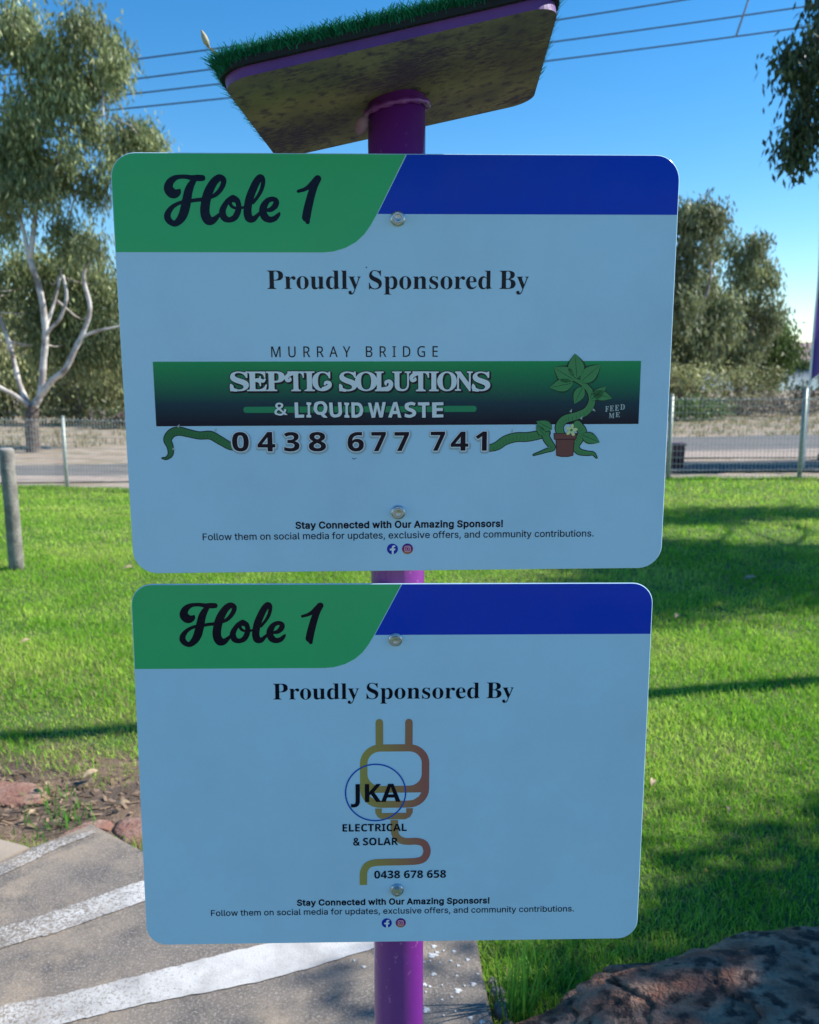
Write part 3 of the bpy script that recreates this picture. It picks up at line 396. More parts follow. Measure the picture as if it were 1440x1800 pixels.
    'number_edge': [[1228,2902,-13,2,-9,3,-12,5,-7,4,-9,7,-6,6,-8,9,-4,8,-5,10,-3,9,-4,13,-2,16,-1,16,0,20,1,13,2,11,3,12,3,10,4,9,5,9,6,9,7,7,8,7,7,5,11,5,10,4,10,2,12,2,12,0,16,-1,8,-1,10,-2,12,-4,7,-3,11,-7,6,-5,8,-9,5,-7,6,-11,5,-12,2,-9,3,-14,1,-14,1,-17,0,-13,-1,-12,-2,-12,-3,-11,-3,-11,-4,-9,-5,-9,-6,-8,-6,-7,-10,-9,-8,-5,-9,-4,-10,-4,-10,-2,-12,-1,-12,-1],[1540,2903,-3,3,-113,138,-2,4,0,2,0,32,0,3,2,3,2,3,4,1,2,1,100,0,0,1,0,33,2,5,4,4,2,1,4,0,55,0,5,-3,2,-2,1,-4,0,-34,1,-1,20,0,2,-1,4,-1,2,-3,2,-3,0,-3,0,-36,-2,-5,-2,-3,-5,-2,-21,0,-1,0,0,-2,0,-123,-1,-3,-2,-3,-4,-2,-2,-1,-52,0,-2,0],[1784,2905,-12,2,-12,2,-14,5,-14,5,-8,5,-6,4,-3,4,-1,3,1,3,2,4,24,30,2,3,3,1,3,0,3,0,22,-10,6,-2,10,-2,10,-1,10,1,8,2,4,2,2,5,0,3,0,4,-3,5,-6,4,-9,2,-10,1,-35,1,-3,1,-3,2,-2,2,-2,5,0,35,1,2,2,4,2,2,4,2,40,1,12,2,9,3,5,2,2,4,0,4,-1,6,-1,4,-2,2,-3,3,-5,2,-10,2,-16,1,-14,-1,-12,-1,-20,-5,-16,-6,-4,0,-4,1,-4,3,-2,5,0,42,2,2,2,3,4,2,24,7,20,3,19,2,19,0,23,-2,15,-3,12,-4,11,-4,7,-5,9,-6,6,-6,5,-6,5,-9,4,-9,2,-11,1,-10,-1,-12,-4,-10,-5,-10,-6,-5,-8,-7,-10,-6,0,-1,8,-6,4,-5,6,-7,4,-7,4,-11,1,-7,-1,-12,-1,-8,-2,-6,-3,-6,-4,-6,-4,-4,-6,-5,-6,-5,-13,-6,-17,-4,-16,-3,-20,-1],[2068,2906,-12,2,-10,3,-10,3,-11,5,-7,5,-9,6,-6,8,-5,8,-3,10,-1,9,1,12,3,9,3,7,6,8,7,7,10,8,-1,2,-13,8,-9,8,-5,6,-5,9,-3,7,-2,11,0,13,2,10,2,6,4,7,4,6,6,6,6,5,12,7,9,4,9,3,10,2,18,3,24,1,14,0,14,-2,12,-2,12,-4,10,-4,10,-5,8,-5,6,-5,6,-7,5,-8,3,-6,3,-8,1,-11,-1,-9,-2,-9,-3,-7,-4,-7,-8,-9,-9,-6,-13,-8,-1,-2,11,-8,8,-6,4,-6,5,-8,3,-10,2,-7,0,-11,-3,-10,-3,-8,-3,-4,-7,-8,-12,-9,-14,-7,-16,-5,-21,-3,-18,-1],[2524,2910,-10,1,-14,3,-10,3,-12,5,-9,5,-9,6,-8,7,-7,6,-7,8,-5,9,-5,8,-4,11,-4,12,-2,8,-3,26,0,21,2,15,2,9,3,12,4,7,6,11,5,6,8,9,6,4,9,7,8,4,10,4,12,3,8,2,13,1,17,0,19,-3,9,-2,9,-4,7,-3,9,-5,6,-5,7,-6,5,-6,5,-7,4,-8,2,-8,2,-8,2,-10,0,-8,-1,-16,-2,-8,-3,-8,-3,-8,-7,-10,-8,-7,-6,-5,-7,-5,-12,-5,-9,-2,-15,-2,-15,-1,-10,1,-11,2,-12,5,-1,-1,4,-6,6,-6,9,-6,9,-4,15,-3,19,-1,16,1,16,2,3,0,3,-2,4,-5,0,-4,0,-36,-1,-4,-3,-4,-3,-1,-3,-1,-20,-2,-22,0],[2686,2909,-2,1,-4,3,-2,4,0,3,0,39,2,5,4,3,2,1,4,0,90,0,1,2,-75,154,-2,4,1,5,1,3,3,3,5,2,50,0,4,-1,4,-2,3,-4,84,-182,1,-5,0,-30,-2,-3,-2,-2,-3,-2,-3,-1],[3345,2909,-3,1,-3,2,-2,4,-1,2,0,41,2,5,3,2,3,2,2,0,89,0,1,0,2,2,-75,155,-1,3,0,5,2,3,3,3,3,2,52,0,3,-1,4,-2,3,-4,83,-182,1,-5,0,-30,-2,-3,-2,-3,-4,-1,-2,-1],[3678,2911,-4,4,-114,135,-2,4,0,2,0,34,1,2,3,4,2,1,4,1,100,0,0,2,1,33,1,4,4,3,2,2,4,0,55,0,3,-1,2,-2,3,-3,1,-3,0,-35,21,0,3,0,3,-2,2,-2,1,-3,1,-3,0,-36,-1,-4,-3,-4,-5,-2,-20,0,-2,0,0,-124,-2,-2,-2,-4,-4,-1,-2,-1,-52,0],[2942,2912,-5,4,-1,2,-1,4,0,38,2,5,3,3,3,2,3,0,90,0,1,1,-75,155,-1,4,1,4,1,4,4,2,3,2,51,0,5,-1,3,-2,2,-3,84,-182,1,-4,0,-28,-1,-4,-1,-2,-3,-3,-3,-2,-3,0,-159,0],[3922,2912,-82,56,-2,2,-1,2,-1,4,0,2,2,5,26,27,3,2,3,2,4,0,4,-1,28,-19,2,-1,-1,140,1,5,2,2,4,3,4,1,56,0,2,-2,4,-2,2,-4,0,-3,0,-213,-1,-3,-3,-3,-3,-2,-3,-1,-45,0],[1239,2959,7,-1,6,1,5,2,4,4,3,5,3,8,3,18,1,22,-1,16,-1,14,-2,10,-3,9,-4,6,-4,3,-6,2,-5,0,-6,-1,-5,-2,-3,-3,-3,-5,-3,-9,-3,-18,-1,-14,0,-16,1,-15,2,-12,2,-9,3,-8,4,-4],[2090,2959,8,1,8,2,4,2,2,4,0,4,-3,5,-9,5,-9,4,-9,-4,-8,-5,-3,-3,-1,-4,0,-4,1,-1,3,-3,6,-2],[1531,3002,1,-1,0,1,0,34,-28,0],[3666,3010,2,-1,0,1,1,2,-1,30,-26,0,-1,0],[2508,3040,9,-1,11,1,6,3,2,3,3,3,1,5,1,6,-1,7,-1,5,-2,4,-2,3,-6,4,-5,2,-6,1,-6,0,-4,-1,-4,-2,-5,-4,-3,-3,-3,-4,-2,-5,-1,-6,0,-6,1,-3,3,-4,4,-3,4,-3],[2085,3049,3,-1,2,0,16,8,10,6,4,5,1,3,0,4,-2,4,-3,2,-6,3,-7,2,-7,1,-10,0,-8,-1,-8,-3,-4,-2,-4,-3,-1,-4,0,-5,2,-4,3,-3,4,-4]],
    'number_shade': [[1228,2890,-26,5,-20,10,-19,15,-13,18,-9,22,-7,32,-1,38,3,26,7,24,10,20,13,18,18,14,14,7,22,6,26,2,26,-2,24,-7,16,-8,17,-14,14,-20,9,-22,6,-30,1,-38,-3,-26,-7,-24,-10,-20,-14,-18,-11,-10,-20,-10,-22,-7,-26,-2],[1538,2891,-6,4,-4,3,-114,140,-3,6,-1,6,1,38,3,6,4,5,6,4,6,2,88,0,2,1,0,22,1,6,5,8,10,6,8,1,58,-1,10,-6,6,-8,1,-6,0,-22,1,-1,12,-1,8,-3,6,-7,4,-10,0,-38,-3,-10,-5,-6,-4,-3,-8,-3,-10,0,-1,-2,-1,-114,-2,-6,-4,-6,-6,-4,-6,-2,-54,0],[1776,2894,-18,3,-16,5,-16,7,-13,7,-5,4,-4,6,-1,6,0,8,3,8,25,32,5,4,8,4,-3,6,-1,6,-1,36,2,8,5,8,6,4,6,2,44,1,12,3,2,2,-2,3,-6,2,-24,1,-26,-4,-30,-9,-8,0,-6,2,-8,7,-4,10,0,42,1,6,5,8,8,6,20,6,28,5,22,2,26,-1,18,-1,22,-5,24,-11,17,-13,13,-16,8,-20,2,-20,-3,-20,-3,-8,-6,-10,-14,-14,11,-14,6,-18,2,-16,-3,-18,-6,-14,-10,-13,-14,-11,-16,-7,-16,-5,-20,-3,-26,-1],[2072,2894,-30,6,-22,8,-10,6,-9,8,-7,8,-6,10,-3,8,-3,12,2,20,6,18,14,18,-8,6,-9,10,-9,18,-3,10,-1,12,2,20,7,16,11,14,16,12,18,8,28,8,24,2,34,-1,26,-5,24,-9,18,-11,8,-8,8,-10,8,-18,2,-12,0,-10,-2,-10,-3,-10,-5,-10,-6,-8,-16,-14,12,-13,9,-17,3,-20,-3,-18,-5,-12,-8,-11,-12,-11,-16,-9,-18,-6,-22,-5,-24,-1],[2520,2898,-28,6,-24,10,-20,13,-16,16,-12,19,-10,24,-5,26,-2,28,2,26,4,18,9,20,14,18,17,14,19,10,22,6,28,3,22,-1,20,-5,18,-7,17,-12,13,-14,10,-16,6,-20,2,-20,-1,-18,-3,-10,-3,-10,-8,-14,-7,-9,-12,-11,-16,-10,-4,0,14,1,7,-1,7,-4,6,-8,2,-8,0,-38,-1,-6,-3,-6,-8,-7,-12,-3,-32,-2],[2684,2898,-6,2,-6,4,-4,6,-2,6,0,44,2,7,4,6,6,5,8,2,72,0,4,2,-68,138,-2,8,2,10,3,6,4,4,5,3,6,2,52,0,8,-1,8,-5,5,-7,85,-184,2,-8,0,-28,-1,-8,-4,-6,-5,-5,-6,-3,-6,-1],[3342,2898,-6,2,-6,4,-4,6,-2,6,0,44,2,7,4,6,6,5,8,2,72,0,2,2,-66,138,-2,10,1,8,4,6,4,4,5,3,6,2,52,0,8,-2,8,-5,4,-6,84,-184,2,-8,0,-28,-1,-8,-4,-6,-5,-5,-6,-3,-6,-1],[2940,2900,-6,2,-4,4,-5,6,-2,6,0,44,2,6,3,6,8,6,8,2,72,0,2,2,-67,138,-2,8,1,8,7,10,5,4,6,2,54,0,6,-1,8,-4,5,-7,85,-184,2,-8,0,-28,-1,-8,-4,-6,-5,-5,-6,-3,-6,-1],[3674,2900,-9,6,-115,138,-3,6,-1,6,1,38,3,6,4,5,6,4,6,1,90,1,1,21,1,8,6,8,8,5,8,1,58,-1,10,-5,6,-8,2,-8,0,-20,14,-2,8,-4,6,-7,3,-9,0,-38,-3,-10,-5,-6,-6,-4,-7,-2,-10,0,-1,-114,-2,-6,-5,-6,-10,-5,-56,-1],[3922,2900,-8,3,-82,56,-6,9,-2,6,0,6,2,6,4,6,26,27,6,4,6,3,8,0,8,-3,10,-7,1,2,0,116,2,8,4,6,7,6,8,2,60,-1,6,-2,6,-5,4,-6,2,-8,0,-216,-2,-6,-4,-6,-6,-4,-6,-2],[1240,2972,2,-1,6,-1,4,3,3,9,3,16,1,28,-2,20,-4,16,-1,2,-4,2,-6,-1,-3,-3,-5,-22,-1,-22,1,-20,2,-16],[1791,2974,19,0,-1,2,-7,2,-22,1,-4,-1],[2509,3052,13,-1,4,1,2,2,0,10,-2,7,-4,2,-8,1,-4,-2,-4,-3,-3,-5,-1,-6,2,-3],[2086,3062,2,-1,6,2,12,7,0,2,-16,2,-14,-2,-3,-2]],
    'liquid': [[1669,2592,-9,3,-4,3,-4,3,-4,3,-3,5,-3,5,-1,4,-1,5,-1,5,1,5,2,4,2,4,3,4,13,11,-10,7,-8,7,-6,7,-4,7,-3,8,-1,7,1,6,3,7,4,4,4,4,5,2,6,3,14,4,18,3,8,1,6,0,7,-1,6,-2,6,-2,5,-3,6,-3,4,-4,11,9,1,0,26,-1,2,-1,-1,-2,-24,-21,0,-1,6,-10,4,-8,2,-5,1,-6,0,-6,-1,-2,-2,-1,-19,1,-2,1,-1,2,0,5,-1,7,-3,7,-2,1,-31,-27,9,-6,8,-6,6,-7,4,-7,3,-8,0,-7,-1,-6,-3,-6,-4,-4,-4,-3,-6,-3,-7,-2,-9,-2,-9,-1,-7,0],[1679,2611,9,0,7,2,5,4,1,2,1,3,-1,3,-1,3,-3,5,-6,4,-12,7,-1,0,-4,-4,-6,-7,-2,-4,-1,-4,1,-5,2,-4,5,-4],[1677,2671,38,33,-6,4,-6,3,-7,2,-7,1,-9,-1,-8,-1,-7,-3,-6,-4,-3,-4,-2,-4,1,-5,1,-4,3,-5,5,-4,6,-4],[1852,2591,-2,1,0,2,2,162,1,1,2,1,96,-2,1,-1,0,-1,2,-28,-1,-2,-1,-1,-60,1,-1,0,-3,-132,-1,-1,-2,-1],[1983,2589,-1,1,-2,19,0,2,12,9,1,1,-1,100,-1,1,-12,8,-1,1,-2,21,0,1,2,1,48,3,1,0,1,-1,2,-20,0,-1,-11,-10,-1,-1,2,-100,0,-2,11,-6,1,-1,2,-21,0,-1,-2,-1,-47,-4],[2130,2578,-24,4,-6,2,-9,2,-5,3,-7,4,-4,3,-6,7,-4,8,-2,8,-2,10,-3,20,-1,11,0,5,1,6,3,9,5,9,5,8,9,10,7,7,7,5,5,3,10,3,11,2,13,-1,1,1,27,29,42,4,2,-1,1,-2,0,-2,-33,-37,10,-5,8,-6,3,-4,3,-4,4,-9,3,-9,3,-15,2,-17,0,-11,-2,-6,-2,-8,-7,-13,-8,-11,-8,-8,-6,-5,-4,-3,-5,-2,-5,-2,-10,-2,-12,-1],[2134,2607,8,0,7,2,6,3,3,3,3,3,4,6,3,8,2,9,0,10,-2,10,-3,13,-3,7,-5,6,-3,3,-4,2,-7,3,-10,1,-9,0,-4,0,-4,-2,-6,-3,-5,-5,-3,-4,-3,-7,-2,-8,-1,-5,1,-10,2,-14,2,-9,3,-7,3,-4,5,-5,7,-3,8,-2],[2325,2590,0,2,6,100,-1,8,-2,6,-2,4,-3,4,-4,3,-5,3,-6,2,-12,2,-6,0,-3,-1,-6,-2,-2,-2,-2,-3,-3,-6,-2,-16,-6,-96,0,-2,-2,-2,-1,0,-33,-1,-2,1,6,110,2,12,1,6,3,6,3,4,3,5,4,5,5,4,6,4,6,3,6,2,7,2,7,0,8,0,8,-1,21,-4,8,-2,7,-3,5,-3,5,-4,7,-7,3,-4,4,-7,5,-10,1,-8,1,-10,-7,-102,-1,-1,-2,0,-33,-1],[2394,2594,-1,1,0,1,2,20,11,9,1,1,-1,100,-12,9,0,2,1,19,1,1,2,1,49,3,1,-1,1,-2,-1,-20,-1,-1,-13,-9,1,-100,1,-1,11,-7,1,-2,-1,-21,-1,-1,-2,0,-48,-3],[2473,2592,-1,2,0,161,1,2,1,1,1,0,42,3,10,-1,10,-2,16,-5,15,-7,6,-4,6,-5,5,-5,4,-6,3,-7,3,-8,5,-16,2,-9,1,-10,-1,-7,0,-6,-4,-13,-7,-20,-5,-9,-2,-4,-7,-8,-8,-6,-9,-5,-10,-3,-11,-1,-17,0,-47,-3],[2508,2627,1,0,23,0,8,2,6,2,6,5,4,6,4,9,3,10,1,6,0,6,-1,12,-3,11,-4,9,-4,7,-6,6,-7,5,-9,3,-10,2,-11,-1],[2817,2590,-2,2,-18,99,-2,15,-5,-21,-21,-88,-1,-2,-2,-1,-27,-1,-2,1,-1,1,-21,96,-1,14,-1,2,-24,-108,-1,-1,-1,-1,-29,0,-2,0,-1,1,0,2,39,161,1,2,1,0,2,0,33,-3,1,-1,20,-92,2,-14,2,10,2,12,21,85,2,1,1,0,33,-4,1,0,1,-1,33,-162,-1,-2,-1,-1,-29,-1],[2952,2591,-16,1,-2,1,-57,162,0,2,0,1,2,1,34,2,1,-1,1,-1,13,-36,1,-1,47,-1,1,1,7,37,1,2,1,0,34,3,1,0,1,-1,0,-2,-46,-169,0,-1,-2,-1],[2953,2632,1,0,5,18,8,37,-1,0,-29,1,-1,0,13,-37],[3121,2591,-15,3,-13,3,-10,3,-6,3,-8,5,-4,4,-2,4,-2,3,-2,6,0,5,-1,10,1,6,1,7,2,5,2,5,3,5,4,4,4,5,6,4,6,4,6,3,9,4,23,7,9,3,3,2,2,2,3,4,-1,4,-1,4,-2,3,-4,3,-4,3,-5,1,-6,2,-6,1,-8,0,-9,-2,-7,-2,-27,-10,-1,0,-1,0,-1,2,-1,31,1,2,1,2,12,4,13,4,7,1,8,1,7,0,7,0,8,-1,15,-4,18,-7,11,-6,7,-6,3,-4,3,-4,3,-5,2,-5,1,-5,0,-6,0,-4,-1,-5,-2,-6,-5,-8,-8,-9,-10,-7,-12,-7,-9,-3,-19,-6,-11,-5,-2,-2,-2,-2,-2,-3,0,-3,0,-3,1,-3,1,-3,2,-2,6,-3,9,-2,10,-1,10,1,9,2,14,5,2,0,1,0,1,-2,10,-25,0,-1,-1,-1,-1,-2,-14,-5,-14,-4,-7,-1,-7,-1],[3229,2595,-22,0,-3,1,0,2,2,29,1,1,2,1,41,1,1,132,1,1,2,1,35,0,1,-2,0,-1,-1,-131,1,0,40,-2,2,-1,0,-2,-2,-29,-1,-1,-2,-1],[3404,2596,-40,1,-2,0,-1,1,1,163,0,1,2,1,120,-2,2,0,0,-2,0,-1,-1,-28,-1,-1,-1,-1,-73,1,-1,-1,2,-35,1,-1,66,-1,2,0,1,-2,-1,-28,-1,-2,-1,-1,-69,1,1,-30,74,-1,2,-1,0,-2,0,-27,-1,-2,-1,-1,-2,0]],
    'liquid_edge': [[2130,2570,-25,5,-17,5,-6,2,-7,5,-8,7,-4,5,-5,9,-3,9,-2,11,-3,21,0,10,0,8,2,10,2,6,5,9,7,11,9,10,7,7,9,6,12,5,11,3,7,0,9,0,24,26,3,3,5,1,40,3,5,0,4,-3,2,-3,1,-4,-1,-4,-28,-32,8,-6,8,-8,5,-9,4,-10,4,-21,3,-18,-1,-12,-1,-6,-3,-9,-8,-15,-9,-12,-10,-11,-9,-6,-11,-5,-12,-3,-12,0],[1982,2581,-5,3,-2,3,-2,23,0,3,2,3,9,7,1,2,-1,91,0,2,-10,6,-3,4,-3,23,1,3,2,4,3,2,3,1,47,4,4,-1,5,-2,2,-4,2,-22,0,-3,-2,-3,-9,-9,1,-93,1,-2,8,-5,3,-4,3,-22,0,-3,-3,-5,-5,-3,-48,-4],[2324,2582,-5,4,-1,3,-1,3,6,97,0,9,-3,8,-2,3,-3,2,-8,3,-10,2,-6,0,-5,-1,-3,-3,-2,-6,-1,-14,-6,-96,-2,-4,-3,-3,-4,-2,-36,-1,-3,0,-3,2,-1,2,-2,3,0,3,7,108,1,12,2,8,3,7,4,6,9,10,6,5,6,4,6,3,7,3,8,2,9,1,16,-1,23,-5,9,-2,7,-4,11,-6,9,-10,7,-12,5,-12,2,-9,0,-9,-7,-105,-3,-4,-4,-3,-36,-1],[2816,2582,-3,2,-3,2,-2,4,-13,72,-2,4,-17,-71,-2,-4,-3,-3,-5,-1,-28,-1,-5,1,-3,3,-2,3,-16,77,-16,-72,-2,-5,-3,-2,-4,-1,-30,-1,-5,1,-3,3,-2,5,1,4,39,161,1,4,3,3,3,1,3,0,35,-4,3,-1,3,-2,2,-4,14,-70,18,71,2,5,3,1,4,1,35,-4,4,-1,3,-3,2,-3,32,-164,-1,-3,-1,-3,-2,-1,-3,-2],[2969,2583,-35,1,-4,2,-3,4,-57,164,-1,3,1,3,2,3,2,2,5,1,33,2,4,-1,3,-2,2,-2,12,-32,1,-1,35,-1,2,1,5,31,2,3,3,3,4,1,35,4,4,-1,4,-4,1,-3,0,-4,-46,-170,-2,-4,-3,-3,-3,-1],[1851,2584,-3,1,-3,2,-2,3,0,3,2,162,0,3,1,3,4,3,4,2,96,-2,5,-2,4,-4,1,-4,1,-29,-1,-4,-3,-3,-2,-2,-3,-1,-53,1,-1,-1,-3,-122,-1,-4,-4,-5,-4,-1],[2472,2584,-3,1,-2,2,-2,3,0,3,0,162,0,3,1,3,3,3,5,2,43,3,11,-1,10,-2,9,-3,10,-3,14,-7,8,-5,6,-5,6,-6,5,-7,3,-8,3,-9,5,-15,2,-10,1,-12,0,-6,-3,-15,-7,-23,-8,-15,-6,-9,-9,-8,-9,-6,-12,-5,-6,-1,-10,-2,-18,0,-47,-2],[3120,2584,-16,3,-18,4,-8,3,-9,5,-6,4,-4,5,-5,9,-2,8,-1,6,0,10,2,15,4,11,8,10,10,9,12,8,12,5,30,9,3,2,2,2,0,2,-2,2,-4,4,-9,2,-9,1,-8,0,-7,-2,-32,-12,-3,0,-2,1,-4,3,-2,3,0,3,-1,32,0,3,2,3,3,3,7,3,14,4,15,3,15,2,9,-1,9,-1,21,-6,18,-8,10,-7,9,-9,6,-10,2,-6,1,-6,1,-6,-1,-8,-3,-10,-6,-10,-9,-10,-9,-7,-10,-6,-11,-5,-28,-9,-5,-3,-1,-3,0,-3,3,-3,7,-2,9,-1,8,0,7,1,20,7,4,0,3,-2,2,-1,2,-3,10,-27,0,-5,-1,-3,-2,-3,-3,-1,-17,-7,-12,-3,-15,-2],[1667,2585,-6,2,-6,3,-9,6,-8,9,-5,11,-1,6,0,6,1,9,2,4,3,5,9,9,0,1,-9,8,-8,9,-5,7,-2,6,-2,8,0,9,2,7,3,6,8,8,6,4,6,3,16,5,20,4,13,0,14,-2,12,-4,10,-6,8,6,3,1,27,-1,5,-1,2,-3,2,-3,0,-5,-1,-3,-2,-3,-18,-15,-1,-1,6,-11,3,-10,1,-6,0,-8,0,-3,-2,-3,-3,-2,-4,-2,-21,2,-3,1,-3,2,-2,2,-1,3,-1,8,-1,1,-16,-13,8,-6,7,-7,5,-8,4,-8,2,-9,0,-7,-2,-8,-3,-5,-4,-4,-5,-5,-6,-3,-9,-3,-11,-2,-10,-2,-11,0],[2391,2586,-4,4,-1,3,-1,3,2,20,1,3,2,3,9,7,0,2,0,91,-10,8,-2,4,1,24,2,5,3,1,3,2,49,2,5,0,3,-2,2,-2,1,-3,1,-3,-2,-22,-3,-5,-10,-6,0,-1,0,-92,11,-7,3,-5,0,-3,-2,-19,0,-3,-2,-3,-2,-2,-5,-2,-49,-2],[3290,2587,-84,1,-3,0,-3,2,-2,3,-2,3,3,32,1,3,2,3,2,2,3,1,35,0,0,1,2,125,0,3,2,3,3,2,3,1,36,-1,5,-1,3,-3,1,-3,1,-3,-2,-123,1,-1,35,-2,3,-1,2,-2,3,-4,0,-3,-3,-30,-1,-3,-3,-3,-3,-2,-3,0],[3410,2589,-48,0,-3,1,-3,2,-2,4,-1,3,1,161,1,4,2,3,2,2,4,1,120,-1,5,-1,3,-2,1,-2,2,-3,0,-3,-2,-30,-2,-3,-2,-3,-3,-1,-3,-1,-63,1,-2,0,1,-20,1,-1,60,-1,3,-1,3,-1,3,-3,1,-5,-2,-28,-1,-5,-4,-4,-5,-1,-60,1,0,-2,1,-12,0,-1,1,-1,66,0,5,-2,3,-3,1,-5,-1,-28,-1,-5,-4,-4,-5,-1],[2127,2616,6,-1,8,0,6,1,4,3,6,6,3,6,2,6,0,6,0,7,-2,14,-3,10,-3,6,-4,4,-6,3,-8,1,-7,1,-9,-1,-4,-2,-4,-3,-3,-4,-3,-6,-2,-6,0,-5,0,-9,2,-13,2,-8,2,-6,4,-4,3,-3,4,-2],[1678,2619,5,-1,8,1,3,3,0,3,-5,4,-9,6,-1,-1,-4,-5,-3,-4,1,-3,2,-2],[2516,2635,1,-1,18,1,5,1,4,3,5,7,4,8,3,10,1,9,-1,12,-3,9,-3,7,-5,8,-4,3,-6,4,-7,3,-9,1,-2,0,-1,-1],[2954,2661,4,18,-1,1,-9,0,-1,0,0,-1],[1673,2682,3,-2,1,1,26,22,-3,1,-5,2,-10,0,-11,-2,-9,-4,-3,-3,0,-5,4,-4]],
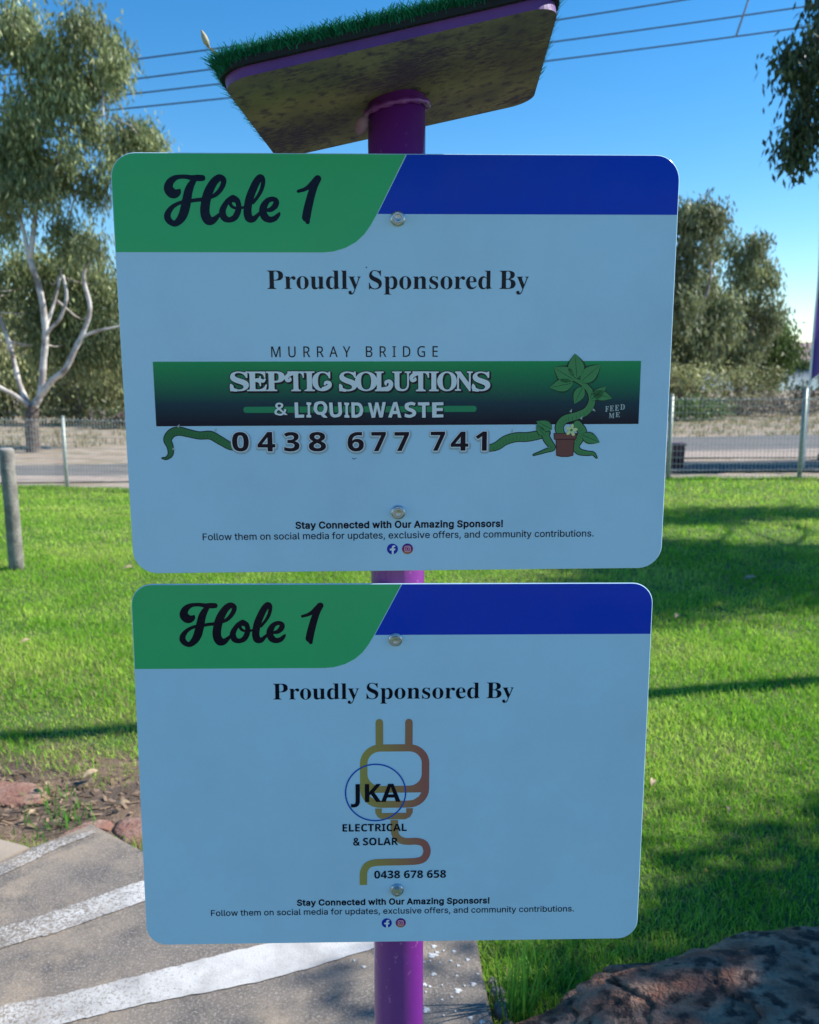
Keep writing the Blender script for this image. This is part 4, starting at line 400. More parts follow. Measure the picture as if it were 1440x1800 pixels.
    'septic': [[1832,2252,-12,2,-34,0,-2,1,0,1,-2,2,0,16,-10,8,-8,8,-5,6,-4,6,-3,6,0,2,-2,-10,-2,-8,-5,-8,-5,-6,-6,-6,-8,-5,-8,-5,-10,-3,-12,-3,-8,-1,-26,-1,-110,0,-2,0,-2,1,0,1,0,8,0,3,2,1,8,1,6,1,6,3,2,1,2,3,2,3,1,4,0,8,0,134,-1,11,-1,5,-1,3,-4,3,-4,2,-8,1,-8,1,-1,0,-1,2,0,2,0,8,0,1,2,1,2,0,114,0,2,0,1,-2,0,-2,0,-8,-1,-2,-2,0,-12,-2,-8,-2,-2,-2,-2,-1,-2,-5,-1,-6,0,-8,0,-52,1,0,26,0,20,-2,16,-2,10,-3,6,-3,6,-3,6,-4,6,-5,4,-4,4,-5,4,-5,2,-7,1,3,1,6,3,6,3,8,4,6,7,6,7,4,10,1,8,0,12,-3,8,-4,6,-4,2,-2,3,-6,2,-6,0,-6,-4,-14,-2,-4,-3,-3,-4,-1,-6,0,-4,2,-2,4,-2,4,0,7,-6,1,-2,0,0,-6,0,-2,1,-2,1,-2,2,0,2,-2,2,-4,2,-2,11,-8,7,-4,10,-5,6,-2,10,-1,0,2,0,130,0,10,-2,4,-1,4,-2,2,-2,2,-7,2,-10,1,-2,1,-1,2,0,10,1,1,2,1,100,0,3,-2,1,0,0,-2,0,-8,0,-2,-2,-1,-8,-1,-6,-1,-4,-2,-2,-1,-2,-2,-2,-4,0,-4,-1,-10,0,-140,4,-6,1,-4,0,-6,2,0,2,0,10,2,8,4,7,6,5,6,4,8,4,11,2,13,1,2,1,0,10,0,1,-2,1,-2,0,-62,-1,-2,-1,-1,-2,-1,-64,0,-6,-1,-4,-1,-8,1,-24,-1],[1230,2254,-18,3,-10,3,-6,2,-8,4,-4,4,-7,4,-6,6,-3,5,-5,7,-1,5,-2,7,-1,6,0,8,1,6,1,6,5,8,6,9,10,7,12,8,12,6,16,7,56,19,7,4,5,3,4,3,4,3,2,5,2,2,0,4,0,4,-1,4,-3,6,-6,5,-5,3,-3,2,-8,3,-10,2,-12,1,-14,-1,-10,-2,-4,-3,-2,-2,-16,-3,-6,-4,-8,-7,-1,-2,1,-6,-1,-8,-1,-4,-1,-2,-3,-4,-4,-3,-4,-2,-4,-1,-3,-6,-1,-2,-2,0,-12,0,-2,1,-1,1,-1,16,-1,6,-1,4,1,6,0,12,1,10,0,20,2,2,0,1,14,1,2,-1,0,-1,8,2,8,2,30,2,4,0,4,-1,2,-3,2,-2,16,1,14,0,14,-1,14,-2,8,-1,12,-3,12,-6,10,-4,4,-4,8,-5,4,-4,6,-8,4,-9,3,-8,1,-10,-1,-10,-3,-10,-4,-8,-6,-6,-7,-8,-7,-4,-8,-5,-10,-4,-18,-7,-52,-17,-8,-3,-10,-5,-8,-4,-4,-5,-3,-4,-1,-6,0,-6,4,-6,2,-2,4,-4,6,-3,8,-2,14,-2,10,0,12,1,8,3,8,3,8,3,8,6,10,9,8,8,4,8,6,12,2,1,12,0,2,-1,0,-1,1,-1,0,-50,1,-2,4,1,6,1,4,2,2,2,1,2,1,2,2,10,1,8,0,136,-1,6,-2,4,-1,4,-3,2,-2,1,-4,1,-8,2,-8,0,-2,1,0,3,0,8,0,1,2,1,2,0,196,0,2,0,2,-2,14,-66,0,-2,-2,-1,-10,0,-3,1,-1,0,-4,10,-5,8,-5,6,-6,6,-6,6,-6,4,-8,3,-8,3,-12,3,-12,1,-16,1,-12,-1,-6,-1,-2,-2,-1,-5,-1,-6,0,-64,8,0,8,-1,10,3,6,4,4,2,2,4,4,8,3,10,3,14,2,1,10,0,2,-1,0,-2,0,-40,8,3,6,2,4,1,8,-1,8,-3,6,-5,3,-5,3,-6,4,-8,2,-6,2,-4,-1,-4,-3,-4,-4,-2,-4,0,-5,2,-4,2,-9,9,-2,1,-11,-8,-11,-6,0,-22,0,-2,-2,-1,-10,0,-2,1,-1,2,-2,12,-3,6,-12,2,-30,6,0,-46,1,-6,1,-4,2,-3,6,-1,10,0,12,0,14,1,8,1,6,2,10,4,6,2,4,3,3,3,5,8,3,4,2,6,4,14,1,2,10,0,2,-1,1,-3,0,-60,-1,-2,0,-2,-2,0,-2,0,-190,0,-2,-2,-12,0,-3,2,-2,4,-1,2,-4,1,-4,1,-4,-1,-30,-5,-20,-3,-18,-1],[1964,2255,-2,1,0,2,0,8,0,2,2,1,14,2,6,1,2,2,2,2,1,2,1,4,0,8,0,140,0,6,-1,6,-2,4,-2,2,-3,2,-4,1,-6,2,-8,1,-2,1,0,1,0,10,2,2,2,0,106,0,2,0,2,-1,0,-1,0,-10,0,-1,-2,-1,-14,-3,-6,-2,-3,-3,-1,-2,-2,-6,-1,-8,0,-140,1,-10,1,-4,2,-2,3,-2,4,-1,8,-1,6,-1,2,-1,2,-1,0,-1,0,-10,-2,-1,-2,-1,-106,0],[2144,2256,-12,3,-8,2,-14,5,-7,4,-11,7,-10,8,-6,5,-8,10,-7,12,-4,8,-4,12,-1,8,-2,8,0,14,0,14,2,8,3,14,3,6,3,8,6,10,5,6,8,10,10,9,7,5,11,6,8,3,8,3,12,2,8,2,16,0,14,0,12,-2,14,-4,12,-5,10,-5,8,-7,8,-3,6,-6,8,-8,2,-2,4,-8,3,-12,1,-8,-1,-8,-2,-6,-2,-6,-4,-8,-4,-4,-5,-4,-10,-4,-6,-1,-6,-2,-14,0,-8,1,-8,3,-5,3,-3,2,-3,4,-3,6,-5,18,0,4,1,4,2,2,4,3,4,1,4,-1,2,-1,4,-4,8,-9,8,1,6,2,1,0,-1,4,-2,2,-2,2,-10,6,-35,14,-11,5,-4,3,-2,4,-2,4,-2,4,-2,-1,-10,-5,-8,-10,-7,-12,-4,-14,-3,-18,-1,-20,1,-20,2,-20,5,-16,6,-12,7,-10,8,-6,12,-4,12,-2,10,1,6,1,10,4,4,2,10,7,8,9,8,8,6,12,7,14,3,0,8,0,2,-2,0,-2,0,-68,0,-2,-2,0,-10,0,-2,2,-2,4,-2,4,-4,2,-4,1,-6,-1,-10,-4,-12,-4,-14,-3,-6,-1,-10,0],[2414,2257,-8,1,-10,3,-8,3,-6,2,-8,4,-5,4,-7,5,-4,5,-4,6,-4,6,-2,6,-2,6,0,6,0,10,1,4,1,6,4,9,7,9,9,7,10,7,14,7,14,7,54,19,6,3,5,4,5,3,2,3,3,4,1,4,0,4,0,6,-1,2,-3,4,-4,6,-6,4,-8,3,-8,2,-10,1,-12,0,-12,-1,-4,-3,-4,-2,-18,-6,-9,-6,-4,-4,1,-8,-1,-6,-1,-4,-1,-4,-3,-4,-4,-3,-4,-2,-4,-1,-2,-6,-2,-1,-2,-1,-12,0,-2,2,0,2,-1,14,-2,4,-1,6,1,6,1,12,2,10,0,22,1,2,1,0,12,0,2,0,2,-2,6,2,8,2,32,4,2,-1,4,-1,2,-2,4,-2,14,0,16,0,16,-2,12,-2,12,-4,10,-4,6,-3,10,-5,7,-6,6,-8,3,-4,4,-9,5,5,7,8,12,11,15,9,15,6,18,5,18,3,18,0,20,-2,16,-4,12,-4,16,-7,13,-9,12,-12,10,-12,3,-5,5,-9,5,-10,0,2,0,34,0,8,-1,6,-3,6,-2,2,-6,2,-8,1,-2,1,0,2,0,8,0,2,2,1,2,1,150,0,2,-2,1,-4,1,0,6,-3,8,-5,10,-10,6,-8,5,-10,4,-8,3,-8,2,-10,0,-8,0,-10,-1,-4,-3,-6,-6,-10,-4,-6,-6,-5,-6,-5,-6,-3,-7,-3,-3,0,-8,-1,-6,1,-8,2,-8,2,-12,6,-5,4,-5,6,-2,2,-2,6,-1,6,1,8,6,18,2,2,2,2,4,2,4,0,2,0,3,-2,2,-2,1,-4,1,-4,1,-10,0,-2,10,-3,6,0,4,5,2,4,-4,10,-4,8,-3,4,-5,5,-4,2,-6,1,-12,3,-32,4,-13,3,0,-136,1,-10,1,-4,1,-4,1,-2,3,-1,6,-2,10,-1,2,0,1,-2,1,-2,0,-8,-2,-2,-92,0,-3,0,-1,2,0,2,0,6,0,3,2,1,8,1,6,2,3,3,2,4,1,6,0,8,0,34,0,2,-5,-12,-8,-12,-9,-12,-8,-9,-14,-9,-14,-8,-16,-6,-12,-3,-18,-3,-12,0,-12,0,-14,2,-10,2,-8,2,-10,4,-10,4,-10,6,-6,4,-8,6,-8,8,-6,8,-6,8,-4,6,0,2,0,-60,-1,-2,-1,-1,-2,-1,-12,1,-2,1,-2,4,-2,2,-2,2,-4,0,-4,-1,-30,-5,-18,-3,-16,-1],[3196,2258,-6,0,-42,0,-1,2,-1,2,0,16,-10,8,-8,6,-7,8,-4,6,-2,4,-3,8,-1,8,1,12,3,8,3,8,2,5,6,8,6,5,6,3,4,0,8,1,6,-1,6,-1,12,-5,6,-3,4,-4,4,-4,1,-4,1,-4,0,-6,-5,-16,-2,-2,-3,-3,-4,0,-2,0,-4,0,-2,2,-2,3,-2,2,-2,9,-2,1,-6,0,-1,-6,0,-4,1,-2,4,0,1,0,1,-2,1,-4,7,-5,14,-7,10,-6,6,-2,4,-1,6,0,1,131,-1,12,-2,6,-2,4,-2,1,-4,1,-4,2,-10,1,-2,1,-1,0,0,2,0,8,1,2,2,2,102,0,2,-1,2,-1,0,-2,0,-8,0,-2,-2,-1,-12,-1,-6,-3,-3,-1,-1,-2,-2,-4,-1,-4,-1,-12,0,-156,2,0,8,0,10,3,8,4,7,5,5,6,5,10,3,10,2,12,1,2,3,1,8,0,2,-1,0,-2,0,-52,2,0,12,1,6,2,2,1,2,2,2,6,0,8,0,142,0,6,-1,4,-1,4,-2,2,-4,3,-4,1,-4,2,-8,1,-2,1,0,2,0,10,2,1,2,1,100,0,2,-1,0,-1,2,-2,0,-8,-1,-2,-1,0,-2,-1,-8,-2,-6,-1,-3,-2,-3,-2,-2,-2,-1,-4,-1,-4,0,-8,0,-140,0,-6,2,-6,2,-3,2,-1,6,-2,12,-2,2,-1,0,-1,1,-2,0,-8,-1,-2,-2,0,-100,0,-2,0,-2,1,-2,-2,-2,-1,-78,0,-6,0,-8,0,-18,-1],[2926,2259,-2,1,0,2,0,8,0,2,2,1,10,1,6,2,2,2,2,2,1,2,1,4,1,10,0,108,2,16,2,8,3,8,3,6,4,6,5,5,4,5,6,4,6,3,8,3,8,2,8,1,10,1,10,0,10,0,8,-1,8,-1,8,-3,8,-3,6,-3,6,-4,5,-5,4,-6,5,-8,3,-6,3,-8,2,-10,1,-8,1,-12,0,-10,0,-88,0,-6,1,-4,2,-6,2,-2,1,-1,6,-2,8,-2,2,-1,0,-2,0,-8,0,-2,-2,-1,-2,-1,-62,0,-2,1,-1,1,0,10,1,2,2,1,8,1,4,1,6,2,2,1,1,2,1,4,2,4,0,8,0,96,-1,14,-2,12,-4,10,-5,8,-6,6,-8,5,-10,2,-12,1,-8,-1,-8,-2,-6,-3,-4,-5,-4,-4,-2,-7,-3,-10,-1,-10,0,-112,1,-12,1,-4,4,-4,6,-2,10,-1,2,-1,2,-2,-1,-10,-1,-1,-2,-1,-96,0],[3510,2260,-12,3,-10,3,-10,4,-10,4,-8,6,-8,7,-8,7,-6,8,-6,8,-5,10,-4,10,-3,10,-2,10,-1,12,0,10,1,12,2,10,3,10,4,10,5,10,5,8,7,8,6,7,9,7,9,5,8,5,10,4,10,3,10,2,12,1,12,0,10,-1,12,-2,10,-3,10,-4,8,-4,10,-6,8,-7,7,-7,7,-8,5,-8,5,-10,4,-10,3,-10,2,-10,1,-12,0,-10,-1,-12,-2,-10,-3,-10,-4,-10,-4,-10,-6,-8,-6,-8,-8,-8,-8,-6,-8,-6,-10,-4,-10,-4,-10,-3,-10,-2,-10,-1,-12,0],[3614,2261,0,1,-2,2,0,8,1,2,1,1,6,1,2,2,8,10,6,8,0,136,-1,12,-1,4,-1,2,-3,3,-2,1,-6,1,-6,1,-2,1,-2,3,0,8,1,2,1,0,2,1,60,0,2,-1,2,-2,0,-8,0,-3,-2,-1,-12,-2,-4,-2,-2,-1,-2,-3,-2,-6,0,-10,0,-108,0,-2,114,152,2,1,2,1,8,0,2,-1,0,-1,1,-2,0,-172,0,-8,2,-8,1,-4,2,-1,4,-2,6,-1,6,-1,2,-1,0,-2,0,-8,0,-2,-2,-1,-2,-1,-60,0,-2,1,-1,1,0,10,1,2,2,1,10,1,6,2,2,4,2,4,1,6,0,8,0,78,0,2,-1,1,-89,-119,-3,-2,-56,0],[3876,2262,-6,1,-10,3,-6,2,-10,3,-8,4,-4,4,-7,5,-5,6,-4,4,-4,8,-2,4,-2,8,0,6,0,8,1,6,1,6,4,8,7,8,9,8,10,7,8,4,14,6,60,23,8,3,4,3,4,4,4,3,2,5,1,2,1,4,0,4,-2,4,-3,6,-3,4,-4,3,-6,4,-8,2,-10,2,-10,0,-14,-1,-8,-1,-4,-3,-4,-2,-14,-4,-6,-4,-8,-6,-4,-6,-1,-10,-2,-6,-2,-2,-3,-3,-6,-4,-3,-9,-1,0,-2,-1,-12,0,-2,1,0,2,0,10,-4,4,-2,4,-1,4,-1,4,3,24,2,8,3,4,0,12,0,2,2,1,12,1,2,-2,6,2,8,2,32,2,4,0,2,-1,3,-3,3,-2,16,1,18,0,14,-2,14,-2,12,-4,10,-4,10,-5,5,-4,7,-6,7,-6,5,-8,2,-6,3,-8,0,-6,0,-10,-1,-8,-3,-8,-3,-6,-4,-6,-6,-6,-6,-4,-6,-5,-16,-7,-14,-6,-50,-17,-18,-7,-8,-6,-4,-3,-4,-5,-1,-6,0,-6,1,-4,2,-3,5,-5,9,-4,10,-3,10,-1,8,0,12,2,12,3,8,3,10,6,6,6,8,8,6,6,4,8,5,10,1,2,2,0,10,0,2,-1,1,-3,0,-62,-1,-3,-2,-1,-12,0,-2,1,-2,3,-2,3,-2,1,-4,1,-10,-1,-24,-5,-18,-3,-18,0],[1648,2272,12,0,6,2,6,3,6,5,2,2,2,6,2,8,1,12,0,14,-2,10,-2,4,-3,6,-5,4,-5,4,-8,2,-10,1,-12,1,-1,-2,0,-74,1,-4,2,-2,2,-2],[2424,2274,10,-1,8,0,8,1,8,2,8,4,10,5,8,5,6,5,6,7,6,8,4,7,4,9,2,1,10,1,-4,14,-2,10,0,10,-10,-6,-12,-7,-16,-6,-54,-19,-14,-7,-6,-3,-4,-3,-2,-3,-2,-2,-2,-6,1,-8,2,-4,5,-6,6,-4,6,-2],[2634,2274,8,1,6,1,6,2,4,2,6,3,4,4,4,4,4,5,4,6,3,8,3,6,2,8,3,18,1,22,-1,22,-3,18,-4,16,-6,12,-8,10,-8,6,-12,4,-12,2,-6,-1,-6,-1,-6,-2,-6,-2,-4,-3,-4,-4,-5,-5,-5,-5,-3,-5,-3,-8,-2,-6,-3,-8,-3,-18,-1,-22,1,-22,3,-18,4,-16,6,-12,8,-10,9,-6,10,-4],[3523,2276,5,1,6,1,4,1,6,3,4,3,4,3,4,6,4,6,2,4,3,8,2,6,2,10,3,18,1,20,-1,22,-2,20,-4,16,-6,12,-6,10,-8,6,-10,4,-10,2,-6,-1,-6,-1,-4,-2,-4,-2,-6,-3,-4,-4,-3,-5,-4,-6,-5,-12,-3,-8,-2,-8,-2,-18,-1,-20,0,-22,3,-20,4,-16,5,-12,7,-10,7,-6,10,-4]],
    'septic_edge': [[1834,2244,-15,2,-33,0,-6,1,-3,3,-2,4,-1,15,-9,8,-9,10,-2,0,-6,-11,-7,-7,-7,-7,-10,-5,-9,-4,-11,-4,-10,-1,-15,-2,-30,-1,-99,0,-4,0,-2,1,-7,-1,-188,0,-5,-1,-12,0,-4,1,-3,1,-3,3,-2,4,-2,0,-42,-7,-16,-2,-14,0,-12,0,-11,2,-19,4,-15,6,-13,9,-5,4,-7,6,-6,9,-3,5,-3,8,-2,12,0,10,2,7,4,12,3,6,8,9,5,5,10,7,13,8,16,7,57,20,13,5,5,3,5,5,2,4,0,5,-3,5,-4,4,-6,4,-7,2,-9,1,-9,1,-9,0,-12,-2,-8,-4,-14,-5,-9,-6,-1,-1,0,-9,-1,-4,-1,-6,-2,-3,-7,-7,-3,-3,-6,-3,-2,-4,-3,-3,-3,-1,-3,-1,-16,1,-3,1,-3,3,-2,2,-1,4,0,14,-2,7,0,5,1,18,1,11,0,19,1,4,1,3,3,2,3,2,2,1,13,0,5,-1,12,3,31,3,6,0,3,-2,8,-4,26,1,16,-2,14,-2,21,-5,17,-7,1,2,0,6,2,4,5,4,5,1,197,0,6,-1,5,1,117,0,5,-3,4,-4,0,-4,0,-12,-3,-5,-4,-3,-2,-1,-14,-1,-4,-2,-1,-1,-2,-9,0,-47,1,-1,28,0,10,-1,10,-1,16,-4,9,-4,8,-4,12,-8,6,-6,1,0,3,4,4,7,6,6,6,4,7,3,10,2,9,-1,9,-1,12,-4,6,-4,6,-5,5,-5,3,-6,2,-9,-2,-10,-4,-14,-2,-4,-4,-4,0,-1,4,-3,9,-3,1,2,0,119,-1,9,-1,4,-2,2,-4,2,-11,1,-4,2,-2,2,-2,3,0,4,0,9,1,5,4,4,3,1,4,1,102,0,3,-1,3,-2,3,-5,1,-12,-1,-4,-2,-4,-4,-3,-4,-1,-10,-1,-4,-1,-2,-3,0,-5,-1,-143,4,-8,1,-1,9,4,5,3,5,6,4,7,2,10,2,11,3,5,3,3,4,1,11,0,4,-1,3,-2,3,-6,0,-44,1,-1,8,1,3,1,2,6,0,148,-1,5,-2,2,-6,3,-12,2,-4,2,-2,3,-2,5,0,10,1,4,3,4,4,2,4,1,110,0,6,-3,2,-3,1,-2,1,-4,0,-11,-1,-1,8,5,15,8,13,5,16,4,16,2,22,-1,14,-2,15,-4,13,-5,11,-7,8,-6,8,-4,9,-7,9,-11,6,-12,2,-9,1,-9,-1,-13,-2,-8,-3,-8,-7,-9,-7,-6,-10,-5,-7,-2,-11,-2,-14,-1,-10,2,-10,3,-7,5,-7,8,-4,7,-5,17,-1,7,1,5,3,6,4,4,-1,2,-20,9,-4,3,-5,6,-3,-2,-7,-7,-5,-10,-4,-14,-3,-15,-1,-20,1,-21,3,-18,4,-14,5,-11,6,-7,8,-6,7,-3,11,-1,5,0,9,2,8,3,8,4,8,6,5,6,6,8,6,9,6,14,4,4,2,1,4,1,9,0,5,-1,4,-4,1,-3,1,-4,0,-69,-2,-5,-3,-4,-6,-2,-10,0,-3,1,-5,3,-2,3,-2,5,-1,1,-1,0,-26,-8,-15,-3,-18,-2,-17,1,-15,3,-16,4,-14,7,-16,10,1,-6,0,-9,0,-3,-1,-2,-3,-3,-2,-2,-4,-1,-109,0,-4,1,-5,-1,-63,0,-10,-2,-33,-1],[2412,2249,-18,4,-10,3,-10,4,-13,9,-5,4,-6,7,-5,8,-3,5,-2,5,-2,10,-1,10,0,6,3,12,5,11,4,6,9,9,10,8,13,7,14,7,55,20,12,5,5,4,5,5,2,4,-1,5,-1,4,-4,4,-5,4,-5,2,-8,2,-8,1,-12,0,-8,-1,-9,-5,-18,-5,-6,-6,-1,-1,0,-13,-2,-5,-2,-4,-5,-7,-5,-4,-5,-2,-5,-7,-3,-1,-3,-1,-14,0,-3,1,-5,3,-3,5,0,14,-2,7,-1,7,1,19,2,10,0,22,1,3,3,3,2,2,4,1,13,0,5,-1,12,2,33,4,7,-2,8,-4,13,1,16,-1,22,-3,19,-5,17,-7,15,-10,8,-8,5,-6,1,0,13,12,13,9,12,6,17,6,16,5,15,1,19,1,14,-1,12,-2,13,-4,13,-4,14,-7,11,-7,10,-7,8,-8,8,-9,1,1,0,4,-2,10,-3,2,-8,1,-4,2,-4,3,-2,4,0,11,1,3,3,6,4,2,5,1,151,0,5,-2,5,-6,13,-8,11,-11,6,-9,6,-9,4,-10,4,-13,2,11,2,8,3,8,4,8,4,6,6,7,5,4,7,5,8,4,7,3,9,2,10,2,10,1,19,0,19,-3,9,-3,7,-3,8,-4,6,-4,8,-8,4,-5,5,-8,4,-8,2,-8,3,-11,2,-21,1,-26,0,-2,6,6,7,6,10,4,10,1,10,0,13,-4,12,-6,5,-3,3,-4,4,-5,2,-5,1,-7,0,-6,-1,-6,-4,-12,-2,-4,-5,-5,10,-5,4,-1,0,121,0,10,-1,4,-2,2,-5,1,-12,2,-2,1,-3,2,-2,3,-1,4,0,10,2,4,1,3,3,2,2,1,4,1,106,0,5,-3,2,-2,1,-3,1,-4,0,-8,-1,-5,-3,-4,-4,-2,-12,-1,-5,-2,-2,-3,-1,-5,0,-154,0,-1,8,2,6,2,7,6,4,5,3,6,3,9,2,12,1,4,4,4,3,1,4,1,7,0,4,-1,4,-2,3,-3,1,-5,0,-42,1,-1,2,1,4,0,1,2,1,9,0,144,-1,5,-1,2,-6,3,-10,1,-3,2,-3,2,-2,4,-1,12,1,4,1,3,2,2,4,2,2,1,103,0,4,-1,4,-2,3,-4,1,-4,0,-10,-2,-5,-2,-3,-3,-2,-15,-3,-3,-1,-1,-2,-1,-5,0,-6,0,-21,1,-3,5,12,6,11,9,12,10,9,11,9,11,6,11,6,15,4,18,3,12,1,11,-1,19,-2,16,-6,10,-4,9,-6,14,-10,12,-12,7,-10,6,-9,0,15,-2,7,-2,1,-9,2,-4,1,-3,1,-3,4,-1,4,0,11,1,4,2,2,4,3,5,1,61,0,4,-1,5,-3,2,-5,1,-12,-1,-4,-3,-3,-4,-3,-11,-1,-3,-1,-1,-2,-1,-4,-1,-9,0,-81,1,-2,99,131,4,4,4,1,12,0,4,-2,2,-2,2,-2,1,-4,0,-12,1,-2,1,2,0,11,2,5,3,4,6,2,15,0,12,2,33,3,7,-1,8,-5,17,1,22,-1,14,-3,15,-3,11,-4,12,-5,10,-7,10,-8,6,-8,6,-9,4,-10,2,-10,0,-10,-1,-7,-2,-8,-2,-7,-3,-6,-4,-5,-5,-6,-7,-6,-14,-9,-17,-8,-61,-21,-13,-6,-12,-7,-2,-2,-2,-4,1,-4,2,-5,5,-3,7,-3,9,-2,9,-1,10,1,8,2,9,3,8,4,8,5,6,5,9,11,6,9,3,9,4,4,6,2,11,0,4,-1,3,-2,3,-2,1,-2,1,-4,0,-65,-1,-4,-2,-4,-3,-3,-4,-1,-13,0,-4,1,-5,3,-3,5,-1,0,-37,-6,-22,-3,-10,0,-13,1,-18,2,-11,3,-9,4,-9,5,-7,4,-7,6,-7,7,-5,8,-3,5,-3,10,-2,10,0,10,1,8,2,7,5,9,4,6,8,8,11,9,20,11,17,7,53,19,9,5,4,3,3,3,1,5,-1,6,-2,4,-5,4,-5,3,-6,2,-8,1,-11,1,-11,-1,-7,-1,-6,-4,-15,-4,-5,-3,-9,-9,-1,-10,-2,-5,-2,-4,-4,-5,-6,-4,-2,-7,-3,-2,-2,-2,-4,-1,-13,0,-6,1,-3,3,-2,2,-1,4,0,8,-1,1,-1,-1,0,-105,1,-11,1,-4,4,-1,9,-1,4,-2,3,-3,2,-6,0,-9,-1,-5,-4,-4,-5,-2,-64,0,-5,2,-2,2,-2,2,-2,5,0,9,1,4,2,3,3,3,3,1,13,3,2,2,1,10,-1,57,-74,-98,-4,-4,-4,-1,-58,0,-5,1,-4,3,-2,4,-1,3,0,9,1,4,2,3,2,3,8,3,10,12,1,1,0,12,-1,-1,-1,0,-4,-8,-6,-8,-12,-13,-9,-7,-9,-6,-16,-8,-10,-3,-10,-3,-19,-2,-11,0,-12,1,-18,4,-12,4,-10,5,-13,8,-9,7,-9,9,-9,12,-7,11,-5,12,-1,-1,0,-2,0,-29,1,-6,4,-2,11,-2,4,-1,4,-3,2,-6,0,-10,-1,-4,-1,-2,-3,-3,-5,-2,-102,0,-6,-1,-78,0,-7,-1,-34,-1,-16,2,-41,0,-6,3,-2,3,-1,3,-2,-1,-1,-3,-3,-3,-2,-1,-4,-1,-66,0,-6,3,-2,3,-1,2,-1,3,0,9,1,4,3,4,3,2,13,2,5,2,1,2,1,5,1,101,-1,13,-2,12,-3,8,-5,6,-4,4,-6,3,-8,3,-10,1,-8,-1,-5,-2,-4,-2,-4,-3,-3,-6,-2,-6,-2,-14,0,-120,1,-4,1,-1,15,-2,4,-3,3,-3,1,-5,0,-10,-2,-6,-3,-2,-3,-1,-4,-1,-97,0,-4,1,-4,2,-3,4,-1,4,0,10,1,4,3,3,4,3,10,1,4,2,2,2,1,3,0,8,0,81,-1,-3,-5,-10,-7,-9,-8,-8,-6,-5,-7,-3,-10,-4,-9,-1,-11,1,-10,2,-14,6,-12,8,-8,8,-4,10,-1,4,0,8,3,11,5,16,3,4,5,4,-31,4,0,-2,0,-131,1,-4,1,-2,4,-1,9,0,4,-1,4,-3,2,-3,1,-4,0,-12,-3,-5,-4,-3,-5,-1,-90,0,-4,1,-3,1,-4,3,-1,4,-1,11,1,3,2,4,3,3,4,1,8,2,3,1,1,4,1,5,0,4,0,1,-1,1,-8,-9,-9,-9,-8,-6,-10,-7,-11,-5,-11,-5,-12,-3,-13,-3,-18,-2,-20,1,-14,1,-19,5,-17,6,-16,9,-14,11,-11,10,0,-34,-2,-5,-3,-3,-3,-1,-3,-1,-12,0,-4,1,-5,3,-3,5,-1,0,-31,-5,-20,-3,-18,-1],[2078,2276,-8,8,-5,6,-9,13,0,-16,1,-7,7,-2,11,-1,2,1],[1244,2278,12,-1,12,2,13,4,11,5,10,8,9,9,6,9,5,10,2,4,4,2,5,2,11,0,3,-1,5,-3,2,-4,1,-5,0,-39,1,-1,1,0,1,1,1,3,1,9,0,73,0,2,-1,1,-6,-8,-9,-8,-11,-7,-10,-6,-22,-8,-58,-19,-11,-5,-9,-6,-3,-3,-2,-3,0,-4,3,-4,4,-4,5,-2,7,-2],[1549,2278,1,-1,3,0,5,1,5,1,2,3,2,5,0,139,-1,9,-2,5,-6,2,-1,0,-1,0,9,-41,0,-5,-2,-4,-2,-3,-4,-2,-4,-1,-12,0,-5,3,-3,3,-7,14,-7,10,-9,8,-10,6,-14,5,-12,2,-23,1,-11,0,-1,-6,0,-54,1,-1,5,-1,5,1,7,3,3,4,3,4,3,7,3,18,1,3,2,2,3,2,4,1,11,0,4,-1,3,-2,2,-2,1,-3,1,-30,1,0,7,1,6,0,8,-2,9,-4,6,-5,4,-6,10,-22,2,-5,0,-4,-1,-4,-2,-4,-3,-4,0,-1,1,-5],[1447,2280,21,1,13,2,12,3,8,3,6,6,5,6,3,8,3,13,2,4,-6,5,-12,-8,-1,-1,0,-16,-1,-4,-2,-3,-2,-2,-3,-1,-4,-1,-10,0,-4,1,-3,2,-2,4,-4,13,0,1,-8,1,-18,5,-1,-1,0,-39,2,-1],[1646,2280,8,0,7,1,5,2,4,3,3,5,2,5,1,8,1,10,-1,9,-1,8,-2,5,-3,4,-4,3,-5,2,-8,2,-7,0,-1,0,0,-2,0,-62],[2429,2282,13,0,13,2,12,5,11,8,8,7,6,8,4,6,6,13,4,3,4,2,-2,11,-22,-10,-60,-21,-10,-5,-9,-5,-3,-4,-1,-4,0,-3,3,-5,4,-3,5,-2,5,-2],[3125,2282,3,0,-13,12,0,-2,0,-3,2,-5,2,-1],[2625,2284,11,-1,10,1,9,4,7,4,7,9,6,11,3,7,3,16,2,19,0,30,-3,18,-4,14,-5,11,-6,8,-7,5,-9,4,-12,1,-9,-1,-9,-3,-8,-6,-7,-9,-6,-10,-4,-14,-2,-9,-2,-19,0,-10,1,-20,2,-18,4,-14,5,-11,6,-8,8,-6],[3520,2286,8,-1,5,1,5,3,8,6,5,7,6,12,4,14,2,17,1,12,-1,31,-2,17,-3,16,-5,10,-5,8,-6,5,-8,4,-9,1,-8,-1,-8,-4,-6,-5,-6,-8,-5,-12,-4,-14,-3,-17,-1,-10,0,-11,1,-22,2,-17,4,-15,5,-11,6,-8,6,-5,6,-3],[2875,2392,1,0,0,1,-1,6,-4,6,0,-1,1,-11],[2056,2421,9,13,9,10,-1,1,-8,-1,-5,-2,-3,-1,-1,-7],[1358,2432,1,-1,1,3,-2,6,-3,2,-5,1]],
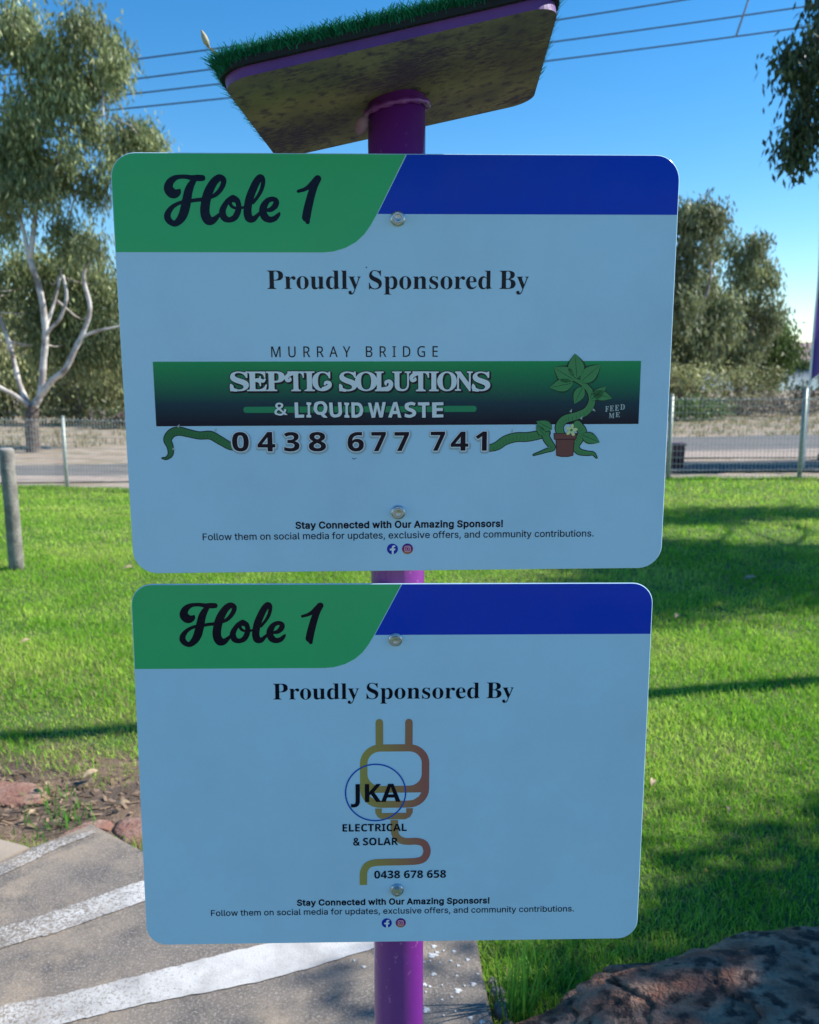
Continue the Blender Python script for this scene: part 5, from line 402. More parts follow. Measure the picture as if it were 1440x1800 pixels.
    'feed': [[5288,2646,0,1,0,2,4,2,1,1,1,3,0,41,0,4,-1,2,-2,2,-3,0,0,3,1,1,25,0,0,-1,0,-3,-5,-1,-2,-1,0,-2,-1,-4,0,-18,4,1,3,1,2,4,1,8,3,0,0,-31,-1,0,-1,0,-1,0,-1,7,-2,4,-3,2,-3,0,-1,0,0,-22,1,-1,3,0,6,0,4,1,2,2,2,2,2,9,2,0,0,-1,0,-17,0,-1],[5338,2641,0,3,3,0,2,2,1,3,0,4,0,41,-1,4,-2,1,-3,0,0,3,42,0,3,-19,0,-1,-2,0,-3,7,-2,3,-3,3,-3,1,-6,2,-5,0,-2,-2,0,-3,0,-19,0,-1,4,0,3,2,2,3,1,8,2,1,1,-1,0,-30,-1,-1,-1,0,-2,7,-3,4,-2,2,-4,0,0,-22,1,-1,1,0,5,0,4,1,4,1,2,2,2,2,1,4,1,4,2,1,0,-1,0,-1,0,-17,0,-1],[5396,2634,0,3,3,0,2,1,1,2,0,2,0,44,0,4,-1,2,-2,2,-3,0,0,1,0,2,1,1,43,0,0,-2,3,-18,0,-1,-3,0,-2,5,-2,4,-2,2,-3,2,-3,2,-5,1,-5,-1,-2,0,0,-4,0,-20,0,-1,4,0,3,2,2,4,1,7,1,1,2,0,0,-1,0,-30,0,-1,-2,0,-2,7,-1,3,-2,2,-3,1,-3,0,0,-18,0,-4,0,-1,2,-1,6,0,6,1,3,2,2,3,1,4,1,5,3,0,0,-19,-1,0],[5456,2626,0,2,3,1,2,2,1,2,0,4,0,41,-1,3,-5,2,0,2,1,1,22,0,7,-1,5,-1,5,-3,4,-3,3,-4,2,-6,1,-5,0,-7,0,-10,-2,-6,-3,-4,-2,-3,-3,-3,-5,-2,-3,-1,-9,-1],[5476,2630,2,-1,4,1,3,1,2,2,2,3,2,4,1,9,0,13,0,6,-2,5,-2,3,-2,3,-3,2,-3,0,-2,0,-2,-1,-1,-3,0,-42,0,-3],[5333,2723,0,2,3,1,2,2,0,4,0,40,0,2,-1,1,-2,1,-2,0,-1,3,1,0,15,1,1,-1,-1,-3,-4,-1,-1,-1,0,-2,-1,-37,1,1,0,1,15,42,1,1,1,-1,15,-45,1,38,-2,3,-1,1,-3,0,0,3,0,1,22,-1,0,-3,-3,0,-1,-2,-1,-6,0,-38,1,-3,4,-2,0,-2,0,-1,-16,0,-1,1,-13,37,-12,-37,0,-1],[5405,2714,0,2,5,1,1,2,1,2,0,38,-1,5,-2,1,-4,1,-1,0,1,2,47,0,3,-17,-2,0,-3,5,-3,3,-3,3,-4,1,-6,1,-6,0,-1,0,-1,-1,0,-3,0,-17,0,-1,4,1,4,1,2,4,1,6,1,0,2,0,0,-27,-2,0,-2,6,-2,3,-4,2,-4,0,0,-1,0,-16,0,-2,2,-1,5,0,5,0,4,1,3,2,1,2,2,3,1,4,1,1,1,0,1,-1,0,-16,-1,0]],
    'jka': [[2545,2440,-1,1,0,211,0,8,-1,7,-2,9,-3,6,-4,5,-5,3,-8,3,-8,0,-10,0,-13,-3,-1,1,0,39,3,1,10,2,8,1,9,0,11,-1,9,-1,6,-1,9,-3,5,-3,7,-4,4,-3,7,-6,3,-4,5,-8,2,-5,3,-6,2,-10,1,-6,1,-7,1,-14,0,-211,-1,-1],[2656,2440,-1,1,0,226,50,0,1,-1,0,-80,21,-15,63,96,57,0,0,-1,-83,-125,0,-1,82,-99,0,-1,-55,0,-1,1,-67,80,-17,23,0,-2,0,-101,-1,-1],[2933,2439,-1,1,-84,226,1,1,1,0,52,0,0,-1,18,-53,87,0,0,1,18,53,53,0,1,0,0,-1,-85,-226,0,-1],[2963,2476,1,-1,13,45,18,52,-1,1,-60,0,-1,-1,19,-58,11,-37]],
    'electrical': [[2387,2948,-1,1,0,93,55,0,0,-16,-34,0,-1,-1,0,-1,0,-22,1,-1,31,0,1,0,0,-1,0,-14,-1,-1,-31,0,-1,-1,0,-19,1,-1,34,0,0,-16],[2462,2948,-1,1,0,93,59,0,0,-16,-38,0,0,-1,0,-76,-1,-1],[2538,2948,-1,1,0,93,55,0,0,-16,-34,0,-1,-1,0,-1,0,-22,1,-1,31,0,1,0,0,-1,0,-14,-1,-1,-31,0,-1,-1,0,-19,1,-1,34,0,0,-16],[2643,2948,-9,2,-3,2,-5,3,-4,3,-4,4,-3,5,-2,3,-2,6,-2,6,-1,10,0,7,1,7,1,6,1,5,3,7,3,4,2,3,6,5,7,4,9,2,10,1,11,0,11,-3,4,-1,1,-1,0,-15,-1,-1,-15,4,-6,1,-6,0,-5,-1,-3,-1,-3,-2,-3,-3,-4,-5,-2,-7,-1,-9,0,-10,2,-7,2,-6,3,-5,4,-4,3,-2,4,-1,3,-1,5,0,8,2,11,4,1,-1,6,-14,-1,-1,-7,-3,-11,-3,-9,0],[2690,2948,-2,1,0,15,2,1,24,0,0,76,2,1,18,0,1,-1,0,-76,1,0,24,-1,1,0,0,-15,-1,-1],[2777,2948,-1,1,0,93,20,0,0,-1,0,-34,1,-1,10,0,23,36,22,0,0,-1,-28,-40,6,-3,5,-4,3,-5,3,-5,1,-6,-1,-8,-1,-6,-3,-5,-4,-4,-5,-3,-4,-1,-7,-2,-9,-1],[2796,2965,1,-1,12,1,5,1,4,2,2,3,1,2,0,3,0,5,-3,4,-2,2,-5,2,-6,1,-8,0,-1,-1],[2858,2948,-2,1,0,10,2,1,10,4,0,1,0,60,0,1,-10,4,-2,1,0,11,44,0,0,-1,0,-10,0,-1,-10,-4,-2,-1,0,-60,2,-1,10,-4,0,-1,0,-10,0,-1],[2947,2948,-9,2,-3,2,-5,3,-4,3,-4,4,-3,5,-2,3,-2,6,-1,6,-2,10,0,7,1,7,1,6,1,5,3,7,3,4,2,3,6,5,7,4,9,2,10,1,11,0,11,-3,4,-1,1,-1,0,-15,-1,-1,-15,4,-6,1,-6,0,-5,-1,-3,-1,-3,-2,-3,-3,-3,-5,-3,-7,-1,-9,1,-10,1,-7,2,-6,3,-5,5,-4,2,-2,4,-1,3,-1,5,0,8,2,11,4,1,-1,6,-14,-1,-1,-7,-3,-11,-3,-9,0],[3024,2948,-34,94,1,0,20,0,1,0,7,-22,34,0,1,0,7,22,21,0,0,-1,-33,-93,-1,0],[3036,2964,1,1,5,16,6,21,1,1,-1,0,-23,0,-1,0],[3096,2948,-1,1,0,93,59,0,0,-16,-38,0,-1,-1,0,-76,0,-1]],
    'solar': [[2653,3127,-6,1,-5,3,-4,4,-4,4,-2,5,-1,5,0,6,1,5,1,4,3,4,2,3,4,3,6,4,16,8,3,2,2,2,1,2,1,2,0,2,0,3,-1,3,-3,2,-4,1,-5,1,-5,0,-6,-2,-16,-6,-1,1,0,18,9,3,7,2,10,0,8,0,7,-2,6,-2,5,-3,4,-4,3,-5,1,-5,1,-6,-1,-5,-1,-4,-1,-4,-3,-4,-3,-3,-7,-5,-15,-7,-7,-5,-2,-2,0,-2,-1,-3,1,-2,2,-3,2,-2,3,-1,3,-1,5,0,5,1,13,5,6,-15,-1,-1,-6,-3,-11,-3,-9,0],[2738,3126,-10,3,-3,1,-5,3,-6,5,-4,8,-4,8,-1,6,-1,6,0,8,0,6,1,10,3,10,4,7,4,3,2,3,8,5,4,2,4,1,10,1,10,0,8,-1,8,-3,8,-5,3,-3,3,-4,4,-6,2,-10,2,-10,0,-6,0,-6,-2,-12,-2,-8,-4,-7,-6,-5,-6,-5,-6,-3,-8,-2,-10,0],[2743,3142,5,0,6,1,4,1,4,2,3,2,3,5,1,5,2,6,1,6,-1,10,-1,6,-2,6,-2,6,-4,3,-4,3,-4,1,-6,1,-6,-1,-4,-1,-4,-3,-3,-3,-3,-4,-2,-4,-1,-6,-1,-8,1,-8,1,-8,2,-5,2,-5,4,-3,4,-3],[2813,3127,-1,1,0,93,57,0,0,-1,0,-14,0,-1,0,-1,-36,0,-2,0,0,-76,0,-1],[2907,3127,-33,94,1,0,20,0,7,-22,1,0,33,0,7,22,20,0,1,0,-33,-94],[2919,3142,12,40,-23,0,-1,0],[2977,3127,-1,1,0,93,19,0,0,-1,0,-34,1,-1,10,0,22,35,1,1,21,0,-1,-1,-26,-40,5,-3,5,-4,4,-5,2,-5,1,-6,-1,-8,-1,-6,-3,-5,-3,-3,-4,-3,-5,-2,-7,-2,-9,-1],[2995,3144,1,0,1,-1,11,1,5,1,4,2,2,3,1,5,-1,5,-2,4,-2,2,-5,2,-6,1,-8,-1,-1,0]],
    'amp': [[2540,3125,-6,2,-4,1,-2,2,-3,2,-2,2,-1,3,-2,3,0,3,-1,5,1,4,0,3,1,3,2,4,3,4,3,4,-7,6,-4,4,-3,4,-2,4,-1,5,0,5,0,6,2,5,4,5,4,4,4,2,3,2,6,2,4,0,5,1,4,0,5,-1,8,-3,4,-2,3,-2,1,0,4,5,1,1,15,1,1,-1,1,-1,1,-1,-1,-1,-12,-15,3,-6,3,-7,1,-8,0,-4,0,-2,-1,0,-2,-1,-10,0,-2,1,-1,1,-1,7,-1,6,-16,-19,7,-5,4,-4,3,-4,2,-4,2,-5,0,-5,0,-5,-2,-4,-2,-3,-3,-3,-3,-3,-3,-1,-3,-1,-5,-1,-4,-1],[2543,3139,3,0,2,0,3,2,2,2,1,2,0,2,-1,3,-2,4,-3,2,-6,5,0,-1,-2,-2,-3,-4,-1,-4,0,-3,0,-2,2,-3,2,-2],[2539,3182,1,1,18,22,-4,2,-3,2,-4,1,-3,0,-4,0,-3,-1,-3,-2,-3,-2,-2,-3,-1,-3,0,-3,1,-3,1,-3,2,-2,3,-3]],
    'phone': [[2790,3555,-7,3,-3,1,-3,3,-5,6,-4,8,-3,10,-1,12,0,12,1,12,2,8,3,8,4,6,4,4,5,4,7,2,9,1,6,0,8,-2,6,-3,4,-4,2,-2,4,-8,3,-10,2,-10,0,-16,-1,-12,-2,-8,-3,-8,-5,-8,-5,-4,-4,-2,-7,-3,-8,-1],[2796,3572,5,-1,3,1,3,2,2,4,1,4,2,6,1,12,0,10,-1,10,-1,6,-1,4,-2,4,-2,2,-3,2,-4,1,-3,-1,-3,-1,-2,-2,-2,-3,-2,-6,-1,-6,-1,-8,0,-10,1,-8,0,-6,2,-6,1,-4,2,-4,3,-2],[2886,3556,-44,63,0,14,1,1,41,0,0,1,1,19,20,0,0,-1,0,-19,1,0,11,0,0,-1,0,-15,-11,0,-1,-1,0,-60,0,-1],[2885,3580,0,1,-1,16,0,20,0,1,-22,0,-1,-1,19,-29],[2946,3556,-5,1,-7,2,-7,4,-2,2,10,13,8,-4,5,-2,6,-1,7,1,4,1,2,1,1,2,2,2,0,2,0,4,0,3,-2,3,-2,2,-3,2,-4,1,-4,0,-14,1,-1,1,0,14,1,1,11,0,7,0,4,1,4,2,2,2,2,3,1,4,0,4,-2,4,-3,4,-4,2,-6,1,-7,0,-8,-1,-8,-2,-8,-3,-1,1,0,16,3,1,7,2,11,2,12,0,6,0,6,-1,5,-2,3,-1,7,-5,3,-2,2,-3,2,-3,1,-4,1,-6,0,-6,-1,-5,-3,-4,-3,-4,-4,-3,-5,-2,-8,-1,6,-3,4,-2,5,-4,3,-3,2,-4,1,-4,0,-5,0,-5,-2,-5,-3,-4,-4,-4,-5,-2,-8,-2,-7,-1,-9,0],[3031,3556,-8,2,-6,3,-5,5,-2,3,-1,3,-1,4,0,5,1,4,1,4,2,3,3,4,4,3,5,4,-5,3,-4,3,-5,4,-2,3,-2,4,-1,5,0,5,0,5,2,5,3,5,4,4,6,3,6,2,7,1,9,0,8,-1,5,-1,4,-1,4,-2,3,-2,5,-5,1,-3,2,-4,1,-5,0,-5,-1,-4,-2,-4,-2,-4,-4,-4,-5,-4,-6,-3,0,-1,5,-3,4,-3,3,-3,2,-3,1,-3,2,-4,0,-5,0,-4,-2,-5,-3,-4,-4,-4,-5,-3,-6,-2,-7,-1,-7,0],[3034,3571,6,-1,5,1,3,1,2,2,2,3,0,2,0,3,-2,4,-1,2,-2,2,-6,3,-1,1,-2,-2,-6,-4,-3,-2,-1,-3,0,-4,1,-4,2,-2],[3038,3612,1,-1,1,1,9,5,4,4,2,4,0,2,0,3,-1,4,-2,3,-4,2,-4,1,-4,0,-4,0,-3,-1,-3,-1,-2,-2,-2,-2,-1,-2,-1,-3,0,-3,1,-3,1,-2,5,-5],[3161,3556,-9,2,-8,4,-7,5,-5,6,-4,7,-3,9,-1,9,-1,12,0,10,2,9,3,8,4,6,5,5,6,4,7,2,5,1,4,0,8,0,7,-2,5,-2,5,-4,4,-5,3,-6,2,-7,0,-7,0,-5,-1,-6,-2,-5,-1,-3,-2,-3,-3,-4,-3,-2,-4,-2,-5,-1,-4,-1,-5,0,-6,1,-3,1,-3,2,-4,3,-4,5,-1,-1,1,-8,3,-8,3,-5,5,-4,5,-3,7,-1,9,-1,6,1,5,0,0,-15,0,-1,-4,-1,-8,0,-7,0],[3154,3607,4,-1,3,0,3,1,3,1,3,3,1,2,1,3,1,4,0,4,-1,4,-1,3,-1,3,-2,2,-2,1,-3,1,-3,1,-3,0,-3,-1,-2,-1,-3,-2,-2,-3,-1,-3,-2,-3,0,-6,0,-3,1,-2,2,-3,2,-2,3,-2],[3203,3556,-1,1,0,16,1,0,47,0,1,1,-37,80,22,0,38,-85,0,-12,-1,-1],[3309,3556,-8,2,-6,3,-5,5,-2,3,-1,3,-1,4,0,5,1,4,1,4,2,3,4,4,3,3,5,4,-5,3,-4,3,-4,4,-3,3,-1,4,-1,5,-1,5,1,5,1,5,4,5,4,4,5,3,6,2,7,1,9,0,8,-1,5,-1,4,-1,4,-2,3,-2,5,-5,2,-3,1,-4,1,-5,0,-5,0,-4,-2,-4,-3,-4,-4,-4,-5,-4,-6,-3,0,-1,5,-3,4,-3,3,-3,3,-3,1,-3,1,-4,0,-5,0,-4,-2,-5,-2,-4,-5,-4,-5,-3,-6,-2,-7,-1,-7,0],[3313,3571,5,-1,6,1,2,1,2,2,2,3,0,2,0,3,-1,4,-2,2,-2,2,-6,3,-1,1,-2,-2,-6,-4,-2,-2,-1,-3,-1,-4,1,-4,2,-2],[3316,3612,1,-1,1,1,9,5,4,4,2,4,1,2,0,3,-2,4,-2,3,-4,2,-4,1,-4,0,-4,0,-3,-1,-3,-1,-2,-2,-2,-2,-1,-2,0,-3,0,-3,1,-3,1,-2,4,-5],[3439,3556,-9,2,-8,4,-6,5,-5,6,-4,7,-3,9,-2,9,-1,12,1,10,1,9,3,8,4,6,5,5,6,4,7,2,5,1,4,0,8,0,7,-2,5,-2,5,-4,4,-5,3,-6,2,-7,1,-7,0,-5,-1,-6,-2,-5,-1,-3,-3,-3,-3,-4,-3,-2,-4,-2,-5,-1,-4,-1,-5,0,-6,1,-3,1,-3,2,-4,3,-4,5,0,-1,1,-8,2,-8,3,-5,5,-4,5,-3,7,-1,9,-1,6,1,5,0,1,0,0,-15,-1,-1,-4,-1,-8,0,-7,0],[3433,3607,3,-1,3,0,3,1,3,1,3,3,2,2,1,3,0,4,0,4,0,4,-1,3,-2,3,-2,2,-2,1,-3,1,-3,1,-3,0,-3,-1,-2,-1,-2,-2,-2,-3,-2,-3,-1,-3,-1,-6,1,-3,0,-2,2,-3,2,-2,3,-2],[3489,3556,-4,50,8,4,10,-2,5,0,6,0,3,1,4,1,3,2,2,2,1,2,2,4,0,5,-1,5,-3,4,-4,2,-5,2,-7,0,-7,0,-10,-2,-8,-3,-1,0,0,17,5,2,5,2,6,1,7,0,8,0,5,0,5,-1,7,-2,6,-4,3,-2,5,-5,3,-5,1,-4,1,-7,0,-8,-1,-6,-2,-5,-4,-5,-4,-4,-6,-3,-6,-2,-6,0,-8,0,-7,1,0,-1,2,-17,0,-1,34,0,1,-1,0,-17],[3588,3556,-8,2,-6,3,-5,5,-2,3,-1,3,-1,4,0,5,1,4,1,4,2,3,3,4,4,3,5,4,-5,3,-4,3,-5,4,-2,3,-2,4,-1,5,0,5,0,5,2,5,3,5,4,4,6,3,6,2,7,1,9,0,8,-1,5,-1,4,-1,4,-2,3,-2,5,-5,1,-3,2,-4,1,-5,0,-5,-1,-4,-2,-4,-3,-4,-3,-4,-5,-4,-6,-3,0,-1,5,-3,4,-3,3,-3,2,-3,2,-3,1,-4,0,-5,-1,-4,-1,-5,-3,-4,-4,-4,-5,-3,-6,-2,-7,-1,-7,0],[3591,3571,6,-1,5,1,3,1,2,2,1,3,1,2,0,3,-1,4,-2,2,-2,2,-6,3,-1,1,-2,-2,-6,-4,-3,-2,-1,-3,0,-4,1,-4,2,-2],[3595,3612,1,-1,1,1,9,5,4,4,2,4,0,2,0,3,-1,4,-3,3,-3,2,-4,1,-4,0,-4,0,-3,-1,-3,-1,-2,-2,-2,-2,-1,-2,-1,-3,1,-3,0,-3,1,-2,5,-5]],
    'hole': [[1542,212,-8,3,-10,5,-10,8,-14,14,-15,18,-12,18,-20,32,-36,72,-21,50,-14,43,-11,55,-2,1,-23,5,0,-1,-3,-30,-7,-25,-8,-18,-5,-7,-8,-7,-13,-11,-28,-16,-12,-2,-13,2,-7,3,-26,16,-20,14,-19,18,-24,28,-21,30,-14,25,-7,20,-3,25,-39,27,-23,13,-10,3,-4,-1,-4,-2,-11,-18,-5,-14,-2,-20,1,-28,4,-30,6,-30,10,-38,3,-1,42,-16,10,-5,16,-10,20,-16,14,-14,18,-20,12,-18,14,-22,7,-15,8,-23,3,-17,0,-17,-3,-10,-6,-12,-7,-9,-10,-9,-16,-8,-12,-4,-12,-2,-13,0,-13,3,-12,5,-18,10,-17,13,-25,23,-17,20,-22,30,-19,30,-13,24,-14,33,-15,42,-60,6,-45,8,-1,-1,0,-2,8,-46,5,-17,7,-25,15,-40,23,-45,3,-1,25,1,40,-3,8,-2,4,-2,9,-8,3,-5,2,-7,1,-8,-1,-5,-3,-7,-3,-6,-5,-4,-5,-3,-5,-2,-7,-2,-30,-1,-23,-1,-55,5,-18,-1,-40,-5,-44,0,-40,2,-30,3,-23,6,-17,7,-16,8,-17,11,-15,12,-13,15,-12,19,-9,19,-5,20,-2,15,1,17,6,20,6,14,12,16,14,15,12,9,13,6,15,5,12,1,18,0,14,-4,13,-5,14,-9,11,-11,8,-11,4,-8,3,-8,2,-10,-1,-20,-1,-4,-5,-5,-5,-2,-5,-1,-20,6,-18,2,-10,-7,-14,-14,-4,-5,2,-14,6,-17,10,-13,12,-13,13,-10,13,-7,15,-4,23,-3,27,0,23,2,34,9,5,3,-12,13,-20,24,-13,20,-15,28,-12,32,-23,84,-27,7,-25,9,-25,11,-23,12,-22,15,-22,18,-18,18,-12,16,-9,13,-5,10,-3,10,-3,15,-1,12,1,16,3,10,3,10,11,17,17,18,20,14,23,10,17,5,10,1,10,-1,10,-1,10,-3,18,-8,28,-18,24,-20,15,-17,17,-25,15,-28,9,-21,16,-56,11,-43,3,-1,40,-7,60,-6,2,2,-9,48,-3,24,-1,23,1,27,4,26,6,20,5,12,7,12,8,13,8,10,12,9,7,5,15,6,18,3,10,-1,10,-1,20,-7,14,-8,9,-6,13,-13,24,-31,12,-17,2,-1,5,12,5,9,10,12,13,10,7,4,13,5,20,4,25,1,20,-3,18,-5,10,-3,12,-6,15,-10,10,-9,7,-9,13,-18,13,-27,7,-18,6,-27,1,-1,18,-4,2,2,-2,23,1,27,3,20,5,20,5,13,8,13,11,10,15,8,14,4,10,1,10,0,10,-2,10,-3,16,-6,9,-8,7,-7,24,-31,12,-15,2,1,6,12,6,13,6,9,8,8,12,10,9,6,11,4,10,4,15,3,23,2,14,-2,10,-2,26,-9,14,-8,10,-8,10,-11,10,-13,10,-18,4,-10,3,-18,-1,-4,-2,-3,-6,-3,-6,0,-24,15,-28,21,-20,7,-10,3,-7,0,-5,-1,-8,-4,-12,-11,-10,-14,-5,-16,3,-1,24,1,16,-1,12,-2,15,-6,17,-11,16,-12,11,-12,7,-10,7,-16,5,-17,0,-13,0,-7,-3,-10,-5,-11,-5,-6,-5,-6,-15,-9,-15,-5,-10,-3,-15,0,-10,1,-17,3,-26,9,-10,5,-10,7,-14,12,-15,16,-13,16,-7,11,-9,17,-5,18,-4,20,0,15,-2,3,-25,20,-26,18,-10,5,-2,1,-5,-2,-2,-2,-3,-8,-4,-20,-1,-20,4,-32,6,-33,3,-2,4,1,6,0,7,-4,43,-48,30,-40,16,-24,13,-26,10,-27,9,-33,3,-22,1,-20,0,-8,-3,-12,-7,-15,-5,-7,-5,-6,-12,-7,-16,-4],[2146,220,-12,3,-10,7,-70,77,-8,8,-16,13,-18,11,-20,10,-56,18,-4,4,-3,7,0,7,4,7,6,4,7,2,58,-13,22,-8,31,-12,0,3,-15,37,-11,33,-26,84,-14,53,-13,67,0,8,2,8,3,7,4,7,5,6,7,6,14,6,2,8,3,7,6,6,8,3,10,0,7,-3,7,-6,3,-6,2,-9,1,-20,5,-15,15,-77,29,-116,13,-44,15,-48,11,-30,12,-24,24,-46,3,-8,1,-10,-1,-7,-3,-7,-7,-9,-7,-5,-8,-4,-8,-1],[1130,285,4,-2,2,0,4,2,-2,13,-6,20,-15,27,-14,20,-19,21,-19,16,-16,11,20,-45,21,-38,9,-13,10,-12,12,-13],[1556,290,1,2,-1,13,-4,20,-7,25,-9,22,-12,24,-15,24,-15,20,-18,21,0,-1,0,-2,6,-16,42,-97,14,-27],[1660,488,14,-3,7,3,2,2,-4,10,-7,12,-11,16,-15,13,-10,6,-22,8,-2,-3,7,-17,6,-15,7,-12,6,-8,5,-5,9,-5],[1252,495,7,-1,20,5,3,1,2,8,3,10,1,10,0,10,-2,0,-14,-4,-8,-4,-6,-5,-7,-10,-4,-13,-1,-2,2,-2,1,-2],[1211,515,1,-1,4,11,8,13,9,10,6,4,7,5,10,4,24,7,-2,7,-11,25,-7,12,-7,10,-8,8,-11,7,-10,5,-10,2,-5,-1,-7,-3,-8,-5,-4,-5,-4,-8,-3,-10,-3,-12,-1,-10,2,-12,5,-16,12,-27],[708,520,4,-1,2,0,0,1,-19,65,-8,20,-9,20,-13,23,-19,24,-10,9,-7,-2,-10,-7,-5,-6,-7,-11,-5,-13,-1,-7,1,-10,3,-13,5,-10,7,-12,10,-15,11,-13,11,-10,13,-9,12,-8,15,-8]],
}
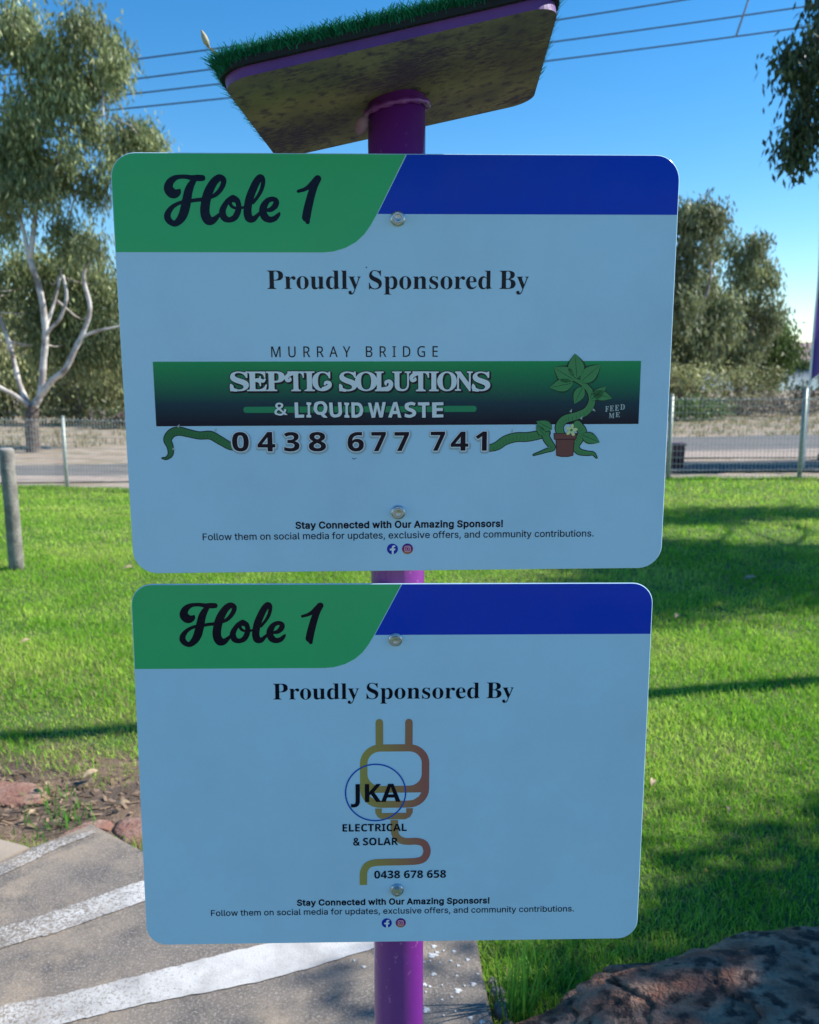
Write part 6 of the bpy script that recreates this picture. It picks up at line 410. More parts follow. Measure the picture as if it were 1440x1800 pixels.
FONT_BOLD = {
    '!': (221, [[91,-32,-22,5,-24,18,-15,22,-6,33,5,22,18,26,22,15,33,5,33,-10,18,-14,14,-22,4,-33,-5,-22,-20,-27,-22,-14],[69,132,-22,9,-7,15,-4,358,9,16,13,6,77,1,15,-7,10,-22,-5,-352,-20,-22]]),
    'A': (505, [[11,-28,-17,12,-5,22,188,517,21,14,88,-2,19,-23,182,-495,3,-22,-4,-11,-24,-12,-66,0,-22,9,-46,124,-9,9,-154,0,-11,-2,-41,-117,-14,-19],[197,237,1,-6,11,-4,66,0,6,10,-39,111,-11,-11]]),
    'C': (536, [[255,-34,-55,7,-44,17,-44,28,-36,36,-29,44,-22,55,-10,55,-2,66,6,55,16,55,22,44,35,44,42,35,44,21,55,13,44,2,44,-5,44,-13,66,-42,49,-66,16,-44,4,-33,-7,-11,-18,-9,-77,2,-11,8,-25,54,-41,33,-33,9,-33,1,-55,-17,-22,-18,-22,-30,-22,-66,1,-88,23,-66,20,-25,33,-24,33,-10,33,-2,44,11,27,17,19,22,18,44,13,12,77,1,22,-13,4,-11,-9,-44,-17,-38,-22,-33,-33,-33,-33,-21,-44,-19]]),
    'O': (559, [[244,-34,-55,11,-44,19,-44,31,-33,38,-31,55,-17,55,-7,55,1,66,10,55,21,55,28,44,31,33,41,30,44,19,44,9,55,2,55,-11,44,-18,44,-32,38,-43,25,-44,18,-55,9,-66,-1,-55,-12,-65,-16,-45,-28,-46,-33,-37,-36,-27,-49,-22,-47,-10],[227,87,61,-4,55,23,38,47,17,53,3,79,-17,66,-41,52,-55,23,-55,-2,-44,-22,-33,-40,-20,-55,-4,-77,15,-66,31,-47]]),
    'S': (472, [[198,-36,-77,18,-59,37,-26,33,-16,33,-9,44,3,22,19,13,77,0,18,-13,9,-33,17,-21,33,-15,33,-5,44,5,33,17,16,19,3,33,-30,27,-143,45,-67,38,-22,22,-20,33,-8,33,-1,44,8,33,16,33,50,50,66,28,88,5,77,-20,57,-41,23,-33,13,-33,6,-33,-7,-22,-15,-9,-77,0,-14,9,-11,33,-19,21,-33,14,-33,2,-33,-5,-33,-20,-10,-23,2,-22,30,-24,143,-45,66,-39,23,-24,19,-33,8,-33,0,-44,-23,-66,-49,-51,-33,-18,-44,-14]]),
    'a': (415, [[146,-36,-66,17,-33,21,-22,26,-21,57,4,66,17,33,39,33,49,20,132,22,-3,24,-30,18,-44,-2,-22,-10,-33,-42,-11,-1,-77,22,-12,26,34,61,55,38,66,18,77,-4,38,-14,34,-22,27,-33,14,-33,6,-44,1,-264,-10,-17,-11,-7,-66,-1,-33,13,-44,-17],[156,74,34,1,33,14,21,29,1,29,-88,-11,-33,-16,-4,-13,4,-17]]),
    'c': (421, [[194,-36,-44,7,-33,13,-37,25,-29,31,-21,35,-16,44,-7,88,6,44,14,44,46,66,33,25,33,15,77,11,66,-13,49,-27,39,-44,19,-55,-19,-23,-66,-16,-22,9,-22,39,-22,15,-33,5,-33,-8,-31,-32,-14,-44,-1,-55,13,-46,33,-35,22,-7,33,1,33,18,22,40,22,11,77,-22,9,-26,-25,-55,-44,-44,-61,-28]]),
    'd': (450, [[183,-36,-44,8,-44,21,-33,29,-28,42,-20,55,-8,55,3,55,12,55,41,70,33,29,33,17,77,12,77,-20,1,112,6,22,15,10,77,-1,13,-9,6,-22,-4,-517,-15,-13,-66,-2,-33,17,-44,-20],[165,86,40,-11,33,7,27,26,13,33,6,55,-10,55,-21,33,-26,15,-33,2,-23,-6,-25,-22,-15,-33,-7,-44,4,-46,16,-42]]),
    'e': (429, [[194,-36,-77,20,-37,25,-29,30,-22,36,-15,44,-7,88,20,88,45,66,34,26,33,15,77,10,77,-19,33,-21,32,-33,19,-33,15,-44,7,-88,-7,-23,-22,-10,-242,0,23,-44,43,-21,33,-1,30,11,36,50,11,3,77,-26,11,-16,-3,-22,-16,-33,-47,-46,-66,-27],[135,251,138,0,-24,38,-44,13,-44,-13,-22,-23]]),
    'g': (451, [[183,-178,-55,11,-55,28,-43,49,-7,22,3,11,58,39,22,5,11,-5,33,-36,22,-11,66,-1,34,20,11,44,-56,-19,-66,1,-55,16,-44,36,-33,48,-19,61,-3,77,14,66,22,44,26,33,37,28,33,15,77,8,33,-7,33,-17,22,18,77,0,15,-12,4,-22,0,-385,-8,-55,-32,-55,-45,-32,-66,-20],[164,97,30,-9,44,5,22,16,18,32,6,44,-6,55,-18,37,-33,22,-33,2,-22,-6,-26,-22,-15,-33,-7,-44,5,-44,13,-33]]),
    'h': (436, [[48,-28,-18,12,-5,11,0,517,12,19,11,5,66,1,22,-11,5,-14,1,-110,5,-10,66,20,66,-7,49,-25,36,-44,13,-33,7,-44,1,-264,-7,-14,-22,-9,-66,1,-17,11,-5,22,-2,253,-20,32,-44,10,-22,-6,-21,-14,-15,-33,-2,-242,-5,-22,-23,-12]]),
    'i': (192, [[47,-27,-11,4,-11,18,0,385,11,22,11,5,66,0,22,-10,7,-17,-1,-385,-17,-21],[58,419,-24,16,-15,22,-5,33,6,22,16,22,22,13,33,4,22,-5,22,-16,13,-18,6,-22,-5,-33,-14,-20,-22,-17,-33,-5]]),
    'm': (635, [[48,-28,-18,12,-5,22,0,374,12,22,77,5,22,-13,11,0,44,17,44,2,44,-12,44,-33,55,36,33,8,44,1,55,-16,44,-37,22,-42,8,-48,1,-264,-9,-26,-22,-8,-55,0,-26,12,-5,22,-2,264,-11,21,-33,11,-39,-10,-19,-33,-1,-253,-5,-22,-24,-12,-66,1,-11,5,-11,28,-1,264,-13,22,-30,10,-36,-10,-22,-33,-2,-253,-5,-22,-23,-12]]),
    'n': (435, [[48,-28,-18,12,-5,11,2,396,21,16,66,0,33,-15,33,14,44,6,44,-4,44,-17,46,-44,24,-66,3,-275,-5,-22,-24,-12,-66,1,-17,11,-5,22,-2,253,-20,32,-44,10,-22,-6,-21,-14,-15,-33,-2,-242,-5,-22,-23,-12]]),
    'o': (441, [[194,-36,-44,7,-38,16,-32,22,-30,33,-21,34,-15,43,-7,44,1,55,19,77,18,33,28,33,33,25,33,15,44,10,44,1,44,-9,33,-14,58,-50,21,-33,17,-44,8,-44,0,-55,-7,-44,-16,-44,-19,-33,-29,-32,-66,-37],[201,75,37,5,24,17,20,33,9,44,-2,44,-14,44,-26,29,-33,10,-43,-6,-23,-19,-18,-36,-8,-44,4,-44,16,-44,28,-26]]),
    'p': (450, [[48,-170,-18,11,-5,22,2,528,21,16,66,0,33,-17,33,16,44,6,44,-3,33,-10,33,-19,33,-30,23,-36,18,-44,10,-99,-8,-55,-15,-44,-39,-57,-33,-26,-33,-16,-77,-8,-33,6,-33,16,-10,-146,-23,-12],[185,83,39,-8,31,8,24,22,14,33,7,44,-6,55,-15,35,-33,26,-33,3,-33,-10,-20,-21,-14,-33,-5,-55,6,-44,15,-33]]),
    'r': (285, [[48,-28,-18,12,-5,11,2,396,21,16,66,0,22,-14,55,18,66,-3,11,-11,3,-17,0,-55,-8,-22,-17,-9,-44,4,-22,-5,-22,-14,-13,-20,-3,-253,-5,-22,-23,-12]]),
    's': (390, [[163,-35,-66,15,-46,29,-36,55,-7,33,3,11,20,14,66,12,22,-14,8,-23,14,-14,44,-9,44,11,10,12,0,11,-21,16,-99,26,-55,28,-22,23,-15,28,-8,33,1,33,22,52,44,40,66,23,66,1,55,-16,44,-33,31,-56,3,-22,-5,-11,-18,-11,-66,-12,-17,12,-22,33,-38,9,-36,-9,-11,-11,-1,-11,15,-14,110,-30,55,-29,34,-48,8,-33,-1,-33,-23,-55,-40,-38,-55,-23]]),
    't': (253, [[155,-32,-33,6,-33,14,-22,19,-18,28,-12,44,-2,220,-34,1,-16,10,-6,11,1,66,21,20,35,2,1,66,19,23,66,1,22,-7,10,-17,0,-66,56,-3,21,-19,0,-66,-5,-11,-16,-10,-55,-1,-1,-198,1,-15,8,-7,36,3,22,-9,20,-71,-9,-20,-11,-7]]),
    'u': (436, [[169,-33,-44,9,-44,24,-30,34,-16,33,-10,66,1,253,22,21,66,0,22,-10,6,-22,2,-253,20,-33,38,-11,22,4,22,12,20,39,3,253,21,21,77,-1,12,-9,6,-22,-2,-385,-8,-11,-19,-7,-66,1,-22,17,-44,-18]]),
    'w': (593, [[139,-28,-22,10,-7,13,-114,374,1,22,9,11,12,5,66,0,22,-7,66,-207,55,198,11,12,77,4,22,-9,55,-188,11,-4,55,189,22,12,66,0,14,-5,10,-11,1,-22,-114,-374,-10,-17,-11,-5,-66,-1,-24,12,-64,204,-61,-204,-16,-11]]),
    'y': (415, [[78,-173,-44,10,-12,13,-1,22,12,44,12,21,11,5,44,-3,11,8,20,57,-139,363,-1,22,21,18,77,0,14,-7,85,-227,11,-4,87,231,23,7,77,-4,12,-14,-1,-22,-179,-462,-30,-40,-33,-24,-33,-11]]),
    'z': (406, [[37,-28,-18,12,-5,11,4,66,178,231,-159,5,-11,9,-6,19,0,55,6,16,22,11,286,0,14,-5,13,-22,-5,-65,-169,-221,4,-7,11,-3,132,0,22,-6,10,-17,0,-66,-5,-11,-27,-12]]),
}
FONT_TEXT = {
    ',': (187, [[44,-125,-12,12,31,187,79,0,-54,-198]]),
    '.': (187, [[89,-10,-33,18,-12,38,16,33,18,11,22,3,33,-16,12,-20,2,-22,-19,-33,-17,-10]]),
    'F': (410, [[66,-6,-12,12,1,506,319,0,1,-55,-10,-11,-233,-2,0,-155,11,-5,198,0,10,-3,1,-55,-11,-11,-209,0,-1,-209,-10,-12]]),
    'a': (389, [[146,-14,-66,20,-37,35,-18,55,7,55,23,33,37,22,168,33,9,11,-3,33,-21,29,-44,13,-55,-11,-22,-15,-22,-30,-56,14,-10,11,26,44,51,37,66,15,66,-6,33,-13,30,-22,17,-22,13,-33,5,-44,-3,-253,-62,-3,-5,3,-6,36,-22,-22,-33,-17],[155,52,46,3,44,25,22,38,0,58,-110,-17,-44,-19,-14,-22,2,-33,20,-22]]),
    'b': (424, [[213,-13,-44,12,-44,40,-11,-45,-67,4,0,506,12,11,55,0,6,-11,0,-154,5,-11,33,32,33,15,44,4,44,-7,33,-15,35,-29,23,-33,17,-44,9,-55,-2,-55,-9,-44,-19,-44,-26,-33,-39,-29,-44,-14],[175,64,38,-11,44,6,35,27,22,44,8,66,-9,55,-24,44,-43,26,-44,1,-33,-12,-26,-26,-16,-33,-8,-55,5,-55,17,-44]]),
    'c': (395, [[194,-14,-66,17,-33,22,-26,28,-32,66,-8,88,17,77,38,57,55,37,33,9,44,3,55,-10,44,-24,35,-39,16,-33,-2,-11,-60,-17,-33,46,-44,20,-44,-1,-33,-15,-28,-33,-18,-55,0,-55,15,-55,20,-29,20,-15,46,-11,33,3,22,10,22,20,22,37,55,-13,9,-13,-22,-44,-42,-40,-55,-23]]),
    'd': (424, [[183,-14,-44,9,-33,17,-32,30,-21,33,-17,44,-8,55,3,55,10,44,20,44,23,28,33,26,33,13,44,6,44,-5,33,-17,33,-31,1,167,10,11,55,0,8,-11,-2,-506,-67,0,-5,46,-22,-26,-33,-22],[205,53,44,10,27,23,22,44,8,55,-6,55,-18,44,-33,30,-44,10,-44,-9,-33,-29,-20,-46,-6,-55,8,-55,23,-44,28,-24]]),
    'e': (403, [[194,-13,-66,17,-33,21,-27,28,-31,66,-8,88,17,77,38,58,55,36,33,10,44,2,66,-16,33,-21,24,-25,31,-66,7,-88,-7,-10,-265,-1,3,-33,15,-33,27,-28,33,-14,44,-2,33,9,22,16,22,33,60,-14,6,-11,-11,-24,-44,-47,-55,-24],[104,229,189,-2,7,13,-17,44,-20,22,-36,16,-33,2,-33,-9,-27,-20,-22,-33]]),
    'f': (253, [[78,-6,-3,320,-8,7,-66,3,0,56,11,5,55,0,7,6,6,77,20,33,22,18,55,16,55,-4,16,-8,-16,-56,-55,-1,-17,-9,-11,-22,-1,-44,7,-6,77,-3,2,-46,-2,-12,-77,-3,-7,-7,-3,-319]]),
    'h': (410, [[59,-6,-12,12,1,506,66,3,6,-14,0,-143,5,-14,22,21,33,18,66,6,60,-20,39,-44,17,-66,1,-253,-7,-12,-55,0,-11,12,0,231,-5,33,-10,22,-18,18,-22,10,-33,3,-33,-9,-18,-11,-27,-44,-4,-253,-5,-11]]),
    'i': (166, [[58,-6,-11,12,0,374,11,5,55,0,7,-16,0,-363,-7,-12],[58,444,-14,13,-9,22,11,33,34,18,33,-10,19,-30,-8,-33,-33,-20]]),
    'l': (189, [[125,-8,-33,9,-21,14,-15,22,-9,33,0,440,12,5,55,0,5,-5,2,-429,4,-13,11,-9,35,0,16,-55,-18,-10]]),
    'm': (609, [[59,-6,-12,12,1,375,66,4,11,-40,23,24,32,16,33,7,33,-3,33,-14,44,-41,22,25,32,21,67,12,55,-14,36,-31,19,-33,8,-44,1,-264,-7,-11,-57,-1,-9,12,-2,269,-6,17,-16,18,-44,14,-46,-10,-20,-19,-12,-25,-3,-264,-7,-12,-59,1,-7,11,-3,275,-26,33,-37,10,-44,-11,-22,-20,-12,-23,-4,-264,-5,-11]]),
    'n': (409, [[59,-6,-12,12,0,374,12,5,55,-1,11,-40,33,29,44,15,55,0,49,-19,39,-43,16,-56,2,-264,-5,-11,-57,-1,-11,12,0,231,-5,33,-10,22,-18,18,-44,13,-33,-4,-22,-11,-31,-38,-7,-44,0,-220,-6,-12]]),
    'o': (415, [[194,-14,-66,17,-33,22,-26,28,-20,33,-15,44,-4,88,21,77,42,55,57,32,77,7,66,-19,33,-24,25,-29,29,-66,6,-88,-20,-77,-40,-56,-55,-34],[200,53,49,7,33,26,19,33,12,55,-6,66,-20,44,-27,26,-44,13,-44,-5,-35,-23,-25,-44,-10,-55,6,-55,17,-44,34,-33]]),
    'p': (424, [[59,-149,-12,12,0,517,12,5,55,0,11,-46,33,32,44,17,55,0,44,-14,33,-22,22,-24,32,-69,7,-44,0,-55,-19,-77,-20,-35,-31,-31,-35,-20,-33,-9,-44,-1,-33,7,-33,20,-22,24,-5,-10,0,-165,-6,-12],[179,61,45,-8,44,12,30,29,18,44,6,66,-12,55,-30,44,-34,18,-44,1,-33,-12,-28,-29,-17,-44,-5,-55,8,-55,20,-38]]),
    'r': (259, [[59,-6,-12,12,0,374,12,5,55,-1,11,-35,22,21,33,16,66,2,0,-70,-44,2,-33,-8,-29,-20,-14,-22,-6,-33,0,-231,-6,-12]]),
    's': (364, [[163,-13,-53,11,-38,22,-28,33,-14,44,67,14,11,-25,22,-22,33,-11,33,-1,33,8,21,15,11,22,-2,22,-30,25,-99,25,-53,27,-27,33,-9,55,14,44,42,40,55,19,66,1,44,-12,33,-23,25,-36,8,-28,-58,-16,-41,45,-55,8,-22,-5,-25,-15,-12,-22,2,-22,13,-15,22,-12,99,-25,49,-25,32,-44,3,-55,-19,-44,-38,-33,-49,-19]]),
    't': (227, [[155,-10,-55,17,-32,39,-9,44,-2,231,-45,0,-12,11,1,47,11,6,46,2,1,77,8,13,61,-2,5,-90,66,0,11,-9,0,-44,-11,-11,-66,0,1,-242,10,-17,11,-5,49,0,15,-55,-20,-10]]),
    'u': (410, [[169,-11,-33,7,-34,16,-32,33,-15,33,-8,55,1,245,11,7,55,0,6,-10,4,-264,12,-25,21,-19,45,-11,33,6,22,12,21,26,9,22,3,253,11,10,55,0,7,-10,0,-374,-7,-7,-55,0,-9,7,-2,39,-22,-23,-33,-19]]),
    'v': (389, [[166,-6,-12,12,-143,374,12,5,55,0,12,-5,98,-276,11,-7,99,282,11,6,66,-2,-143,-383,-11,-6]]),
    'w': (567, [[139,-6,-10,12,-111,375,66,4,8,-5,80,-279,77,282,66,2,7,-5,70,-260,11,-2,71,262,17,5,55,0,4,-5,-114,-380,-11,-6,-55,0,-10,12,-78,269,-77,-275,-11,-6]]),
    'x': (378, [[27,-6,-9,12,129,187,-124,187,15,5,66,-2,88,-137,88,139,77,-4,-125,-188,129,-187,-2,-11,-68,-1,-11,6,-88,138,-98,-143]]),
    'y': (389, [[78,-151,-37,12,15,55,44,1,22,10,21,33,11,44,-142,375,11,6,66,-4,99,-278,11,-5,99,280,11,7,66,-4,-176,-465,-23,-33,-30,-22,-35,-11]]),
}
def dec(data, sc=0.1):
    """outlines stored as a start point and steps, in tenths of a millimetre"""
    loops = []
    for v in data:
        x, y = v[0], v[1]; L = [(x * sc, y * sc)]
        for i in range(2, len(v), 2): x += v[i]; y += v[i + 1]; L.append((x * sc, y * sc))
        loops.append(L)
    return loops

BW, BH = 600.0, 450.0
def print_mesh(loops, layer):
    """flat print on a board: loops in mm from its top left corner"""
    pts, edges = [], []
    for L in loops:
        b0 = len(pts); n_ = len(L); pts += [Vector((x, y)) for x, y in L]; edges += [(b0 + i, b0 + (i + 1) % n_) for i in range(n_)]
    res = delaunay_2d_cdt(pts, edges, [], 0, 1e-6)
    P = [(v.x, v.y) for v in res[0]]; T = np.array([f[:3] for f in res[2]]); Q = np.array(P)
    C = (Q[T[:, 0]] + Q[T[:, 1]] + Q[T[:, 2]]) / 3; odd = np.zeros(len(T), bool)
    A0 = np.concatenate([np.array(L) for L in loops]); A1 = np.concatenate([np.roll(np.array(L), -1, 0) for L in loops])
    for (x0, y0), (x1, y1) in zip(A0, A1):
        if y0 == y1: continue
        odd ^= ((y0 > C[:, 1]) != (y1 > C[:, 1])) & (C[:, 0] < (x1 - x0) * (C[:, 1] - y0) / (y1 - y0) + x0)
    tri = [tuple(int(a) for a in t) for t in T[odd]]
    yo = -0.0001 * layer - 0.00008
    V = [((x - BW / 2) / 1000, yo, (BH / 2 - y) / 1000) for x, y in P]; F = []
    for a, b, c in tri:
        (x0, y0), (x1, y1), (x2, y2) = P[a], P[b], P[c]
        s = (x1 - x0) * (y2 - y0) - (x2 - x0) * (y1 - y0)
        if abs(s) < 1e-9: continue
        F.append((a, c, b) if s > 0 else (a, b, c))
    me = bpy.data.meshes.new("print"); me.from_pydata(V, [], F); me.update()
    return me

SPEC = 0.17
def ink(name, c, c2=None, axis='Z', lo=0., hi=1., mid=None):
    """glossy laminated print; every ink shares the same faint orange peel"""
    m = bpy.data.materials.new(name); m.use_nodes = True; nt = m.node_tree; n = nt.nodes; l = nt.links
    p = n["Principled BSDF"]; p.inputs["Base Color"].default_value = (*c, 1); p.inputs["Roughness"].default_value = 0.22
    p.inputs["Specular IOR Level"].default_value = SPEC
    tc = n.new("ShaderNodeTexCoord")
    if c2 is not None:
        s = n.new("ShaderNodeSeparateXYZ"); l.new(tc.outputs["Object"], s.inputs[0])
        mr = n.new("ShaderNodeMapRange"); l.new(s.outputs[axis], mr.inputs[0]); mr.inputs[1].default_value = lo; mr.inputs[2].default_value = hi
        cr = n.new("ShaderNodeValToRGB"); cr.color_ramp.elements[0].color = (*c, 1); cr.color_ramp.elements[1].color = (*c2, 1)
        if mid: e = cr.color_ramp.elements.new(mid[0]); e.color = (*mid[1], 1)
        l.new(mr.outputs[0], cr.inputs[0]); l.new(cr.outputs[0], p.inputs["Base Color"])
    # faint dust film: uneven gloss and a very slight change of tone
    du = n.new("ShaderNodeTexNoise"); du.inputs["Scale"].default_value = 5.5; du.inputs["Detail"].default_value = 7; du.inputs["Roughness"].default_value = .65; l.new(tc.outputs["Object"], du.inputs["Vector"])
    dr = n.new("ShaderNodeMapRange"); dr.inputs[1].default_value = .35; dr.inputs[2].default_value = .7; dr.inputs[3].default_value = .09; dr.inputs[4].default_value = .26; l.new(du.outputs["Fac"], dr.inputs[0]); l.new(dr.outputs[0], p.inputs["Roughness"])
    sp_ = n.new("ShaderNodeTexNoise"); sp_.inputs["Scale"].default_value = 190; sp_.inputs["Detail"].default_value = 3; l.new(tc.outputs["Object"], sp_.inputs["Vector"])
    sr = n.new("ShaderNodeMapRange"); sr.inputs[1].default_value = .74; sr.inputs[2].default_value = .80; sr.inputs[4].default_value = .55; l.new(sp_.outputs["Fac"], sr.inputs[0])
    dm = n.new("ShaderNodeMapRange"); dm.inputs[1].default_value = .45; dm.inputs[2].default_value = .75; dm.inputs[4].default_value = .17; l.new(du.outputs["Fac"], dm.inputs[0])
    ad = n.new("ShaderNodeMath"); ad.operation = 'MAXIMUM'; l.new(sr.outputs[0], ad.inputs[0]); l.new(dm.outputs[0], ad.inputs[1])
    mxd = n.new("ShaderNodeMix"); mxd.data_type = 'RGBA'; l.new(ad.outputs[0], mxd.inputs[0]); mxd.inputs[7].default_value = (c[0] * .35 + .07, c[1] * .35 + .06, c[2] * .35 + .05, 1)
    if c2 is not None: l.new(cr.outputs[0], mxd.inputs[6])
    else: mxd.inputs[6].default_value = (*c, 1)
    if max(c) > .1: l.new(mxd.outputs[2], p.inputs["Base Color"])
    t = n.new("ShaderNodeTexNoise"); t.inputs["Scale"].default_value = 420; t.inputs["Detail"].default_value = 2
    mp = n.new("ShaderNodeMapping"); mp.inputs["Scale"].default_value = (1, 1, .45)
    l.new(tc.outputs["Object"], mp.inputs[0]); l.new(mp.outputs[0], t.inputs["Vector"])
    t2 = n.new("ShaderNodeTexNoise"); t2.inputs["Scale"].default_value = 9; t2.inputs["Detail"].default_value = 1; l.new(tc.outputs["Object"], t2.inputs["Vector"])
    b = n.new("ShaderNodeBump"); b.inputs["Strength"].default_value = 0.22; b.inputs["Distance"].default_value = 0.0006; l.new(t.outputs["Fac"], b.inputs["Height"])
    b2 = n.new("ShaderNodeBump"); b2.inputs["Strength"].default_value = 0.10; b2.inputs["Distance"].default_value = 0.02; l.new(t2.outputs["Fac"], b2.inputs["Height"])
    l.new(b2.outputs[0], b.inputs["Normal"]); l.new(b.outputs[0], p.inputs["Normal"])
    return m

I_white = ink("sky tinted board face", (0.49, 0.72, 0.91))  # blue of the sky light is put into the white face colour
I_green = ink("green header print", (0.05, 0.46, 0.17))
I_blue = ink("blue header print", (0.0, 0.042, 0.52))
I_navy = ink("dark navy print", (0.002, 0.002, 0.016))
I_band = ink("green to navy gradient print", (0.002, 0.004, 0.022), (0.0, 0.30, 0.10), 'Z', (225 - 285) / 1000, (225 - 214.5) / 1000, (0.35, (0.0, 0.045, 0.07)))
I_bar = ink("mid green print", (0.015, 0.27, 0.12))
I_pale = ink("white lettering print", (0.80, 0.82, 0.85))
I_shade = ink("grey blue drop shadow print", (0.36, 0.46, 0.55))
I_fb = ink("royal blue icon print", (0.01, 0.03, 0.42))
I_insta = ink("violet to orange icon print", (0.55, 0.22, 0.08), (0.09, 0.01, 0.22), 'Z', -.2055, -.1945, (0.4, (0.35, 0.02, 0.12)))
I_plug = ink("yellow to red gradient print", (0.40, 0.33, 0.085), (0.38, 0.125, 0.11), 'X', -.038, .036)
I_ring = ink("blue ring print", (0.0, 0.09, 0.50))
I_vine = ink("leaf green print", (0.03, 0.17, 0.065), (0.07, 0.27, 0.10), 'X', -.26, .2)
I_vdark = ink("dark green outline print", (0.005, 0.05, 0.035))
I_leaf = ink("fresh green print", (0.06, 0.27, 0.10))
I_pot = ink("brown pot print", (0.20, 0.07, 0.065)); I_potd = ink("dark brown print", (0.07, 0.02, 0.03))
I_flower = ink("cream flower print", (0.72, 0.75, 0.36)); I_thorn = ink("pale thorn print", (0.45, 0.52, 0.50))
M_alu = mat("board edge aluminium", (0.62, 0.66, 0.70), 0.35, metallic=.6)
M_back = mat("board back", (0.5, 0.5, 0.5), 0.5)
M_zinc = mat("zinc plated steel", (0.60, 0.62, 0.62), 0.32, (0.42, 0.44, 0.45), 60, (.4, .6), .2, 120, metallic=.85, bdist=.001)

def rrect(x0, y0, x1, y1, r, n=9):
    out = []
    for cx, cy, a0 in ((x1 - r, y0 + r, -90), (x1 - r, y1 - r, 0), (x0 + r, y1 - r, 90), (x0 + r, y0 + r, 180)):
        for k in range(n): a = R(a0 + 90 * k / (n - 1)); out.append((cx + r * math.cos(a), cy + r * math.sin(a)))
    return out
def circ(cx, cy, r, n=36, ry=None): return [(cx + r * math.cos(2 * math.pi * k / n), cy + (ry or r) * math.sin(2 * math.pi * k / n)) for k in range(n)]
def ribbon(pts, k=6, caps=True):
    """outline of a stroke with changing width, (x, y, width)"""
    S = spline([(a, b, c) for a, b, c in pts], k); L, Rr = [], []
    for i in range(len(S)):
        d = S[min(i + 1, len(S) - 1)] - S[max(i - 1, 0)]; q = math.hypot(d[0], d[1]) or 1; nx_, ny_ = -d[1] / q, d[0] / q
        w = max(S[i][2], .02) / 2; L.append((S[i][0] + nx_ * w, S[i][1] + ny_ * w)); Rr.append((S[i][0] - nx_ * w, S[i][1] - ny_ * w))
    out = L
    def cap(p, q, s):
        cx, cy = (p[0] + q[0]) / 2, (p[1] + q[1]) / 2; r = math.hypot(p[0] - q[0], p[1] - q[1]) / 2; a = math.atan2(p[1] - cy, p[0] - cx)
        return [(cx + r * math.cos(a + s * math.pi * t / 6), cy + r * math.sin(a + s * math.pi * t / 6)) for t in range(1, 6)]
    if caps: return L + cap(L[-1], Rr[-1], -1) + Rr[::-1] + cap(Rr[0], L[0], -1)
    return L + Rr[::-1]

def text_loops(table, s, x0, x1, cap_top, base, capref=.727):
    x = 0; G = []
    for c in s:
        if c == ' ': x += 185; continue
        a, t = table[c]
        for L in dec(t, 1.0): G.append([(px + x, py) for px, py in L])
        x += a
    mn = min(p[0] for L in G for p in L); mx = max(p[0] for L in G for p in L)
    sx = (x1 - x0) / (mx - mn); sy = (base - cap_top) / max(py for L in dec(table['F' if 'F' in table else 'C'][1], 1.0) for px, py in L)
    return [[(x0 + (px - mn) * sx, base - py * sy) for px, py in L] for L in G]

def make_board(label, q, shadow=0):
    xc, y, zc, yaw, lean, roll = q
    b = bpy.data.objects.new("sponsor_board", bpy.data.meshes.new("panel")); col.objects.link(b); b.parent = post; b["label"] = label
    b.location = (xc + .014, y - 1.0195, zc + 1.55)
    Mx = Matrix.Rotation(yaw, 3, 'Z') @ Matrix.Rotation(-lean, 3, 'X') @ Matrix.Rotation(-roll, 3, 'Y')
    b.rotation_euler = Mx.to_euler()
    # panel: 3 mm composite sheet with rounded corners
    out = rrect(0, 0, BW, BH, 26 if not shadow else 24)
    n = len(out); V = []; rings = ((.6, 0.0), (0, .0006), (0, .0024), (.6, .003))
    for ins, yy in rings:
        for (x, z) in out:
            dx, dz = x - BW / 2, z - BH / 2; V.append(((dx - math.copysign(ins, dx)) / 1000, yy, (-dz + math.copysign(ins, dz)) / 1000))
    F = [tuple(range(n))[::-1], tuple(3 * n + i for i in range(n))]; 
    for k in range(3): F += [(k * n + i, k * n + (i + 1) % n, (k + 1) * n + (i + 1) % n, (k + 1) * n + i) for i in range(n)]
    me = b.data; me.from_pydata(V, [], F)
    bm = bmesh.new(); bm.from_mesh(me); bmesh.ops.recalc_face_normals(bm, faces=bm.faces); bm.to_mesh(me); bm.free()
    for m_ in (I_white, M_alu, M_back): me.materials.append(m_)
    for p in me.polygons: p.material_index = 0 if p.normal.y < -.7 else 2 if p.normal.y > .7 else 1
    return b

def add_print(b, name, loops, m, layer=1): return link(name, print_mesh(loops, layer), m, b)

